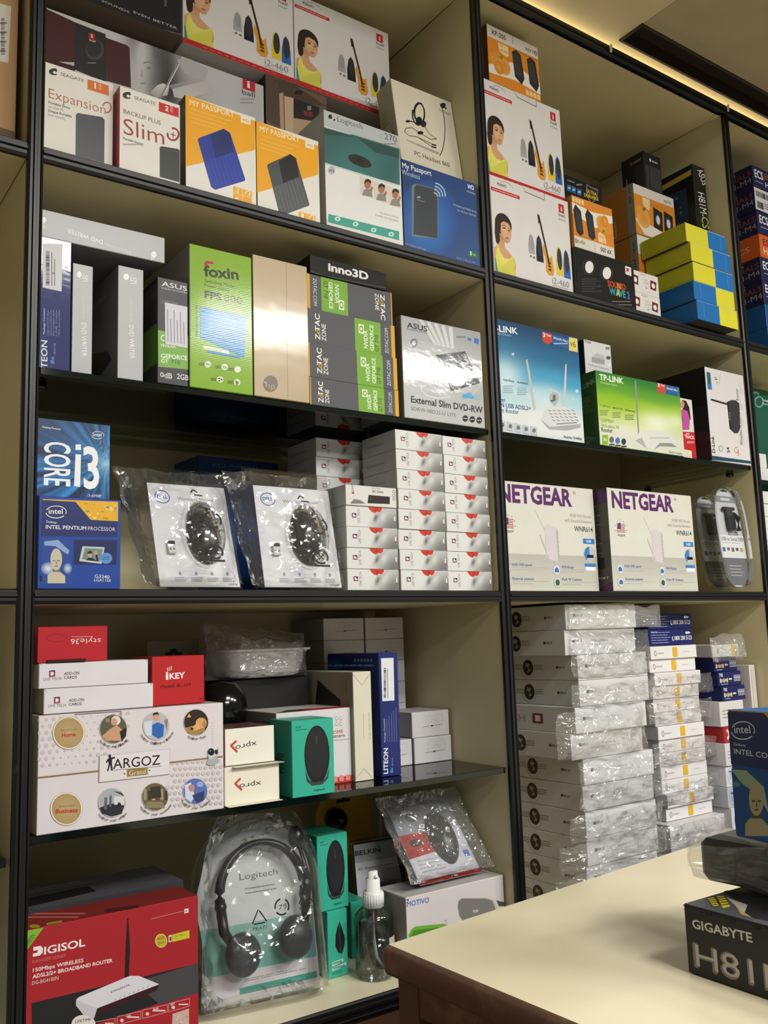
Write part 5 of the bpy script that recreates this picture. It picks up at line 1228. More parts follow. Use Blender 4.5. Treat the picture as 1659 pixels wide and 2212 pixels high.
F.poly([(68, 2167), (428, 2081), (428, 2140), (207, 2212), (69, 2260)], '262427'); F.poly([(290, 2122), (428, 2080), (428, 2145), (345, 2170)], '474548')
F.poly([(164, 2160), (170, 2154), (280, 2108), (300, 2108), (344, 2126), (210, 2178), (166, 2166)], 'd4d0d8'); F.poly([(164, 2160), (210, 2178), (203, 2200), (180, 2192), (164, 2172)], 'c2bdc6'); F.poly([(210, 2178), (344, 2126), (338, 2140), (208, 2192)], '3a1c24')
F.text('DIGISOL', (240, 2145), (282, 2128), 4, '55505a', .015)
for k in range(8): F.line([(248 + k * 10, 2161 - k * 4), (250 + k * 10, 2157 - k * 4)], 1.5, '8a858f')
F.ell(348, 2032, 13, 15, 'e4d9a0', 26); F.ell(348, 2032, 12, 14, 'b9ae2e', 26); F.text('ADSL', (339, 2031), (357, 2027), 6, '7a3a1c', .01); F.text('2/2+', (341, 2040), (355, 2037), 5, '7a3a1c', .01)
F.poly([(372, 2019), (409, 2009), (409, 2026), (372, 2035)], 'c2bf32'); F.poly([(364, 2021), (371, 2019), (371, 2034), (364, 2036)], 'd9d2c0'); F.poly([(366, 2024), (370, 2023), (370, 2032), (366, 2033)], '8a2a2c'); F.text('24 Mbps', (377, 2026), (400, 2020), 5, '77702a', .006)
F.line([(327, 1985), (396, 1968)], 1.2, 'c88a86'); F.poly([(398, 1964), (407, 1962), (407, 1971), (398, 1973)], 'e9e2e0'); F.poly([(400, 1967), (404, 1966), (404, 1969), (400, 1970)], 'a3262c')
for a, b in (((364, 2168), (409, 2157)), ((308, 2182), (361, 2170)), ((253, 2196), (304, 2184)), ((205, 2208), (248, 2199))):
    F.line([a, b, (b[0], b[1] + 16), (a[0], a[1] + 18), a], 1, 'd9a9a6'); F.lines(a[0] + 22, a[1] + 2, b[0] - 3, b[1] + 12, 2, 'e0bfbc', 2.5, .1); F.ell(a[0] + 10, a[1] + 8, 4, 4, 'e0bfbc', 10)
F.text('BEST', (368, 2172), (378, 2169), 4, 'e6cfcc', .02); F.text('FREE', (330, 2183), (342, 2180), 4, 'e6cfcc', .02); F.text('WPS', (271, 2198), (282, 2195), 4, 'e6cfcc', .02)
F.ell(180, 2212, 26, 20, 'd9d2d0', 28); F.text('LIFETIME', (162, 2210), (196, 2204), 6, '4a3a3c', .012)
F.poly([(372, 2190), (408, 2178), (408, 2230), (370, 2240)], 'c9a79c')
for k in range(22): F.rect(374 + (k * 7) % 32, 2190 + (k * 11) % 40, 377 + (k * 7) % 32, 2193 + (k * 11) % 40, random.choice(['7fc79a', 'e6d4cc', '9a8a84', 'c9c0a0']))
R_ = B.right.unit(); R_.line([(.1, .0), (.1, 1)], .012, '5a1a1c')
T_ = B.top; T_.lines(60, 1985, 190, 1970, 2, 'b8605c', 3, .2); T_.ell(75, 2001, 12, 4, '9a8f2e', 14); T_.poly([(100, 1994), (134, 1988), (134, 1993), (100, 1999)], '9a8f2e'); T_.poly([(225, 1965), (300, 1955), (300, 1962), (228, 1972)], '4f2022')
B.done()
p = at_y(62, 1962, .12); q = at_y(404, 1890, .12)
B = Carton('router_carton', 'dim grey and black carton behind the large red carton', 'carton', frame((X0 + .006, .1, ZZ)), q.x - X0 - .02, .12, at_y(250, 1925, .11).z - ZZ, {'*': '2b2a2c', 'top': '55535a', 'front': '3a393c'}, 'satin')
B.top.unit().poly([(.05, .1), (.5, .25), (.5, .55), (.05, .5)], '1c1b1d'); B.top.unit().lines(.05, .7, .6, .9, 2, '8a888c', .03)
B.done()
# headset in a clear blister inside a bag
p, rx, H = lean_px((430, 1880), (455, 2207), .0, ZZ + .002)
W, H = .2, .266
r = empty('headset_pack', frame((.5875, .066, ZZ + .0125), -.14, -.2), 'headset in a domed clear blister and bag in front of the mint green cartons', 'blister pack')
mi = r.matrix_world.inverted()
arch = [(0, 0), (W, 0)] + [(W / 2 + W / 2 * math.cos(t), H * .62 + H * .38 * math.sin(t)) for t in [math.pi * k / 22 for k in range(23)]]
mb = MB(); mb.slab([(W * .04 + x * .92, .002 + z * .985) for x, z in arch], .03, .032, 'd9dddc')
F = Face(mb, (0, .0298, 0), (1, 0, 0), (0, 0, 1), W, H, mi).unit()
F.poly([(.05, .17), (.95, .17), (.95, .42), (.05, .42)], ['7dc0b6', '5fae a4'.replace(' ', ''), '9ec4be', '8fbfb8']); F.poly([(.04, .01), (.95, .01), (.95, .17), (.04, .17)], 'd6d2d6')
F.poly([(.3, .05), (.94, .055), (.94, .09), (.3, .085)], '3f9e90'); F.lines(.34, .13, .9, .11, 2, 'a5a2a6', .006, .4); F.text('Logitech', (.36, .66), (.68, .66), .035, '6d7276', -.004); F.lines(.4, .62, .66, .57, 2, '8a8f92', .006, .1)
mb.build('printed_insert', 'card', r)
mb = MB(); n = len(arch)
A = [(x, .036, z) for x, z in arch]; Bq = [(W * .02 + x * .96, .004, .004 + z * .975) for x, z in arch]; Cq = [(W * .1 + x * .8, -.028, .02 + z * .9) for x, z in arch]
vs = A + Bq + Cq; fs = [(i + k * n, (i + 1) % n + k * n, (i + 1) % n + (k + 1) * n, i + (k + 1) * n) for k in range(2) for i in range(n)] + [tuple(range(2 * n, 3 * n))]
mb.mesh(vs, fs, 'w', 0, False); 
fl = [(-.005 + x * (W + .01) / W, z * (H + .008) / H) for x, z in arch]; mb.mesh([(x, .036, z) for x, z in fl] + A, [(i, (i + 1) % n, (i + 1) % n + n, i + n) for i in range(n)], 'w')
mb.build('blister_shell', 'blister', r)
hd = MB(); band = [(W * .5 + W * .35 * math.cos(t), .004, H * .58 + H * .28 * math.sin(t)) for t in [math.pi * (-.05 + 1.1 * k / 24) for k in range(25)]]
hd.tube(band, [.005 + .003 * abs(math.cos(math.pi * k / 24)) for k in range(25)], 'k', 10)
hd.tube([band[-1], (W * .17, .004, H * .4), (W * .25, .004, H * .3)], [.008, .008, .006], 'k', 10); hd.tube([band[0], (W * .84, .004, H * .42), (W * .78, .004, H * .3)], [.008, .007, .006], 'k', 10)
for q in (band[0], band[-1]): hd.dome(q, .0095, .0095, .0095, 'k', 14, 10, 0, False)
head = hd.build('headband', 'black', r)
for cx, cz in ((W * .3, H * .27), (W * .73, H * .31)):
    e = MB(); e.dome((cx, .0, cz), W * .14, .022, H * .12, 'k', 24, 10, 0, True); e.dome((cx, .002, cz), W * .125, -.014, H * .105, 'k', 24, 8, 0, True); e.build('ear_cushion', 'grey_plastic', head)
e = MB(); e.tube([(W * .82, -.004, H * .36), (W * .88, -.008, H * .6), (W * .8, -.01, H * .84)], .0035, 'k', 8); e.dome((W * .79, -.008, H * .86), .013, .012, .018, 'k', 14, 8, 0, False); e.build('microphone_boom', 'black', head)
mb = MB(); s = 1.5
sheet(mb, W * 1.04, H * 1.03, .08, 22, 26, 33, .005, y0=-.038, shape=lambda u, v, x, z, b: (W / 2 + (x - W * .53) * (1 if v < .6 else 1 - .42 * ((v - .6) / .4) ** 1.6), z - .002, b), cell=.05)
F = Face(mb, (0, -.05, 0), (1, 0, 0), (0, 0, 1), W, H, None, 1).unit(); k = '1b1b1c'
for cx, cz, st in ((.36, .47, 1), (.55, .5, 0), (.74, .53, 1)):
    if st:
        F.line([(cx - .05, cz - .03), (cx, cz + .035)], .007, k); F.line([(cx + .01, cz + .03), (cx + .06, cz - .03)], .007, k); F.line([(cx - .04, cz - .035), (cx + .045, cz - .035)], .007, k)
        F.text('PE-LD', (cx - .05, cz - .065), (cx + .06, cz - .065), .014, k)
    else:
        for a0 in (100, 215, 330): F.arc(cx, cz, .055, .042, a0, a0 + 85, .009, k, 8)
        F.text('プラ', (cx - .03, cz - .012), (cx + .04, cz - .012), .022, k, .01)
mb.build('plastic_bag', ['thinbag', 'card'], r)
# mint green cartons beside it
yl = .05
a = at_z(725, 2125, ZZ); b = at_z(752, 2114, ZZ)
y1 = a.y + .022; xa = at_y(709, 1970, y1).x; xb = at_y(748, 1953, y1).x
def side_mint(px0, px1, yy, label, off):
    xl = at_y(px0[0], px0[1], yy).x; xr = at_y(px1[0], px1[1], yy).x; hh = at_y(px0[0], px0[1], yy).z - ZZ
    B = Carton('mouse_carton', label, 'carton', frame((xl, yy, ZZ)), xr - xl, .07, hh, {'*': '37ab92', 'left': '1f8570', 'top': '36a58c'}, 'satin', 'mint green mouse cartons')
    f = B.front.unit(); f.poly([(.62, .82), (.72, .72), (.86, .56), (.84, .45), (.7, .33), (.52, .36), (.38, .46), (.4, .62), (.5, .74)], '1d2021'); f.line([(.6, .78), (.62, .36)], .03, '34383a')
    f.poly([(.2, .18), (.75, .21), (.75, .26), (.2, .24)], 'b9d9cf'); f.poly([(.2, .11), (.9, .14), (.9, .19), (.2, .16)], 'b9d9cf'); f.lines(.24, .235, .7, .205, 2, '2a6a5c', .01, .1); f.lines(.24, .165, .86, .13, 2, '2a6a5c', .01, .1); f.lines(.2, .1, .7, .05, 3, '2a8a76', .008)
    B.done(); return B
m1 = side_mint((706, 1971), (749, 1953), max(y1, .03), 'lower left mint green carton under the standing one, half behind the bagged headset', 0)
m2 = side_mint((757, 1950), (793, 1938), max(y1, .03) + .058, 'lower mint green carton right behind the spray bottle', 0)
zt_ = ZZ + max(m1.h, m2.h) + .0006
yb = max(y1, .03) + .004
p = at_z(690, 1962, zt_); p = at_y(687, 1955, yb); q = at_y(754, 1934, yb)
B = mint_box(frame((p.x, yb, zt_), .02), q.x - p.x, .08, at_y(684, 1808, yb).z - zt_, 'mint green carton with a black mouse standing on the two lower mint green cartons')
B.done()
# spray bottle
p = at_z(808, 2108, ZZ); 
rb = (at_y(844, 2020, p.y).x - at_y(773, 2020, p.y).x) / 2
xb = (at_y(844, 2020, p.y).x + at_y(773, 2020, p.y).x) / 2
zz = lambda py: at_y(808, py, p.y).z - ZZ
r = empty('spray_bottle', frame((xb, p.y, ZZ + .001)), 'clear spray bottle with a white pump cap in front of the mint green cartons', 'bottle')
hs = zz(1985); hn = zz(1955); hc = zz(1925); hm = zz(1898); ht = zz(1882)
MT['pet'] = film_mat('clear_bottle_plastic', (0.93, 0.95, 0.95, 1), 0.9, 0.04, 12, 0.05, 0.06, 0.0)
MT['liquid'] = film_mat('clear_liquid', (0.86, 0.89, 0.9, 1), 0.5, 0.03, 0, 0, 0.03, 0.0)
mb = MB(); mb.lathe([(0, .004), (rb * .7, .002), (rb * .93, .0), (rb, .008), (rb, hs * .98), (rb * .95, hs + (hn - hs) * .35), (rb * .7, hs + (hn - hs) * .75), (rb * .42, hn), (rb * .42, hn + .008)], 'w', 36); mb.build('bottle', 'pet', r)
mb = MB(); mb.lathe([(0, .006), (rb * .9, .006), (rb * .955, .012), (rb * .955, hs * .94), (0, hs * .94)], 'w', 36); mb.build('liquid', 'liquid', r)
mb = MB(); rc = rb * .52
mb.lathe([(0, hn - .002), (rc, hn - .002), (rc, hn + (hc - hn) * .9), (rc * .9, hc), (rc * .7, hc), (rc * .68, hm), (rc * .5, hm + .001), (rc * .48, ht), (0, ht)], 'w', 28)
for k in range(24):
    t = 2 * math.pi * k / 24; mb.tube([(rc * math.cos(t), rc * math.sin(t), hn + .001), (rc * math.cos(t), rc * math.sin(t), hn + (hc - hn) * .85)], .0007, 'w', 5)
mb.tube([(0, -rc * .3, ht - .008), (0, -rc * .75, ht - .007)], .003, 'w', 10)
mb.build('pump_cap', 'white_plastic', r)
mb = MB(); mb.tube([(.0, 0, hn), (-.001, 0, hs * .6), (.004, 0, hs * .3), (rb * .5, 0, hs * .1), (rb * .75, 0, .012)], .0026, 'dfe6e6', 10); mb.build('dip_tube', 'white_plastic', r)
mb = MB(); n = 12; A = []
for j in (0, 1):
    for i in range(n + 1):
        t = -1.35 + 1.3 * i / n; A.append(((rb + .0004) * math.cos(t), (rb + .0004) * math.sin(t), hs * (.28 if j == 0 else .72)))
mb.mesh(A, [(i, i + 1, n + 2 + i, n + 1 + i) for i in range(n)], 'bdb9a8')
mb.mesh([(v[0] * 1.004, v[1] * 1.004, v[2]) for v in A if True][8:13] + [(v[0] * 1.004, v[1] * 1.004, v[2] * (1 if 0 else 1)) for v in A][21:26], [(i, i + 1, i + 6, i + 5) for i in range(4)], 'a8683a')
mb.build('label', 'card', r)
# white and grey speaker carton behind the counter
a = at_y(876, 1940, .026); q = at_y(1091, 1888, .026)
B = Carton('speaker_carton', 'white carton reading MOTIVO beside the spray bottle', 'carton', frame((a.x, .026, ZZ)), min(q.x, X1 - .003) - a.x, .085, a.z - ZZ, {'*': 'd6d0d0', 'left': '8f8a88', 'top': 'b5b1ae'}, 'card')
F = B.front
F.text('MOTIVO', (879, 1959), (927, 1949), 11, '3f62a8', .02); F.ell(881, 1944, 2.4, 2.4, '3f62a8', 10)
pl = [(989, 1960), (990, 1948), (997, 1941), (1050, 1941), (1064, 1946), (1070, 1962), (1075, 1990), (1000, 1990), (992, 1978)]
F.poly([(x - 1 if x < 1030 else x + 4, y - 2) for x, y in pl], 'c9beb0'); F.poly(pl, '7d7b77'); F.line([(1022, 1967), (1032, 1966), (1032, 1969), (1023, 1970), (1022, 1967)], 1.5, 'd9d6d0'); F.poly([(1072, 1945), (1095, 1950), (1095, 1956), (1078, 1958)], '55504e')
F.poly([(882, 2020), (890, 2006), (898, 2001), (962, 1995), (970, 2010), (960, 2040), (886, 2040)], '6fae3c'); F.poly([(886, 2022), (895, 2009), (962, 2002), (960, 2020)], '4f8a2a'); F.line([(958, 1990), (963, 1987), (966, 2000), (958, 1996)], 1, '8a8684')
T_ = B.top.unit(); T_.poly([(.05, .3), (.4, .35), (.4, .8), (.05, .75)], '9a9896'); T_.bars(.1, .4, .35, .6, 18, '4a4a4a'); T_.line([(.0, .5), (1, .5)], .02, '9a9694')
mot = B; B.done()
zmo = ZZ + mot.h
# grey accessory blister leaning at the back
p, rx, H = lean_px((753, 1824), (764, 1950), .2)
W = .108
base = p + V((0, math.sin(-rx), math.cos(rx))) * (-(p.z - ZZ - .003) / math.cos(rx)); H += (p.z - ZZ - .003) / math.cos(rx)
r = empty('power_adapter_pack', frame((base.x + .0095, base.y, ZZ + .002), -.05, rx), 'grey and white pack reading BELKIN AC Anywhere Power leaning behind the bottle', 'blister pack')
mi = r.matrix_world.inverted()
mb = MB(); mb.cbox(0, 0, 0, W, .004, H, '2c2c30', .001); F = Face(mb, (0, 0, 0), (1, 0, 0), (0, 0, 1), W, H, mi)
F.poly([(755, 1830), (757, 1827), (850, 1812), (868, 1900), (770, 1950)], 'e0e0e8'); F.poly([(755, 1830), (757, 1827), (850, 1812), (858, 1850), (762, 1866)], 'c0c1c8')
F.text('BELKIN', (767, 1849), (822, 1840), 10, '2f3034', .02); F.text('AC Anywhere™ Power', (774, 1881), (851, 1868), 6, '2f3034', .006)
F.unit().poly([(.04, .02), (.96, .02), (.96, .4), (.04, .4)], 'b5b5bc')
mb.build('backing_card', 'card', r)
mb = MB(); mb.cbox(W * .2, -.03, H * .12, W * .85, -.001, H * .56, 'k', .006)
for k in range(3): mb.cbox(W * (.3 + .18 * k), -.034, H * .14, W * (.36 + .18 * k), -.029, H * .55, 'k', .002)
mb.build('power_adapter', 'shiny_black', r)
mb = MB(); mb.cbox(-.006, -.001, 0, W + .006, .008, H + .006, 'w', .003); mb.cbox(W * .16, -.038, H * .1, W * .9, -.0015, H * .59, 'w', .006); mb.build('blister_shell', 'blister', r)
# orange card with a black bulb at the back
p = at_y(731, 1800, .22); q = at_y(850, 1740, .22); zt_ = at_y(790, 1716, .22).z
W = q.x - p.x; H = zt_ - ZZ
r = empty('earpiece_pack', frame((p.x, .3, ZZ + .001)), 'dim orange hang card with a black rounded earpiece at the back of the base board', 'blister pack')
ar = [(0, 0), (W, 0)] + [(W / 2 + W / 2 * math.cos(t), H - W * .35 + W * .35 * math.sin(t)) for t in [math.pi * k / 16 for k in range(17)]]
mb = MB(); mb.slab(ar, 0, .0015, 'cf983a'); F = Face(mb, (0, 0, 0), (1, 0, 0), (0, 0, 1), W, H).unit(); F.poly([(.38, .93), (.46, .925), (.5, .945), (.56, .925), (.62, .93), (.62, .905), (.38, .905)], '14110e'); mb.build('backing_card', 'card', r)
mb = MB(); mb.dome((W * .3, -.012, H * .8), W * .16, .03, H * .085, 'k', 20, 10, 0, False); mb.tube([(W * .32, -.015, H * .74), (W * .34, -.015, H * .6)], .008, 'k', 12); mb.build('earpiece', 'shiny_black', r)
# bagged mouse pack lying on the speaker carton
a = at_y(888, 1892, .058); q = at_y(1030, 1870, .058)
W = q.x - a.x - .01; H = .15
r = empty('mouse_pack', frame((a.x + .012, .048, zmo + .007), 0, -.68), 'bagged grey and red mouse pack lying on the white speaker carton', 'blister pack')
mb = MB(); mb.cbox(0, 0, 0, W, .002, H, 'c9c9d2', .0005); F = Face(mb, (0, 0, 0), (1, 0, 0), (0, 0, 1), W, H).unit()
F.rect(0, .0, 1, .05, 'a33a34'); F.rect(.0, .62, 1, 1, '8a8f98'); F.poly([(.0, .32), (.55, .36), (.55, .62), (.0, .62)], 'a3302c'); F.ell(.2, .5, .1, .05, '4f1c1c', 14); F.ell(.3, .82, .1, .06, '55585e', 14); F.rect(.86, .22, .95, .3, '4a78b8'); F.lines(.1, .3, .5, .12, 4, '9a9aa5', .01)
mb.build('backing_card', 'card', r)
mb = MB(); mb.dome((W * .62, 0, H * .5), W * .2, .026, H * .34, 'k', 24, 10); mb.build('wireless_mouse', 'black', r)
mb = MB(); sheet(mb, W * 1.34, H * 1.12, .05, 20, 18, 55, .006, y0=-.036, shape=lambda u, v, x, z, b: (x - W * .18, z - .004, b), cell=.03); mb.build('plastic_bag', 'bag', r)
# ------------------------------------------------------------------ right bay, top shelf
random.seed(8)
yR = .02
t = at_y(1057, 375, yR); gR = at_y(1226.6, 433, yR); GW = gR.x - t.x; GH = t.z - ZA
GX = max(t.x, X2 + .002)
B = Carton('guitar_speaker_carton', 'white speaker carton with guitar picture in the right bay, lower of two', 'carton', frame((GX, yR, ZA)), GW, .15, GH - .0006, {'*': 'dddad9', 'left': 'b9b5b2'}, 'satin', 'guitar speaker cartons')
guitar_art(B, True); g0 = B.done()
g2 = empty; c = copy_tree(g0, (GX + .001, yR + .008, ZA + GH), 'white speaker carton with guitar picture under the orange XP-205 carton, upper of two')
zg = ZA + 2 * GH + .0006
def orange(B, up=True):
    """print of the orange speaker cartons, in fractions; up False = turned over"""
    f = B.front.unit()
    Q = (lambda x, y: (x, y)) if up else (lambda x, y: (1 - x, 1 - y))
    P = lambda *pts: [Q(*p) for p in pts]
    f.poly(P((.001, .001), (.999, .001), (.999, .78), (.001, .78)), 'd8862c')
    f.poly(P((.001, .28), (.45, .5), (.999, .35), (.999, .14), (.5, .2), (.001, .14)), 'e6e2da')
    f.ell(*Q(.14, .42), .1, .13, 'dc9436', 18); f.ell(*Q(.3, .36), .12, .15, 'd98a2a', 20, edge='e0a34c'); f.ell(*Q(.2, .3), .09, .12, 'e09e44', 18, edge='d08028'); f.poly(P((.2, .5), (.3, .56), (.26, .46)), '6f8a2c')
    for a, b in ((.47, .25), (.76, .24)):
        f.poly(P((a, b + .45), (a + .08, b + .52), (a + .17, b + .46), (a + .22, b + .05), (a + .16, b - .08), (a + .03, b + .02)), '26292b'); f.poly(P((a + .03, b + .4), (a + .09, b + .45), (a + .14, b + .4), (a + .17, b + .06), (a + .05, b + .08)), '33373a')
    f.poly(P((.2, .85 - .1), (.4, .75), (.4, .58), (.34, .55), (.22, .6)), 'eccfa0')
    k = (lambda s, a, b, h, c, bo=0.0: f.text(s, Q(*a), Q(*b), h, c, bo))
    k('For', (.24, .69), (.3, .69), .05, 'b0702a'); k('XP-205', (.24, .61), (.38, .61), .05, 'b0702a')
    k('2.0 Channel Multimedia Speaker', (.5, .74), (.97, .74), .026, '8a5a24', .006)
    k('XP-205', (.08, .85), (.36, .85), .08, '2e2c2b', .01); k('xpro', (.74, .85), (.93, .85), .08, '55524e', -.006)
    f.arc(*Q(.955, .875), .02, .035, 0, 360, .014, '55524e', 10)
    for i in range(4): f.rect(*Q(.7 + i * .075, .03), *Q(.76 + i * .075, .12), 'ecc98f')
    f.line(P((.5, 1), (.5, .84)), .008, '9a958c')
a = at_y(1056.6, 166, .03); b = at_y(1166, 220, .03); tt = at_y(1047.7, 49, .03)
B = Carton('speaker_carton', 'orange and white carton reading XP-205 on top of the stacked guitar cartons', 'carton', frame((max(a.x, X2 + .003), .03, zg + .0006)), at_y(1162, 114, .03).x - max(a.x, X2 + .003), .1, tt.z - zg, {'*': 'dcd8ce', 'left': '5a3c22', 'bottom': '8a7a5c'}, 'satin', 'orange speaker cartons'); orange(B); B.done()
# next column: sound wave carton, orange carton upside down, black board carton behind
a = at_y(1236, 530, .01); b = at_y(1368, 571, .01)
B = Carton('speaker_carton', 'glossy black carton reading SOUND WAVE 2 with two round white cones', 'carton', frame((max(a.x, GX + GW + .002), .01, ZA)), b.x - max(a.x, GX + GW + .002), .12, a.z - ZA, {'*': '18181a', 'left': '222224'}, 'gloss'); F = B.front
for x, y in ((1272, 577), (1310, 590)): F.ell(x, y, 15, 17, '2c2c2f', 26); F.ell(x + 1, y, 9, 13, 'e3e3e4', 26)
F.text('SOUND', (1313, 618), (1352, 627), 12, 'c9482e', .03); F.text('WAVE 2', (1317, 635), (1361, 646), 14, '3fa0b4', .03); F.text('A', (1332, 638), (1340, 641), 14, 'cfc83a', .03); F.text('N', (1333, 623), (1341, 625), 12, 'd98a2e', .03); F.text('2', (1355, 645), (1361, 647), 13, '3f5cc0', .03)
F.poly([(1350, 574), (1363, 578), (1364, 597), (1351, 592)], 'e0dcda'); F.poly([(1353, 579), (1358, 580), (1358, 587), (1353, 586)], 'b5272c')
F.arc(1292, 580, 8, 40, 60, 110, 1.2, '55565a'); F.lines(1257, 600, 1300, 632, 6, '3c3c40', 2.5, .4); F.lines(1322, 648, 1366, 662, 2, '77777a', 2)
sw = B; B.done()
zs = ZA + sw.h + .0006
a = at_y(1226.6, 418, .012); b = at_y(1322, 463, .012)
xo = max(a.x, GX + GW + .003)
B = Carton('speaker_carton', 'orange carton with upside down lettering standing on the glossy black carton', 'carton', frame((xo, .012, zs)), b.x - xo, .1, a.z - zs, {'*': 'd9d4c8', 'left': '9a6a34', 'top': 'd8862c'}, 'satin', 'orange speaker cartons'); orange(B, False); B.done()
a = at_y(1226, 379, .14); b = at_y(1298.6, 404, .14)
B = Carton('motherboard_carton', 'black carton with a shield badge behind the upside down orange carton', 'carton', frame((a.x - .06, .14, ZA)), b.x - a.x + .06, .2, a.z - ZA, '1a1a1d', 'satin'); F = B.front
F.poly([(1266, 397), (1278, 404), (1292, 409), (1291, 422), (1284, 436), (1278, 440), (1270, 430), (1266, 414)], '77777a'); F.poly([(1268, 401), (1278, 407), (1290, 412), (1289, 422), (1283, 433), (1278, 437), (1271, 428)], '3a1d1c')
F.text('ULTRA', (1267, 415), (1289, 424), 7, 'd9c23a', .03); F.text('DURABLE', (1262, 424), (1293, 434), 7, 'd9c23a', .03)
for x, y in ((1225, 398), (1235, 402), (1247, 407)): F.poly([(x, y), (x + 9, y + 3), (x + 9, y + 17), (x, y + 14)], '2a6ab0'); F.ell(x + 4.5, y + 8, 3.5, 2.5, 'b9d4ea', 10)
F.text('Motherboard', (1226, 391), (1241, 396), 4, 'c9c9ca', .006); F.lines(1245, 397, 1258, 401, 1, '8a8a8c', 3)
B.done()
# small white speaker cartons
a = at_y(1374, 627, .014); b = at_y(1423, 580, .014); c = at_y(1425, 644, .014)
LX = sw.M.translation.x + sw.w + .001
hh = c.z - ZA
B = Carton('mini_speaker_carton', 'lower small white carton with a dark red speaker, right of the glossy black carton', 'carton', frame((LX, .014, ZA)), at_y(1425, 644, .014).x - LX, .09, hh - .0006, {'*': 'dcd8d6', 'left': 'a5a19e'}, 'satin', 'small white speaker cartons'); f = B.front.unit()
for x, y in ((.08, .55), (.78, .5)): f.poly([(x - .13, y - .18), (x + .1, y - .22), (x + .13, y + .2), (x - .1, y + .24)], '5a1f22'); f.poly([(x - .1, y - .14), (x + .08, y - .17), (x + .1, y + .16), (x - .08, y + .18)], '7a2a2c'); f.ell(x, y, .07, .12, 'e6e4e2', 16)
f.text('LIVE', (.42, .62), (.56, .62), .09, 'a5a2a2', -.004); f.text('USB', (.4, .48), (.6, .48), .09, 'a5a2a2', -.004); f.lines(.35, .42, .68, .38, 1, 'c0bdbc', .012); f.ell(.5, .3, .04, .02, '55504e', 10); f.lines(.3, .2, .95, .1, 1, 'c9c6c5', .01); f.ell(.4, .95, .13, .1, 'c5c2bf', 16, None, 180, 360)
s0 = B.done()
copy_tree(s0, (LX + .0008, .015, ZA + hh), 'upper small white carton with a dark red speaker, right of the glossy black carton')
# brown sided orange cartons behind
ys = .1
a = at_y(1366.5, 394, ys); b = at_y(1455, 435, ys); mid = at_y(1373, 502, ys)
hz = a.z - mid.z
zbase = mid.z - hz
n_ = 'orange speaker cartons'
B = Carton('speaker_carton', 'upper brown sided orange carton with two black speakers behind the yellow and blue boxes', 'carton', frame((a.x, ys, mid.z)), b.x - a.x, .12, hz - .0006, {'*': 'dcd8ce', 'left': 'a8702f', 'bottom': '8a7a5c'}, 'satin', n_); f = B.front.unit()
f.poly([(.001, .001), (.999, .001), (.999, .8), (.001, .8)], 'dc8c30'); f.poly([(.001, .3), (.2, .02), (.999, .02), (.999, .12), (.4, .25)], 'e4e0d8'); f.ell(.2, .35, .16, .2, 'dd9232', 22, edge='e6ac58'); f.ell(.12, .48, .09, .1, 'e2a040', 16); f.poly([(.18, .55), (.28, .58), (.22, .48)], '55702a')
for x in (.56, .82): f.poly([(x - .12, .24), (x + .1, .2), (x + .12, .6), (x - .1, .66)], '222224'); f.ell(x, .42, .07, .13, '4a4a4e', 16); f.ell(x, .42, .045, .09, 'dcdcdd', 16)
f.poly([(.2, .78), (.38, .78), (.38, .6), (.34, .54), (.22, .62)], 'ecd2a6'); f.text('xpro', (.74, .85), (.93, .85), .08, '55524e', -.006); f.lines(.4, .72, .7, .66, 2, 'c07a2a', .012)
L = B.left.unit(); L.rect(.82, 0, 1, 1, '8d8b86'); L.text('XP-206', (.88, .94), (.88, .62), .05, '3a3a3a', .01, None); L.text('xpro', (.93, .4), (.93, .2), .08, '6a6864', -.004); L.rect(.12, .08, .5, .42, 'b9a27c'); L.bars(.34, .12, .46, .4, 14, '55452f', False); L.lines(.15, .38, .32, .12, 4, '77684c', .01)
o0 = B.done()
c = copy_tree(o0, (a.x + .003, ys + .002, ZA), 'lower brown sided orange carton behind the yellow and blue boxes'); c.scale = (1, 1, (mid.z - ZA - .0008) / (hz - .0006))
# black window carton on top
zt_ = a.z + .0006
c0 = at_z(1395, 470, zt_)
pc = at_y(1388, 325, ys + .01)
B = Carton('earphone_carton', 'black carton with a clear window standing on the brown sided orange carton', 'carton', frame((at_y(1388, 325, ys + .01).x, ys + .01, zt_), .0), at_y(1427, 356, ys + .01).x - at_y(1388, 325, ys + .01).x, .07, pc.z - zt_, {'*': '1d1d20'}, 'satin'); f = B.front.unit(); 
f.poly([(.1, .08), (.95, .08), (.95, .68), (.1, .68)], '3a3b3d'); f.poly([(.2, .15), (.7, .12), (.9, .5), (.4, .6)], '2c2d2f'); f.text('nter', (.5, .8), (.85, .8), .07, 'b9b9ba', .02); f.ell(.4, .83, .05, .05, 'd9d9da', 10)
L = B.left.unit(); L.text('nter', (.55, .78), (.95, .8), .08, '9a9a9c', .01); L.ell(.45, .82, .06, .05, '8a4a4a', 12); L.rect(.62, .05, .98, .7, '303134'); L.line([(.2, .08), (.2, .5)], .03, '8a8a8d'); L.line([(.3, .08), (.3, .36)], .02, '55565a')
B.mb.cbox(.02, -.0012, .012, B.w - .006, -.0004, B.h * .68, '3a3b3d', .0003)
B.done()
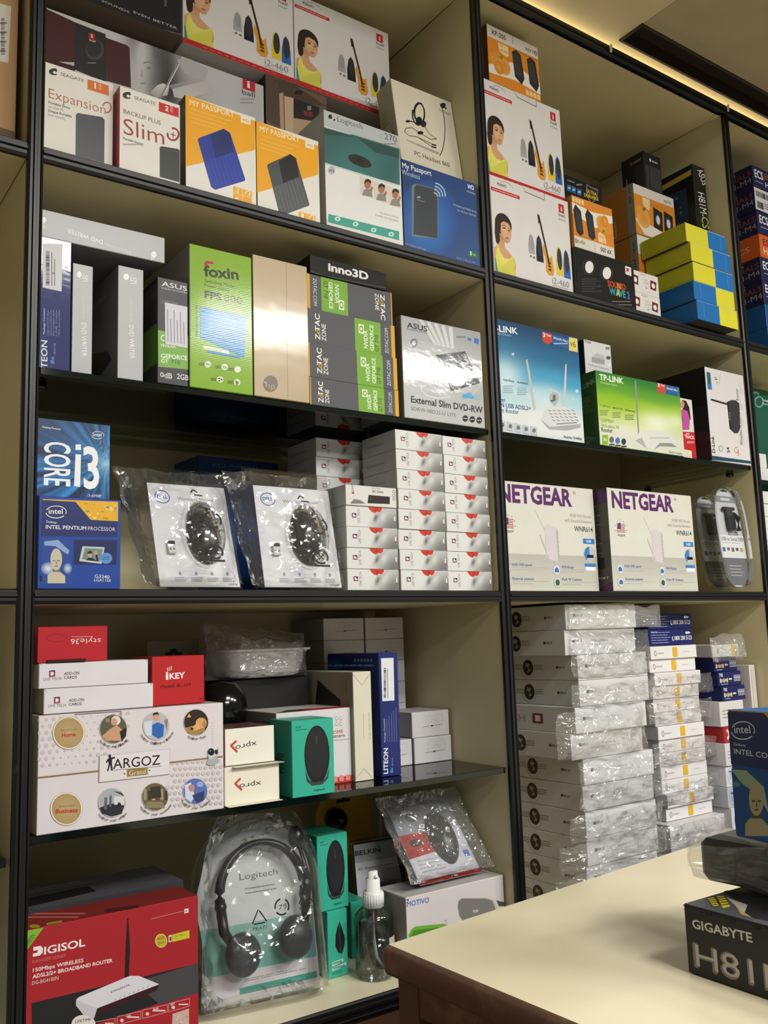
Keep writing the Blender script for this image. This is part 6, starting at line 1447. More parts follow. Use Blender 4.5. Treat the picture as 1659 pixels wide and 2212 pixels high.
# tall black board carton with yellow stripes
yh = .06
a = at_y(1495, 353, yh); b = at_y(1521, 364, yh)
B = Carton('motherboard_carton', 'tall black carton reading H81M-CS with yellow stripes on its side', 'carton', frame((a.x, yh, ZA)), b.x - a.x, .23, a.z - ZA, '1b1b1d', 'satin'); F = B.front
F.text('ASUS', (1506, 367), (1518, 401), 9, 'dededd', .012, (11, -2)); F.text('H81M-', (1507, 414), (1514, 466), 12, 'e6e6e4', .006, (13, -1)); F.text('CS', (1515, 467), (1518, 492), 12, 'c9cf4a', .006, (13, -1)); F.line([(1522, 420), (1530, 490)], 1, '77777a')
L = B.left.unit()
for z0 in (.95, .6, .2): L.poly([(.12, z0 - .03), (.98, z0 - .01), (.98, z0 + .02), (.12, z0)], 'b9a24a')
L.poly([(.3, .68), (.9, .66), (.9, .88), (.3, .9)], '2c3c50')
for i in range(20): L.rect(.34 + (i * 7 % 11) * .045, .69 + (i % 6) * .03, .37 + (i * 7 % 11) * .045, .705 + (i % 6) * .03, ['4a6a88', '3a4a5a', '6a7a8a'][i % 3])
L.poly([(.4, .28), (.95, .26), (.95, .5), (.4, .55)], '2c2724'); L.ell(.7, .4, .18, .08, '55504c', 16)
B.done()
# five shoe box sized yellow and blue cartons
yy = -.034
rows = [((1479.6, 477.5), (1573, 511), 1), ((1485.5, 522.5), (1576, 554), 1), ((1492, 566), (1580, 594), 1), ((1498, 605.5), (1585.5, 634), 0), ((1498, 648), (1588, 675), 0)]
bot = at_y(1502.7, 690, yy); br = at_y(1590, 716, yy)
zt5 = [at_y(p[0], p[1], yy).z for p, _, _ in rows]
W5 = br.x - bot.x
hs5 = (zt5[0] - ZA) / 5
for i in range(5):
    z = ZA + .0006 + hs5 * (4 - i); pL, pR, yel = rows[i]
    x = at_y(pL[0] + (8 if i != 3 else 2), pL[1] + 40, yy).x + .001 * i - (.004 if i == 0 else 0)
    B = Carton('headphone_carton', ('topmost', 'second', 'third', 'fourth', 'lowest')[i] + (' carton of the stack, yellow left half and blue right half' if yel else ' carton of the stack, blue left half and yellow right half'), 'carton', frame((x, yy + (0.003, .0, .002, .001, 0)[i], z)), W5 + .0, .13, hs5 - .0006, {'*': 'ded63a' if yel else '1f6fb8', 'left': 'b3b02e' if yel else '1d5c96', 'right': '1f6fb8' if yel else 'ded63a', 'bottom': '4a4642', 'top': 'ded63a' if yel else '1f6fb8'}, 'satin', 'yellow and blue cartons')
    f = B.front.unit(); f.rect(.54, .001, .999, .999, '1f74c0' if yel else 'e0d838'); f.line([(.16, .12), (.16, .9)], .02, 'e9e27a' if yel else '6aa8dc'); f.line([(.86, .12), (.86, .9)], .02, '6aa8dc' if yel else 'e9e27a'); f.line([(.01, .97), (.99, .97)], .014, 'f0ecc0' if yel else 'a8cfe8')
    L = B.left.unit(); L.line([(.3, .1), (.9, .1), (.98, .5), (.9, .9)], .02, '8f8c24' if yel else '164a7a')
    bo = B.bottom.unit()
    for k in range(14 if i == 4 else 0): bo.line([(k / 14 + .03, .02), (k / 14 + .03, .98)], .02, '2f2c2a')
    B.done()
# ------------------------------------------------------------------ right bay, glass shelf
B = box_px('router_carton', 'tall blue router carton with two antennas pictured, left on the right glass shelf', 'carton', (1073, 688), (1248, 728), ZG, .1, .02, mat='gloss', col={'*': '5f93b4', 'right': '3a5f80', 'left': '2c5578', 'top': '2a5378'}); 
B.M = B.M
F = B.front
def bluesky(u, v):
    c = ramp(((0, H3('e2e4e4')), (.18, H3('dde2e3')), (.4, H3('a3cddc')), (.55, H3('4a9cc4')), (.75, H3('2b6a94')), (1, H3('1f456c'))), v + .05 * NZ.noise(V((u * 2.5, v * 2, 4))))
    g = .75 * gau(u, v, .08, .52, .2, .16) + .35 * gau(u, v, .5, .36, .3, .1) + .12 * max(0, NZ.noise(V((u * 5, v * 5, 8)))) * (1 - abs(2 * v - .9))
    return mix3(c, H3('eef2f2'), max(0, min(1, g)))
F.grid(bluesky, 30, 34)
for px_, py_, r_ in ((1150, 845, 7), (1246, 845, 4), (1108, 765, 3), (1238, 862, 2.5)): F.ell(px_, py_, r_, r_, 'e2eef2', 14, '9cc8da')
F.text('TP-LINK', (1050, 712), (1119, 722), 13, 'eef2f4', .022); F.text('The Reliable Choice', (1052, 719), (1104, 727), 5, 'b5c9d6')
F.poly([(1171, 716), (1192, 722), (1193, 738), (1183, 744), (1172, 737)], 'c9483e'); F.text('3', (1173, 727), (1178, 728), 8, 'f2e6e2', .03); F.text('Year', (1180, 726), (1191, 728), 5, 'f2e6e2', .01)
F.poly([(1193, 722), (1229, 732), (1229, 754), (1194, 744)], '2f5f9c'); F.text("World's No.1", (1195, 732), (1227, 740), 5, 'e6eef4', .01); F.lines(1196, 738, 1226, 746, 1, '9fb9d4', 2.5)
F.poly([(1229, 728), (1247, 732), (1248, 761), (1229, 757)], 'dcd07a'); F.text('v6', (1231, 748), (1244, 751), 13, 'a06a2a', .02)
F.poly([(1136, 778), (1139, 775), (1144, 800), (1157, 884), (1152, 888)], 'b9c0c2'); F.poly([(1221, 787), (1224, 786), (1223, 830), (1221, 878), (1215, 878)], 'c3cacc')
F.ell(1197, 860, 10, 14, 'aeb4b6', 20); F.poly([(1191, 868), (1203, 868), (1199, 880)], 'aeb4b6'); F.line([(1190, 866), (1195, 866)], 3, '3a3c3e'); F.rect(1194, 853, 1200, 866, '66686a'); F.text('USB Sharing', (1184, 842), (1210, 852), 5, 'dbe6ea')
F.poly([(1175, 890), (1190, 877), (1220, 878), (1240, 890), (1253, 915), (1225, 928), (1188, 922), (1170, 905)], 'd5d7d8'); F.poly([(1166, 905), (1188, 922), (1254, 916), (1254, 924), (1226, 930), (1186, 928)], 'a9acae'); F.line([(1202, 916), (1246, 913)], 2, '77797b')
for i in range(6):
    for j in range(4): F.line([(1184 + i * 10 + j * 3, 886 + j * 7), (1190 + i * 10 + j * 3, 888 + j * 7)], 2, '8f9294')
F.text('300Mbps', (1066, 868), (1091, 867), 8, '2f6aa0', .01); F.text('Wireless N USB ADSL2+', (1040, 874), (1147, 887), 9, '2a6098', .012); F.text('Modem Router', (1058, 888), (1121, 895), 10, '3a6ca0', .004)
for k in range(2): F.text(('Versatile USB Sharing', 'Boost Network')[k], (1087 + k * 31, 822 + k * 5), (1110 + k * 30, 826 + k * 5), 4, '40566a', .006); F.lines(1087 + k * 31, 832 + k * 4, 1110 + k * 30, 850 + k * 4, 4, '9fb0ba', 2)
for k in range(5): F.poly([(1078 + k * 17, 908 + k * 3), (1092 + k * 17, 911 + k * 3), (1092 + k * 17, 930 + k * 3), (1078 + k * 17, 927 + k * 3)], 'c3c9cc'); F.ell(1085 + k * 17, 918 + k * 3, 4, 5, '6a7a82', 10)
F.text('Model No. TD-W8968', (1218, 946), (1256, 951), 5, '4a5258', .008)
B.done()
# green router carton
B = box_px('router_carton', 'lime green router carton reading TP-LINK with one tall antenna pictured', 'carton', (1285.5, 799), (1467, 832), ZG, .07, .002, mat='gloss', col={'*': '7fae2e', 'left': '35562a', 'top': '4f8a2c'}); F = B.front

def greensky(u, v):
    c = ramp(((0, H3('d4d6cc')), (.2, H3('d2d5c4')), (.42, H3('b4cc62')), (.62, H3('93bc2c')), (.8, H3('5f9c34')), (1, H3('2f7a36'))), v + .06 * NZ.noise(V((u * 2.5, v * 2, 14))))
    g = .85 * gau(u, v, .68, .42, .2, .17) + .5 * gau(u, v, .93, .5, .12, .13) + .4 * gau(u, v, .3, .3, .25, .14)
    return mix3(c, H3('eceee2'), max(0, min(1, g)))
F.grid(greensky, 34, 30)
F.text('TP-LINK', (1295, 820), (1347, 829), 12, 'eef2ea', .022); F.text('The Reliable Choice', (1297, 828), (1332, 834), 4, 'c3dcae')
F.poly([(1419, 823), (1437, 827), (1437, 848), (1428, 851), (1420, 846)], 'c9483e'); F.text('3', (1421, 835), (1425, 836), 8, 'f2e6e2', .03); F.text('Year', (1427, 834), (1436, 836), 5, 'f2e6e2', .01); F.poly([(1438, 829), (1466, 834), (1466, 857), (1438, 851)], '2f5f9c'); F.text("World's No.1", (1440, 841), (1464, 846), 5, 'e6eef4', .01)
F.poly([(1371, 823), (1374, 822), (1377, 870), (1381, 935), (1378, 936), (1374, 880)], '8f9490')
F.poly([(1372, 952), (1378, 936), (1400, 929), (1440, 935), (1455, 945), (1463, 966), (1450, 957), (1425, 957), (1412, 972), (1392, 962)], 'd6d8d5'); F.poly([(1412, 972), (1425, 957), (1450, 957), (1463, 966), (1425, 964)], '8f928e'); F.poly([(1372, 952), (1386, 945), (1398, 970), (1385, 960)], 'a9aca8'); F.line([(1402, 946), (1446, 946)], 1.5, '9fa29e')
for k in range(3): F.text(('2 x LAN Ports', 'Support up to 4 x SSIDs', 'One Button Security')[k], (1296 + k * 27, 877 + k * 5), (1318 + k * 27, 881 + k * 5), 4, '2f4a20', .006); F.lines(1296 + k * 27, 885 + k * 5, 1316 + k * 27, 898 + k * 5, 3, '7a9050', 2)
F.text('150Mbps', (1299, 912), (1326, 913), 8, '9db04a', .0); F.text('Wireless N', (1299, 923), (1337, 927), 8, '9db04a', .0); F.text('Router', (1299, 932), (1324, 935), 9, '4a6a3a', .004)
F.rect(1301, 940, 1313, 960, '84b02e'); F.text('N', (1304, 953), (1310, 954), 8, 'e9efe0', .01)
for k in range(3): F.ell(1321 + k * 13, 950 + k * 2, 5, 7, ['6a6d68', '3f7ab8', '3a3c3a'][k], 14); F.lines(1316 + k * 13, 959 + k * 2, 1327 + k * 13, 962 + k * 2, 1, '3a3c3a', 3, .02)
F.text('Model No. TL-WR720N', (1445, 978), (1473, 983), 4, '66705e')
L = B.left.unit(); L.text('TP-LINK', (.2, .76), (1.0, .84), .06, '86a87a', .02); L.lines(.1, .68, .8, .45, 8, '6a8a52', .01); L.poly([(.0, .1), (.5, .16), (.9, .1), (.5, .05)], '5a6a52'); L.text('N', (.5, .03), (.6, .03), .05, 'a9b9a0')
grn = B; B.done()
zt_ = ZG + grn.h + .0006
a = at_y(1260, 732, .03); b = at_y(1319, 748, .03)
B = Carton('switch_carton', 'small white network switch carton standing on the green router carton', 'carton', frame((a.x, .03, zt_)), b.x - a.x, .038, a.z - zt_, {'*': 'cfcfd2', 'left': '26282c'}, 'satin'); F = B.front
F.text('D-Link', (1263, 739), (1277, 743), 5, '2a2a2e', .02); F.poly([(1278, 771), (1306, 777), (1306, 788), (1278, 782)], '9a9b9f'); F.poly([(1278, 771), (1290, 763), (1305, 768), (1306, 777)], 'b5b6ba'); F.ell(1314, 773, 5, 4, '55565a', 12); F.rect(1308, 750, 1317, 755, '77787c'); F.text('5-Port Switch', (1271, 789), (1315, 800), 4, '77787c', .006); F.rect(1315, 786, 1318, 791, 'f0f0f0')
B.done()
# red and white tracker carton
B = box_px('tracker_carton', 'narrow white and red carton with a woman in pink pictured, right of the green carton', 'carton', (1460, 857), (1494.5, 864), ZG, .05, .015, mat='satin', col={'*': 'd6d2d0', 'left': '8a2024'}); F = B.front
F.poly([(1470, 870), (1474, 864), (1482, 866), (1489, 880), (1492, 905), (1486, 915), (1474, 880)], '2c1f20'); F.ell(1474, 874, 4.5, 8, 'c58f74', 14); F.poly([(1464, 890), (1474, 884), (1485, 888), (1490, 905), (1489, 928), (1462, 930)], 'b8509a'); F.poly([(1464, 895), (1476, 900), (1474, 926), (1462, 926)], 'a8448c')
F.poly([(1440, 930), (1501, 934), (1506, 992), (1440, 990)], 'b8262a'); F.text('TRACK', (1479, 946), (1500, 949), 7, 'efe6e2', .02); F.text('my', (1482, 938), (1490, 939), 4, 'efe6e2', .01); F.poly([(1476, 970), (1494, 974), (1495, 990), (1476, 987)], 'e0d8c4'); F.lines(1484, 953, 1502, 958, 2, 'd98a86', 2)
B.done()
# white sided D-Link carton
B = box_px('router_carton', 'white carton with black sides and a sideways black router at the right end', 'carton', (1521, 791), (1605, 811), ZG, .14, .0, mat='gloss', col={'*': 'd9d4d6', 'left': '1c1a1c', 'top': '24485c', 'right': '2a4a5c'}); F = B.front
F.poly([(1520, 785), (1606, 808), (1606, 812), (1521, 792)], '24485c'); F.poly([(1536, 984), (1622, 996), (1623, 1002), (1536, 993)], '24485c')
F.text('D-Link', (1545, 979), (1542, 942), 6, '2a2a2e', .025, (-6, 0)); F.text('Wireless N 150 ADSL2+ Router', (1605, 962), (1594, 840), 6, '44464a', .004, (-6, 0))
F.poly([(1526, 803), (1534, 805), (1538, 842), (1529, 840)], '2f5f78'); F.poly([(1527, 828), (1537, 830), (1538, 842), (1530, 841)], '2f7ab8'); F.text('-1', (1551, 829), (1549, 818), 6, '55585c', .02, (-5, 0)); F.lines(1543, 805, 1548, 826, 1, '9a9ca0', 2); F.line([(1556, 806), (1553, 830)], 1, '9a9ca0')
F.poly([(1570, 868), (1580, 864), (1590, 865), (1597, 872), (1599, 925), (1594, 936), (1586, 936), (1576, 926)], '35373a'); F.poly([(1570, 868), (1576, 926), (1580, 929), (1574, 870)], '1f2022'); F.line([(1536, 863), (1570, 873)], 4, '26282a'); F.text('D-Link', (1578, 908), (1577, 890), 3, '8a8c90', .01, (-3, 0))
F.ell(1557, 969, 5, 7, '8fa88a', 14); F.ell(1557, 969, 3, 5, 'd9d4d6', 12); F.text('54', (1577, 978), (1575, 966), 6, '3a3c40', .02, (-6, 0)); F.arc(1591, 972, 5, 6, 0, 300, 1.6, 'c9764a', 12); F.text('4000V', (1597, 985), (1595, 970), 3, 'c9764a', .01, (-3, 0))
for k in range(4): F.line([(1603 - k, 958 - k * 36), (1601 - k, 930 - k * 34)], 1, 'a9abb0'); F.line([(1607 - k, 960 - k * 36), (1605 - k, 940 - k * 34)], 1, 'b5b7bb')
L = B.left.unit(); L.text('D-LINK', (.32, .3), (.3, .75), .1, 'b9b9ba', .02); L.poly([(.5, .2), (.75, .25), (.72, .55), (.55, .5)], '2c2428'); L.poly([(.0, .0), (1, 0), (1, .3), (.6, .35)], '3a1a20')
B.done()
# ------------------------------------------------------------------ right bay, middle board
random.seed(13)
a = at_y(1312, 1053, .004); b = at_y(1496, 1073, .004); bl = at_y(1322.5, 1278, .004); br = at_y(1505, 1279, .004)
NW, NH = (b.x - a.x + br.x - bl.x) / 2, a.z - ZM
B = Carton('router_carton', 'white router carton reading NETGEAR with its dark side showing, next to the blister packs', 'carton', frame(((a.x + bl.x) / 2, .004, ZM)), NW, .085, NH, {'*': 'd2d2c9', 'left': '4a4744', 'bottom': '5a2a5c'}, 'satin', 'white router cartons')
f = B.front.unit()
f.poly([(.002, .002), (.998, .002), (.998, .34), (.002, .34)], ['c9c9bf', 'cbcac1', 'b0b0a8', 'b5b4ad'])
f.text('NETGEAR', (.05, .81), (.77, .815), .155, '5a2a66', .035); f.text('®', (.785, .93), (.81, .93), .03, '6a4a70')
f.ell(.13, .61, .05, .062, 'dedbd2', 22)
for i in range(6): f.rect(.085, .568 + i * .0155, .175, .576 + i * .0155, 'a83a44')
f.poly([(.088, .6), (.13, .6), (.13, .668), (.1, .655)], '43407a'); f.ell(.13, .54, .045, .012, 'a09d98', 14)
for i in range(10):
    t = math.radians(200 + i * 36); f.rect(.13 + .062 * math.cos(t) - .004, .61 + .078 * math.sin(t) - .004, .13 + .062 * math.cos(t) + .004, .61 + .078 * math.sin(t) + .004, '6a6a70')
f.line([(.395, .74), (.47, .575)], .008, 'c0bdb9'); f.line([(.425, .52), (.48, .36)], .014, 'b5b2ae')
f.poly([(.475, .34), (.475, .6), (.5, .625), (.585, .6), (.605, .57), (.605, .3), (.59, .275), (.5, .3)], 'cbc6ca'); f.poly([(.585, .6), (.605, .57), (.605, .3), (.59, .275)], 'b1acb1'); f.poly([(.455, .325), (.5, .345), (.505, .32), (.47, .305)], 'b9b5b8'); f.poly([(.545, .27), (.62, .3), (.64, .275), (.575, .24)], 'b9b5b8')
for i in range(6): f.ell(.6, .34 + i * .042, .004, .006, '8f8b90', 6)
f.text('N300 WiFi Router', (.74, .71), (.965, .71), .032, 'a9a7a4', -.004); f.text('with External Antennas', (.68, .66), (.965, .66), .032, 'a9a7a4', -.004); f.text('WNR614', (.775, .575), (.97, .575), .05, '4a4a4c', .004)
f.rect(.86, .46, .98, .51, '3f7cc0'); f.text('N300', (.895, .473), (.945, .473), .025, 'e6eef6', .01); f.ell(.92, .36, .06, .075, 'b9bcc0', 24); f.poly([(.92, .36), (.92, .435), (.88, .415), (.86, .36), (.88, .3)], '3f7cc0'); f.rect(.89, .325, .96, .355, '222226'); f.rect(.86, .24, .98, .27, '3f7cc0'); f.rect(.87, .2, .975, .238, 'eceef0')
for i, (x, y, t) in enumerate(((.09, .21, 'N300 WiFi speed'), (.57, .2, 'WiFi Range'), (.09, .085, 'External antenna'), (.57, .085, 'Push ‘N’ Connect'))):
    f.ell(x, y, .037, .05, 'aeb1b5', 20); f.ell(x, y, .032, .044, 'd0d2d2', 20)
    if i == 3: f.ell(x, y, .022, .03, '3f5a46', 16)
    else: f.poly([(x - .02, y - .02), (x + .02, y - .02), (x + .02, y + .01), (x, y + .028), (x - .02, y + .01)], '3f6cb4')
    f.text(t, (x + .05, y + .02), (x + .05 + .0125 * len(t), y + .02), .024, '4a6aa4', .006); f.line([(x + .05, y + .008), (x + .4, y + .008)], .002, 'a9aaa8'); f.lines(x + .05, y - .005, x + .3, y - .02, 1, 'b5b5b0', .007, .3)
L = B.left.unit(); L.poly([(.001, .001), (.999, .001), (.999, .1), (.4, .001)], '4f1f50'); L.lines(.1, .9, .8, .35, 12, '8a8680', .007, .4); L.bars(.2, .22, .8, .33, 20, '1c1a18'); L.text('NETGEAR', (.3, .93), (.95, .95), .03, 'b9a9bb', .01); L.rect(.0, .86, 1, .995, '4f2a55'); L.text('SUPPORT', (.3, .12), (.9, .12), .02, 'c9c5be', .01)
n0 = B.done()
copy_tree(n0, (X2 + .003, .034, ZM), 'white router carton reading NETGEAR partly hidden by the centre post')
def dongle(TL, BL, y, label, seed, full=True):
    p, rx, H = lean_px(TL, BL, y)
    k = (p.z - ZM - .004); p = p - V((0, math.sin(-rx), math.cos(rx))) * k; H += k + .012
    W = .108
    r = empty('cable_adapter_pack', frame((p.x, p.y, ZM + .006), 0, rx), label, 'blister pack', 'cable adapter packs')
    o = [(W / 2 + W / 2 * math.copysign(abs(math.cos(t)) ** .8, math.cos(t)), H / 2 + H / 2 * math.copysign(abs(math.sin(t)) ** .62, math.sin(t))) for t in [2 * math.pi * k / 40 for k in range(40)]]
    ins = lambda s: [(W / 2 + (x - W / 2) * s, H / 2 + (z - H / 2) * (1 - (1 - s) * .5)) for x, z in o]
    mb = MB(); mb.slab(ins(.9), .006, .0075, 'c9cccf')
    F = Face(mb, (0, .0058, 0), (1, 0, 0), (0, 0, 1), W, H).unit()
    F.poly([(.08, .12), (.3, .04), (.7, .04), (.92, .12), (.94, .24), (.94, .3), (.06, .3), (.06, .24)], '6f7276'); F.lines(.28, .24, .8, .12, 4, 'b5b8bb', .008, .3)
    F.rect(.06, .3, .96, .52, 'e0e2e4'); F.text('USB to Serial DB9', (.12, .465), (.94, .465), .036, '3a3c40', .008); F.lines(.14, .45, .9, .44, 1, 'a9acb0', .006)
    for i, c in enumerate(('3a6ab0', '9a5a6a', '6a6c70', '55585c', 'b5a04a')): F.rect(.12 + i * .16, .36 + .01 * (i % 2), .22 + i * .16, .4, c)
    F.poly([(.4, .52), (.44, .555), (.76, .555), (.8, .52)], '77797c'); F.text('PREMIUM', (.46, .528), (.74, .528), .018, 'd9dadc', .01)
    F.rect(.1, .84, .9, .9, '8f9296'); F.lines(.34, .885, .66, .855, 1, 'd9dadc', .022, .02)
    F.poly([(.38, .96), (.46, .955), (.5, .972), (.54, .955), (.62, .96), (.6, .945), (.4, .945)], '2a2a2c')
    mb.build('backing_card', 'card', r)
    mb = MB(); mb.cbox(W * .36, -.008, H * .56, W * .6, .005, H * .7, '222326', .003); mb.cbox(W * .36, -.006, H * .68, W * .56, .003, H * .78, '3a3b3e', .002); mb.cbox(W * .26, -.005, H * .755, W * .66, .002, H * .785, '2b2c2f', .001)
    mb.tube([(W * .6, -.002, H * .72), (W * .74, -.004, H * .68), (W * .7, -.004, H * .56)], .006, '222326', 10)
    mb.build('serial_adapter', 'card', r)
    mb = MB(); n = 40; A, B_, C_, D_ = [(x, .009, z) for x, z in o], [(x, -.002, z) for x, z in ins(.97)], [(x, -.012, z) for x, z in ins(.9)], [(x, .012, z) for x, z in ins(1.04)]
    vs = D_ + A + B_ + C_
    mb.mesh(vs, [(i + k * n, (i + 1) % n + k * n, (i + 1) % n + (k + 1) * n, i + (k + 1) * n) for k in range(3) for i in range(n)] + [tuple(range(3 * n, 4 * n))], 'w')
    mb.mesh([(x, .014, z) for x, z in o], [tuple(range(n))], 'w'); mb.build('blister_shell', 'blister', r)
dongle((1538, 1058), (1572, 1270), .012, 'cable adapter in an oval blister pack reading USB to Serial, in front at the right', 1)
dongle((1497, 1075), (1532, 1262), .07, 'cable adapter in an oval blister pack half hidden behind the front one', 2)
# ------------------------------------------------------------------ right bay, tall lower opening
random.seed(17)
fy = .025
x0 = at_y(1253, 1600, fy).x; KW = .212; KD = .37
ztop = 1.5055; KH = .0488
nK = int((ztop - ZZ) / KH); KH = (ztop - ZZ) / nK
def keyb(M, label, flip=False, live=False):
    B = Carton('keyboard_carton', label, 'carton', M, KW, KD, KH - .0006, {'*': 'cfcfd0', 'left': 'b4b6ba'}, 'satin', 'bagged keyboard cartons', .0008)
    f = B.front.unit(); L = B.left.unit()
    f.rect(.1, .5, .135, .62, '4a3a3e'); f.text('MM-10', (.14, .5), (.23, .5), .11, '55565a', .01); f.text('Keyboard', (.42, .5), (.6, .5), .1, '9a9a9e', .004); f.lines(.36, .44, .68, .36, 1, 'b5b5b8', .03, .1)
    if live:
        L.text('LIVE TECH', (.25, .35), (.62, .35), .26, '8a898c', -.002); L.poly([(.68, .3), (.76, .3), (.76, .7), (.68, .7)], '6a2a46'); L.poly([(.7, .38), (.74, .38), (.74, .62), (.7, .62)], 'c9c5c8')
    else:
        cx = .62
        L.ell(cx, .5, .042, .33, '2f2d2a', 22); L.poly([(cx - .015, .7), (cx + .018, .62), (cx - .004, .5), (cx + .02, .36), (cx - .006, .3), (cx + .006, .48), (cx - .02, .56)], '8a857a')
        L.arc(cx, .5, .056, .44, 180, 360, .012, '6a6866', 16)
        for k in range(3): L.line([(cx + .045, .44 + k * .08), (cx + .11, .44 + k * .08)], .02, '55534f'); L.line([(cx - .045, .44 + k * .08), (cx - .11, .44 + k * .08)], .02, '55534f')
        L.rect(.84, .46, .855, .56, '4a3a3e'); L.text('MM-10', (.858, .46), (.905, .46), .1, '55565a', .01)
    return B
k0 = keyb(frame((x0, fy, ZZ)), 'white bagged keyboard carton lowest in the tall stack', ).done()
kl = keyb(frame((x0, fy, ZZ)), 'white keyboard carton with turned round lettering, fifth from the top of the tall stack', live=True).done()
shift = {0: -.02, 1: -.022, 2: .006, 3: .006, 4: -.018, 5: -.026, 6: .004, 7: .003, 8: .002, 9: .001, 10: 0, 11: 0, 12: 0}
nth = ('topmost', 'second', 'third', 'fourth', 'fifth', 'sixth', 'seventh', 'eighth', 'ninth', 'tenth', 'eleventh', 'twelfth', 'thirteenth')
boxes = {}
for k in range(nK):
    z = ZZ + KH * (nK - 1 - k)
    loc = (x0 + shift[k], fy + .004 * (k % 3 == 1) - (.012 if k == 4 else 0), z)
    if k == nK - 1: o = k0; o.location = loc
    elif k == 4: o = kl; o.location = loc
    else: o = copy_tree(k0, loc, nth[k] + ' white bagged keyboard carton from the top of the tall stack')
    boxes[k] = o
def bag_on(o, x, z, w_, h, d, seed, mat='bag', amp=.006, y0=-.05):
    y0 = -d / 2 - amp * 1.1 - .002
    mb = MB(); sheet(mb, w_, h, d, 20, 14, seed, amp, y0=0, cell=.032, both=False)
    b = mb.build('plastic_bag', mat, o, frame((x, y0, z))); return b
bag_on(boxes[0], .0, .0, .285, .047, .05, 2, 'milkbag')
bag_on(boxes[1], .01, -.044, .235, .088, .034, 5)
bag_on(boxes[3], -.03, 0, .255, .045, .036, 7)
bag_on(boxes[4], -.06, -.043, .26, .087, .04, 8)
bag_on(boxes[6], -.02, -.044, .26, .088, .032, 9)
bag_on(boxes[8], -.05, 0, .27, .046, .036, 11)
bag_on(boxes[8], -.085, -.052, .31, .05, .045, 13, amp=.008)
bag_on(boxes[10], -.095, -.044, .32, .088, .05, 14, amp=.009)
# second stack: slim bagged keyboards closed with yellow tape
ty = .07
xt = at_y(1424, 1600, ty).x; TW = at_y(1528, 1680, ty).x - at_y(1440, 1690, ty).x + .02; z1 = at_y(1414, 1396, ty).z; z0 = at_y(1452, 1775, ty).z
nT = 13; TH = (z1 - z0) / nT
B = Carton('keyboard_carton', 'slim white keyboard carton with yellow tape at the foot of the taped stack', 'carton', frame((xt, ty, z0)), TW, .3, TH - .0006, {'*': 'dcdadc', 'left': 'aeacae'}, 'satin', 'slim taped keyboard cartons'); f = B.front.unit()
f.lines(.14, .6, .28, .3, 1, 'b5b2b5', .12, .05); f.arc(.1, .46, .02, .2, 0, 360, .05, '77747a', 10); f.lines(.7, .55, .88, .4, 1, 'b5b2b5', .05)
t0 = B.done()
mb = MB(); mb.cbox(TW * .47, -.0008, TH * .12, TW * .57, -.0002, TH * .86, 'd9ac2e', .0002); tp = mb.build('yellow_tape', 'satin', t0); tp['label'] = 'yellow tape strip'
for k in range(nT):
    lb = ('slim white keyboard carton with yellow tape, ' + ('%s from the foot of the taped stack' % ('', 'second', 'third', 'fourth', 'fifth', 'sixth', 'seventh', 'eighth', 'ninth', 'tenth', 'eleventh', 'twelfth', 'thirteenth')[k])) if k else None
    loc = (xt - .0035 * (k - 6) * .5 + random.uniform(-.004, .004), ty + random.uniform(-.006, .006), z0 + k * TH)
    if k == 0: t0.location = loc; o = t0
    else: o = copy_tree(t0, loc, lb)
    if k in (2, 5, 8, 10): bag_on(o, -.03, -.022, TW + .06, .046, .03, 31 + k, y0=-.03)
# what the taped stack stands on
nB = 3; hb = (z0 - .0006 - ZZ) / nB
for k in range(nB):
    B = Carton('keyboard_carton', ('lowest', 'middle', 'upper')[k] + ' wide white keyboard carton under the slim taped cartons', 'carton', frame((xt - .012, ty - .02, ZZ + k * hb)), TW + .03, .3, hb - .0006, {'*': 'd4d2d4', 'left': 'a5a3a5'}, 'satin', 'wide white keyboard cartons'); f = B.front.unit(); f.text('Keyboard', (.55, .5), (.75, .5), .14, 'a9a6a9'); f.rect(.1, .45, .16, .55, '77747a'); o = B.done()
    if k == 2: bag_on(o, -.03, 0, TW + .06, hb * 1.1, .03, 51, y0=-.035)
# two dark blue boxes on top of the taped stack
zq = z0 + nT * TH + .0006
a = at_y(1412, 1358, ty); b = at_y(1505, 1353, ty); 
hq = (at_y(1412, 1325, ty).z - zq) / 2
for k in range(2):
    B = Carton('barcode_scanner_carton', ('lower', 'upper')[k] + ' dark blue carton with a white phone number on top of the taped keyboards', 'carton', frame((a.x - .004 * (1 - k), ty + .01 + .004 * k, zq + k * hq)), b.x - a.x, .2, hq - .0006, '1f2560', 'satin', 'dark blue keyboard cartons'); f = B.front.unit()
    f.text('1800 200 5123', (.56, .3), (.97, .3), .26, 'e6e6ee', .012); f.arc(.53, .42, .014, .13, 120, 300, .06, 'e6e6ee', 8); f.lines(.04, .9, .5, .1, 5, 'a5a9d0', .035, .3); f.rect(.83, .68, .88, .82, 'e6e6ee'); f.poly([(.89, .66), (.95, .75), (.89, .84)], 'e6e6ee'); f.text('Powered by', (.04, .84), (.18, .84), .08, 'c5c8e0')
    B.done()
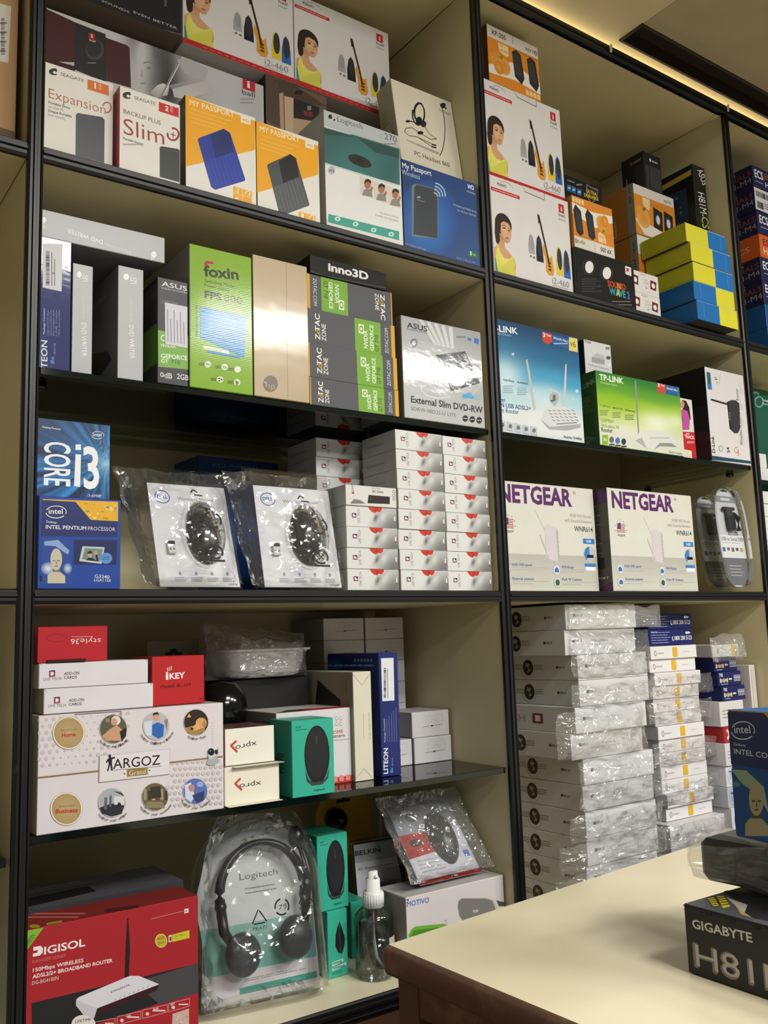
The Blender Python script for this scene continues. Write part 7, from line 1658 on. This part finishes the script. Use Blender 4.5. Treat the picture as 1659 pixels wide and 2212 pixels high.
# right hand column: boxes between the taped stack and the panel
cy = .062
a = at_y(1530, 1518, cy); b = at_y(1616, 1418, cy)
cx0 = max(a.x, xt + TW + .043); cx1 = min(b.x, X3 - .045)
zs = [at_y(1530, y, cy).z for y in (1421, 1453, 1485, 1517)]
zb0 = zs[3]
for k in range(3):
    B = Carton('keyboard_carton', ('upper', 'middle', 'lower')[k] + ' dark blue carton reading TVS CHAMP beside the taped stack', 'carton', frame((cx0 + .006 * k, cy - .004 * k, zs[k + 1])), cx1 - cx0, .2, zs[k] - zs[k + 1] - .0006, '20245a', 'satin', 'dark blue lettered keyboard cartons'); f = B.front.unit()
    f.text('TVS', (.05, .66), (.2, .66), .22, 'eceef4', .02)
    for i, (ch, cc) in enumerate(zip('CHAMP', ('b5b7c0', 'a04a3a', 'b59a3a', 'a5a7b0', 'c9a43a'))): f.rect(.06 + i * .072, .24, .125 + i * .072, .54, '3a3a4a' if i % 2 else cc); f.text(ch, (.075 + i * .072, .29), (.112 + i * .072, .29), .2, 'f0f0f0', .02)
    f.rect(.46, .4, .54, .52, 'dfe1ea'); f.poly([(.55, .38), (.6, .46), (.55, .54)], 'dfe1ea'); f.lines(.1, .18, .4, .08, 1, '9a9ec0', .05)
    for i in range(3): f.line([(.68 + i * .1, .3), (.76 + i * .1, .3), (.76 + i * .1, .7), (.68 + i * .1, .7), (.68 + i * .1, .3)], .025, 'dfe1ea'); f.line([(.72 + i * .1, .36), (.72 + i * .1, .62)], .03, 'dfe1ea'); f.poly([(.69 + i * .1, .52), (.72 + i * .1, .64), (.75 + i * .1, .52)], 'dfe1ea')
    B.done()
z = zs[0] + .0006
B = Carton('keyboard_carton', 'slim white keyboard carton with yellow tape lying on the dark blue lettered cartons', 'carton', frame((cx0 - .02, cy - .012, z)), cx1 - cx0 + .015, .25, .028, {'*': 'dcdadc', 'left': 'aeacae'}, 'satin'); B.front.unit().arc(.2, .5, .02, .2, 0, 360, .06, '77747a', 8); o = B.done()
mb = MB(); mb.cbox(.075, -.0012, .001, .093, -.0002, .027, 'd9ac2e', .0002); mb.build('yellow_tape', 'satin', o)['label'] = 'yellow tape strip'
bag_on(o, -.015, -.01, cx1 - cx0 + .03, .06, .05, 61, 'milkbag', y0=-.045)
lst = [('white carton with grey print', .05, 'd0ced0', None), ('red carton with a white cross', .032, 'a8262c', 'X'), ('white carton with plain front', .045, 'cfcdd0', None), ('white carton reading TVS in blue', .042, 'd4d4d8', 'TVS'), ('grey white carton reading TVS in blue', .04, 'b9bbc2', 'TVS'), ('white carton with a round logo', .05, 'd6d6da', 'O'), ('silver and blue carton', .045, 'b0b2b8', None), ('red carton with white letters', .03, 'b0262c', 'OX')]
z = zb0 - .0006; kf = (z - ZZ - .0012) / sum(t[1] for t in lst)
for i, (nm, h, c, t) in enumerate(lst): lst[i] = (nm, h * kf, c, t)
for i, (nm, h, c, t) in enumerate(lst):
    if z - h < ZZ + .002: h = z - ZZ - .0004
    if h < .01: break
    z -= h
    B = Carton('keyboard_carton', nm + ' in the column below the dark blue lettered cartons', 'carton', frame((cx0 - .01 + .004 * (i % 2), cy - .012 - .003 * (i % 3), z)), cx1 - cx0 + .004, .22, h - .0006, c, 'satin'); f = B.front.unit()
    if t == 'TVS': f.text('TVS', (.12, .35), (.34, .35), .4, '3f5aa0', .02); f.arc(.23, .5, .16, .4, 0, 360, .03, '9aa6c6', 20)
    elif t == 'X': f.line([(.14, .25), (.3, .8)], .16, 'e6dedd'); f.line([(.14, .8), (.3, .25)], .16, 'e6dedd')
    elif t == 'O': f.arc(.24, .5, .13, .36, 0, 360, .05, '6a6c74', 22); f.text('speed', (.14, .42), (.34, .42), .16, '6a6c74')
    elif t == 'OX': f.text('OX', (.1, .3), (.3, .3), .4, 'ece6e4', .02)
    else: f.lines(.1, .7, .8, .3, 3, '9a9a9e', .05)
    B.done()
if z > ZZ + .012:
    mb = MB(); mb.cbox(0, 0, 0, cx1 - cx0, .22, z - ZZ - .0012, 'b9b7ba'); tag(mb.build('keyboard_carton', 'card', None, frame((cx0 - .008, cy - .012, ZZ))), 'pale carton at the foot of the column behind the counter', 'carton')
B = Carton('keyboard_carton', 'tall pale carton standing at the right side panel of the tall opening', 'carton', frame((cx1 + .018, cy - .02, ZZ)), X3 - cx1 - .022, .2, at_y(1640, 1435, cy - .02).z - ZZ, {'*': 'd0c9c6'}, 'card'); B.front.unit().line([(.3, .6), (.3, .98)], .004, '9a9491'); B.done()

# ------------------------------------------------------------------ bay beyond the right post
random.seed(19)
ey = .02
a = at_y(1625, 353, ey); bt = at_y(1622, 735, ey)
cols = ['1f2452', '1f2452', '1f2452', 'd9672a', '1f2452', '1f2452', '1f5a9c', '1f5a9c']
hE = (a.z - ZA) / 8
nmE = ('topmost navy', 'second navy', 'third navy', 'bright orange', 'fifth navy', 'sixth navy', 'upper mid blue', 'lowest mid blue')
for i in range(8):
    c = cols[i]; z = ZA + hE * (7 - i)
    xq = a.x + random.uniform(-.004, .004)
    B = Carton('motherboard_carton', nmE[i] + ' motherboard carton in the stack at the right edge of the photo', 'carton', frame((xq, ey + random.uniform(0, .004), z)), .25, .2, hE - .0006, {'*': c, 'left': {'1f2452': '1b1d3c', 'd9672a': 'c05a28', '1f5a9c': '174a80'}[c]}, 'satin', 'motherboard cartons')
    f = B.front.unit(); L = B.left.unit()
    if c == '1f2452':
        f.text('ECS', (.04, .5), (.2, .5), .34, 'eceef2', .02); f.text('ESSENTIALS', (.23, .6), (.75, .6), .24, 'c05a34', .01); f.text('H81H3-M4', (.23, .22), (.7, .22), .24, 'eceef2', .01); f.lines(.05, .36, .2, .28, 1, '9aa0c0', .04); L.text('ESSENTIALS', (.3, .45), (.98, .55), .22, '7a4238', .01); L.text('H81H3-M4', (.35, .14), (.98, .24), .24, '8a8a9a', .004); L.text('ECS', (.55, .75), (.75, .78), .18, '77788a', .02)
    elif c == 'd9672a': f.text('ESSENTIALS', (.06, .55), (.7, .55), .28, '5a2440', .012); f.text('H81H3-M4', (.06, .15), (.6, .15), .3, 'f0e0d0', .01); L.text('ECS', (.6, .35), (.85, .38), .22, 'e0a080', .01)
    else: L.ell(.6, .5, .1, .26, 'a9b9c9', 16); L.line([(.53, .68), (.68, .32)], .08, '1d5a92'); L.lines(.2, .7, .4, .3, 1, '4a78a8', .03); f.lines(.1, .8, .6, .3, 3, '6fb0e0', .04)
    o = B.done()
    if i == 1:
        mb = MB(); mb.cbox(.0, -.0008, hE * .02, .075, -.0002, hE * .98, 'd9d9dc', .0001); sf = Face(mb, (0, -.0009, 0), (1, 0, 0), (0, 0, 1), .075, hE).unit(); sf.bars(.1, .1, .5, .4, 18, '33333a'); sf.bars(.1, .6, .9, .85, 24, '33333a'); sf.lines(.55, .45, .95, .15, 3, '77777d', .04); mb.build('barcode_sticker', 'card', o)['label'] = 'white sticker with bar codes'
gx = X4 + .03
glass(X4, XW1, ZG - .03, 'end of a glass shelf in the bay right of the last post')
B = Carton('software_carton', 'dark green carton above the glass at the right edge of the photo', 'carton', frame((X4 + .05, .14, ZG - .0296)), .3, .1, at_y(1630, 838, .14).z - ZG + .03, {'*': '1f5a4a', 'left': '174438'}, 'satin'); F = B.front; F.text('kaspersky', (1622, 848), (1640, 852), 6, 'c9dcd4', .004); F.arc(1640, 868, 9, 11, 0, 360, 3, '6fae9a', 18); F.text('Total', (1646, 866), (1659, 869), 5, 'e0ece8', .01); F.text('Security', (1646, 873), (1662, 877), 4, 'e0ece8', .006)
B.done()
B = Carton('software_carton', 'dark green carton below the glass at the right edge of the photo', 'carton', frame((X4 + .07, .14, ZM)), .3, .1, .25, {'*': '1f5a4a', 'left': '174438'}, 'satin'); F = B.front; F.arc(1650, 960, 8, 10, 0, 360, 3, '6fae9a', 18); F.lines(1640, 990, 1659, 1080, 6, '6fae9a', 3); B.done()
ww = .06
for zone, base, pts in (('above the glass', ZG - .0296, (912, 878)), ('below the glass', ZM, (1240, 1196, 1150, 1105, 1060, 1014, 970, 928))):
    n = len(pts)
    top = at_y(1632, pts[-1], .03).z + (.0 if n == 2 else .0); top = min(top, base + .255) if n > 2 else base + .075
    h = (top - base) / n
    B = Carton('charger_carton', 'lowest small white carton in the stack ' + zone + ' at the right edge', 'carton', frame((X4 + .03, .03, base)), ww, .08, h - .0006, {'*': 'dcdad9', 'left': 'b5b2b0'}, 'satin', 'small white cartons at the right edge'); B.front.unit().line([(.3, .15), (.3, .85)], .02, 'a9a6a4'); B.front.unit().line([(.55, .2), (.55, .7)], .02, 'b9b6b4'); o = B.done()
    for k in range(1, n): copy_tree(o, (X4 + .03 + random.uniform(-.003, .004), .03 + random.uniform(0, .004), base + k * h), ('', 'second', 'third', 'fourth', 'fifth', 'sixth', 'seventh', 'eighth')[k] + ' small white carton from the bottom, ' + zone + ' at the right edge')
# ------------------------------------------------------------------ bay left of the first post
q = at_y(62, 176, .03)
B = Carton('shipping_carton', 'brown corrugated shipping carton with a white paper label at the top left edge', 'carton', frame((XL - .38, .035, ZA)), .372, .3, .3, {'*': 'b08a5e', 'bottom': '6a5236'}, 'card'); F = B.front
zq = F; F.poly([(-60, -10), (24, 14), (18, 136), (-60, 118)], 'd4cfc2'); F.lines(-20, 40, 16, 120, 4, '77726a', 3, .5); F.bars(2, 40, 10, 120, 20, '55525a', False)
B.mb.cbox(.0, -.001, .001, B.w, .0, .03, '5f4a30', .0003); B.done()
B = Carton('calculator_carton', 'white carton with sideways lettering wrapped in tape at the left edge below the middle board', 'carton', frame((XL - .19, .05, 1.335)), .135, .1, .085, 'd9d5d2', 'satin'); F = B.front; F.text('Calculator', (8, 1385), (9, 1455), 8, '3a3a3e', .01, (8, 0)); F.line([(-8, 1366), (4, 1370), (4, 1392), (-8, 1390)], 3, 'b52a3a'); B.done()
B = Carton('taped_carton', 'cream carton with black printed tape under the white calculator carton', 'carton', frame((XL - .19, .04, 1.285)), .13, .12, .0494, 'c9b48a', 'card'); F = B.front; F.poly([(-20, 1485), (16, 1490), (18, 1545), (-20, 1545)], 'd9d6d0'); F.text('ZION', (-8, 1526), (14, 1514), 10, '3a3a3e', .02); F.text('ZION', (-6, 1545), (17, 1532), 10, '3a3a3e', .02); B.done()
zb = 1.19 + .0004
for k, (h, c) in enumerate(((.047, 'a9814e'), (.0466, 'b08a58'))):
    B = Carton('cardboard_box', ('lower', 'upper')[k] + ' plain brown box at the left edge in the bay left of the post', 'carton', frame((XL - .24, .05, zb)), .15, .15, h - .0006, c, 'card', 'plain brown boxes'); B.front.unit().line([(.0, .5), (1, .5)], .02, '7a5a34'); B.done(); zb += h
B = Carton('cable_carton', 'teal blue carton at the left edge on the lower base board', 'carton', frame((XL - .24, .04, ZZ)), .15, .15, .2, '1f6a8c', 'satin'); B.front.unit().poly([(.3, .2), (.9, .5), (.7, .9), (.2, .7)], '6fa8c0'); B.done()
# ------------------------------------------------------------------ the counter in front
random.seed(23)
ZC0 = 1.07
A_ = at_z(830, 2040, ZC0); Bf = at_z(1480, 1830, ZC0); Cn = at_z(1240, 2212, ZC0)
u = (Bf - A_).normalized(); v = (Cn - A_).normalized()
L1, L2 = 1.9, 1.1
cnt = empty('shop_counter', frame((A_.x, A_.y, 0)), 'cream topped shop counter with dark brown rounded edge in the foreground', 'counter')
def P4(s, t, z): p = A_ + u * s + v * t; return (p.x - A_.x, p.y - A_.y, z)
def prism(name, quads, z0, z1, mat, b=0):
    mb = MB(); n = len(quads)
    lo = [P4(s, t, z0) for s, t in quads]; hi = [P4(s, t, z1) for s, t in quads]
    mb.mesh(lo + hi, [tuple(range(n)), tuple(range(n, 2 * n))[::-1]] + [(i, i + n, (i + 1) % n + n, (i + 1) % n) for i in range(n)], 'w')
    o = mb.build(name, mat, cnt, None, True); return o
r = .012
prism('counter_top', [(.004, .004), (L1, .004), (L1, L2), (.004, L2)], ZC0 - .03, ZC0, 'creamtop')
mb = MB()
pr = [(0.004, ZC0 - .0004), (.001, ZC0 - .0015), (-.003, ZC0 - .006), (-.004, ZC0 - .016), (-.003, ZC0 - .028), (.0, ZC0 - .034), (.004, ZC0 - .036)]
n = len(pr)
rows_ = [[P4(a, L2, z) for a, z in pr], [P4(a, .004 + 0, z) for a, z in pr]]
cor = []
for k in range(1, 6):
    t = math.pi / 2 * k / 6
    rows_.append([P4(.004 - (.004 - a) * math.cos(t), .004 - (.004 - a) * math.sin(t), z) for a, z in pr])
rows_.append([P4(.004, a, z) for a, z in pr]); rows_.append([P4(L1, a, z) for a, z in pr])
mb.mesh([q for r_ in rows_ for q in r_], [(j * n + i, j * n + i + 1, (j + 1) * n + i + 1, (j + 1) * n + i) for j in range(len(rows_) - 1) for i in range(n - 1)], 'w', 0, True)
mb.build('edge_moulding', 'brownwood', cnt, None, True)
prism('corner_post', [(.012, .012), (.06, .012), (.06, .05), (.012, .05)], 0.0, ZC0 - .03, 'brownwood')
prism('side_rail', [(.014, .05), (.05, .05), (.05, L2 - .06), (.014, L2 - .06)], ZC0 - .075, ZC0 - .03, 'brownwood')
prism('corner_post', [(.012, L2 - .06), (.06, L2 - .06), (.06, L2 - .012), (.012, L2 - .012)], 0.0, ZC0 - .03, 'brownwood')
MT['dark'] = flat_mat('near_black_panel', '0e0c0c', 0.2, 0.4)  # near black sheet filling the side frame of the counter
prism('side_panel', [(.03, .05), (.045, .05), (.045, L2 - .06), (.03, L2 - .06)], 0.05, ZC0 - .075, 'dark')
prism('back_panel', [(.06, .02), (L1, .02), (L1, .035), (.06, .035)], 0.05, ZC0 - .03, 'brownwood')
# motherboard carton on the counter
p0 = at_z(1487, 2100, ZC0 + .0008); p1 = at_z(1659, 2159, ZC0 + .0008)
ang = math.atan2(p1.y - p0.y, p1.x - p0.x)
top = at_x(1471, 1958, p0.x); hM = .073
B = Carton('motherboard_carton', 'black carton reading GIGABYTE H81 on the counter at the bottom right', 'carton', frame((p0.x, p0.y, ZC0 + .0008), ang), .27, .24, hM, {'*': '222225', 'top': '55575c', 'left': '1c1c1e'}, 'satin', b=.0012); F = B.front
F.text('GIGABYTE', (1496, 2004), (1626, 2036), 18, 'd4d2cd', .02)
F.text('H81M', (1501, 2088), (1716, 2157), 50, '7d7a76', .03); F.text('H81M', (1505, 2086), (1716, 2153), 46, 'bdb9b2', -.004)
F.line([(1476, 1964), (1659, 2012)], 1, '3a3a3d')
T_ = B.top; T_.poly([(1526, 1938), (1545, 1936), (1557, 1956), (1538, 1960)], '1a1a1c'); T_.poly([(1528, 1940), (1543, 1938), (1554, 1956), (1540, 1958)], 'd9cf3a'); T_.poly([(1548, 1936), (1564, 1935), (1578, 1958), (1562, 1962)], 'd9cf3a')
for k in range(4): T_.line([(1530 + k * 3, 1943 + k * 4), (1545 + k * 3, 1941 + k * 4)], 1.3, '1a1a1c'); T_.line([(1550 + k * 3, 1940 + k * 5), (1566 + k * 3, 1938 + k * 5)], 1.3, '1a1a1c')
T_.poly([(1555, 1921), (1659, 1936), (1659, 1990), (1625, 1983), (1605, 1966), (1590, 1945)], '2a2a2d'); T_.poly([(1568, 1938), (1615, 1955), (1608, 1972), (1590, 1958)], 'c9c4ba'); T_.poly([(1590, 1958), (1608, 1972), (1625, 1983), (1600, 1975)], 'c9a45a')
for k in range(3): B.mb.cbox(.03 + k * .03, -.0012, hM - .006, .036 + k * .03, .0, hM - .001, '111113', .0004)
B.mb.cbox(.0, -.0006, hM - .0022, B.w, .0, hM - .0012, '111113', .0002)
gb = B; B.done()
zg = ZC0 + hM + .0014
# dark power supply in a milky bag
p = at_z(1512, 1905, zg); 
th = .05
r = empty('power_adapter', frame((p.x, p.y, zg), ang * .9 - .1), 'dark grey boxy adapter in a milky plastic bag on the black counter carton', 'adapter')
mb = MB(); mb.cbox(0, 0, .002, .2, .11, .052, '2a2a2d', .008); mb.build('body', 'grey_plastic', r)
mb = MB(); sheet(mb, .27, .06, .13, 18, 12, 71, .005, y0=-.012, shape=lambda u_, v_, x, z, b: (x - .05, z * (1 - .55 * max(0, .22 - u_) / .22) - .002 + .012 * max(0, .22 - u_), b), cell=.04); MT['adapterbag'] = film_mat('soft_grey_plastic_bag', (0.95, 0.95, 0.94, 1), 0.4, 0.2, 14, 0.6, 0.03, 0.1)
mb.build('plastic_bag', 'adapterbag', r)
zi = zg + .058
p = at_z(1590, 1806, zi + .012); t = at_x(1563, 1516, p.x)
p1 = at_z(1659, 1822, zi + .012)
B = Carton('processor_carton', 'blue carton reading INTEL CORE with a bald bust standing on the bagged adapter', 'carton', frame((p.x, p.y, zi + .012), math.atan2(p1.y - p.y, p1.x - p.x), -.02), .118, .075, .141, {'*': '1f4a86', 'top': '2f6ab4', 'left': '173a6c'}, 'satin', b=.0012); F = B.front
F.poly([(1567, 1528), (1662, 1530), (1680, 1560), (1680, 1580), (1650, 1540), (1568, 1535)], 'c9a02a'); F.poly([(1568, 1538), (1650, 1542), (1668, 1560), (1668, 1665), (1576, 1650)], '23305e')
intel_logo(F, 1605, 1578, 25, 19, 'd9dcde', 0, .008); F.text('Desktop', (1585, 1610), (1611, 1613), 6, 'c3c8d6', .004); F.text('INTEL CORE', (1586, 1628), (1678, 1641), 11, 'd9dde6', .006)
F.poly([(1580, 1660), (1668, 1672), (1676, 1820), (1590, 1800)], '1f4c86'); F.poly([(1580, 1662), (1612, 1664), (1650, 1700), (1662, 1760), (1640, 1720), (1600, 1690)], '8fa58c'); F.ell(1590, 1694, 14, 9, '5f8fa8', 16, edge='1f4c86')
bust(F, (1604, 1688, 1662, 1806), 'a29a7c', '4c4a40')
T_ = B.top.unit(); T_.lines(.1, .3, .9, .7, 2, '1f4a86', .02)
B.done()
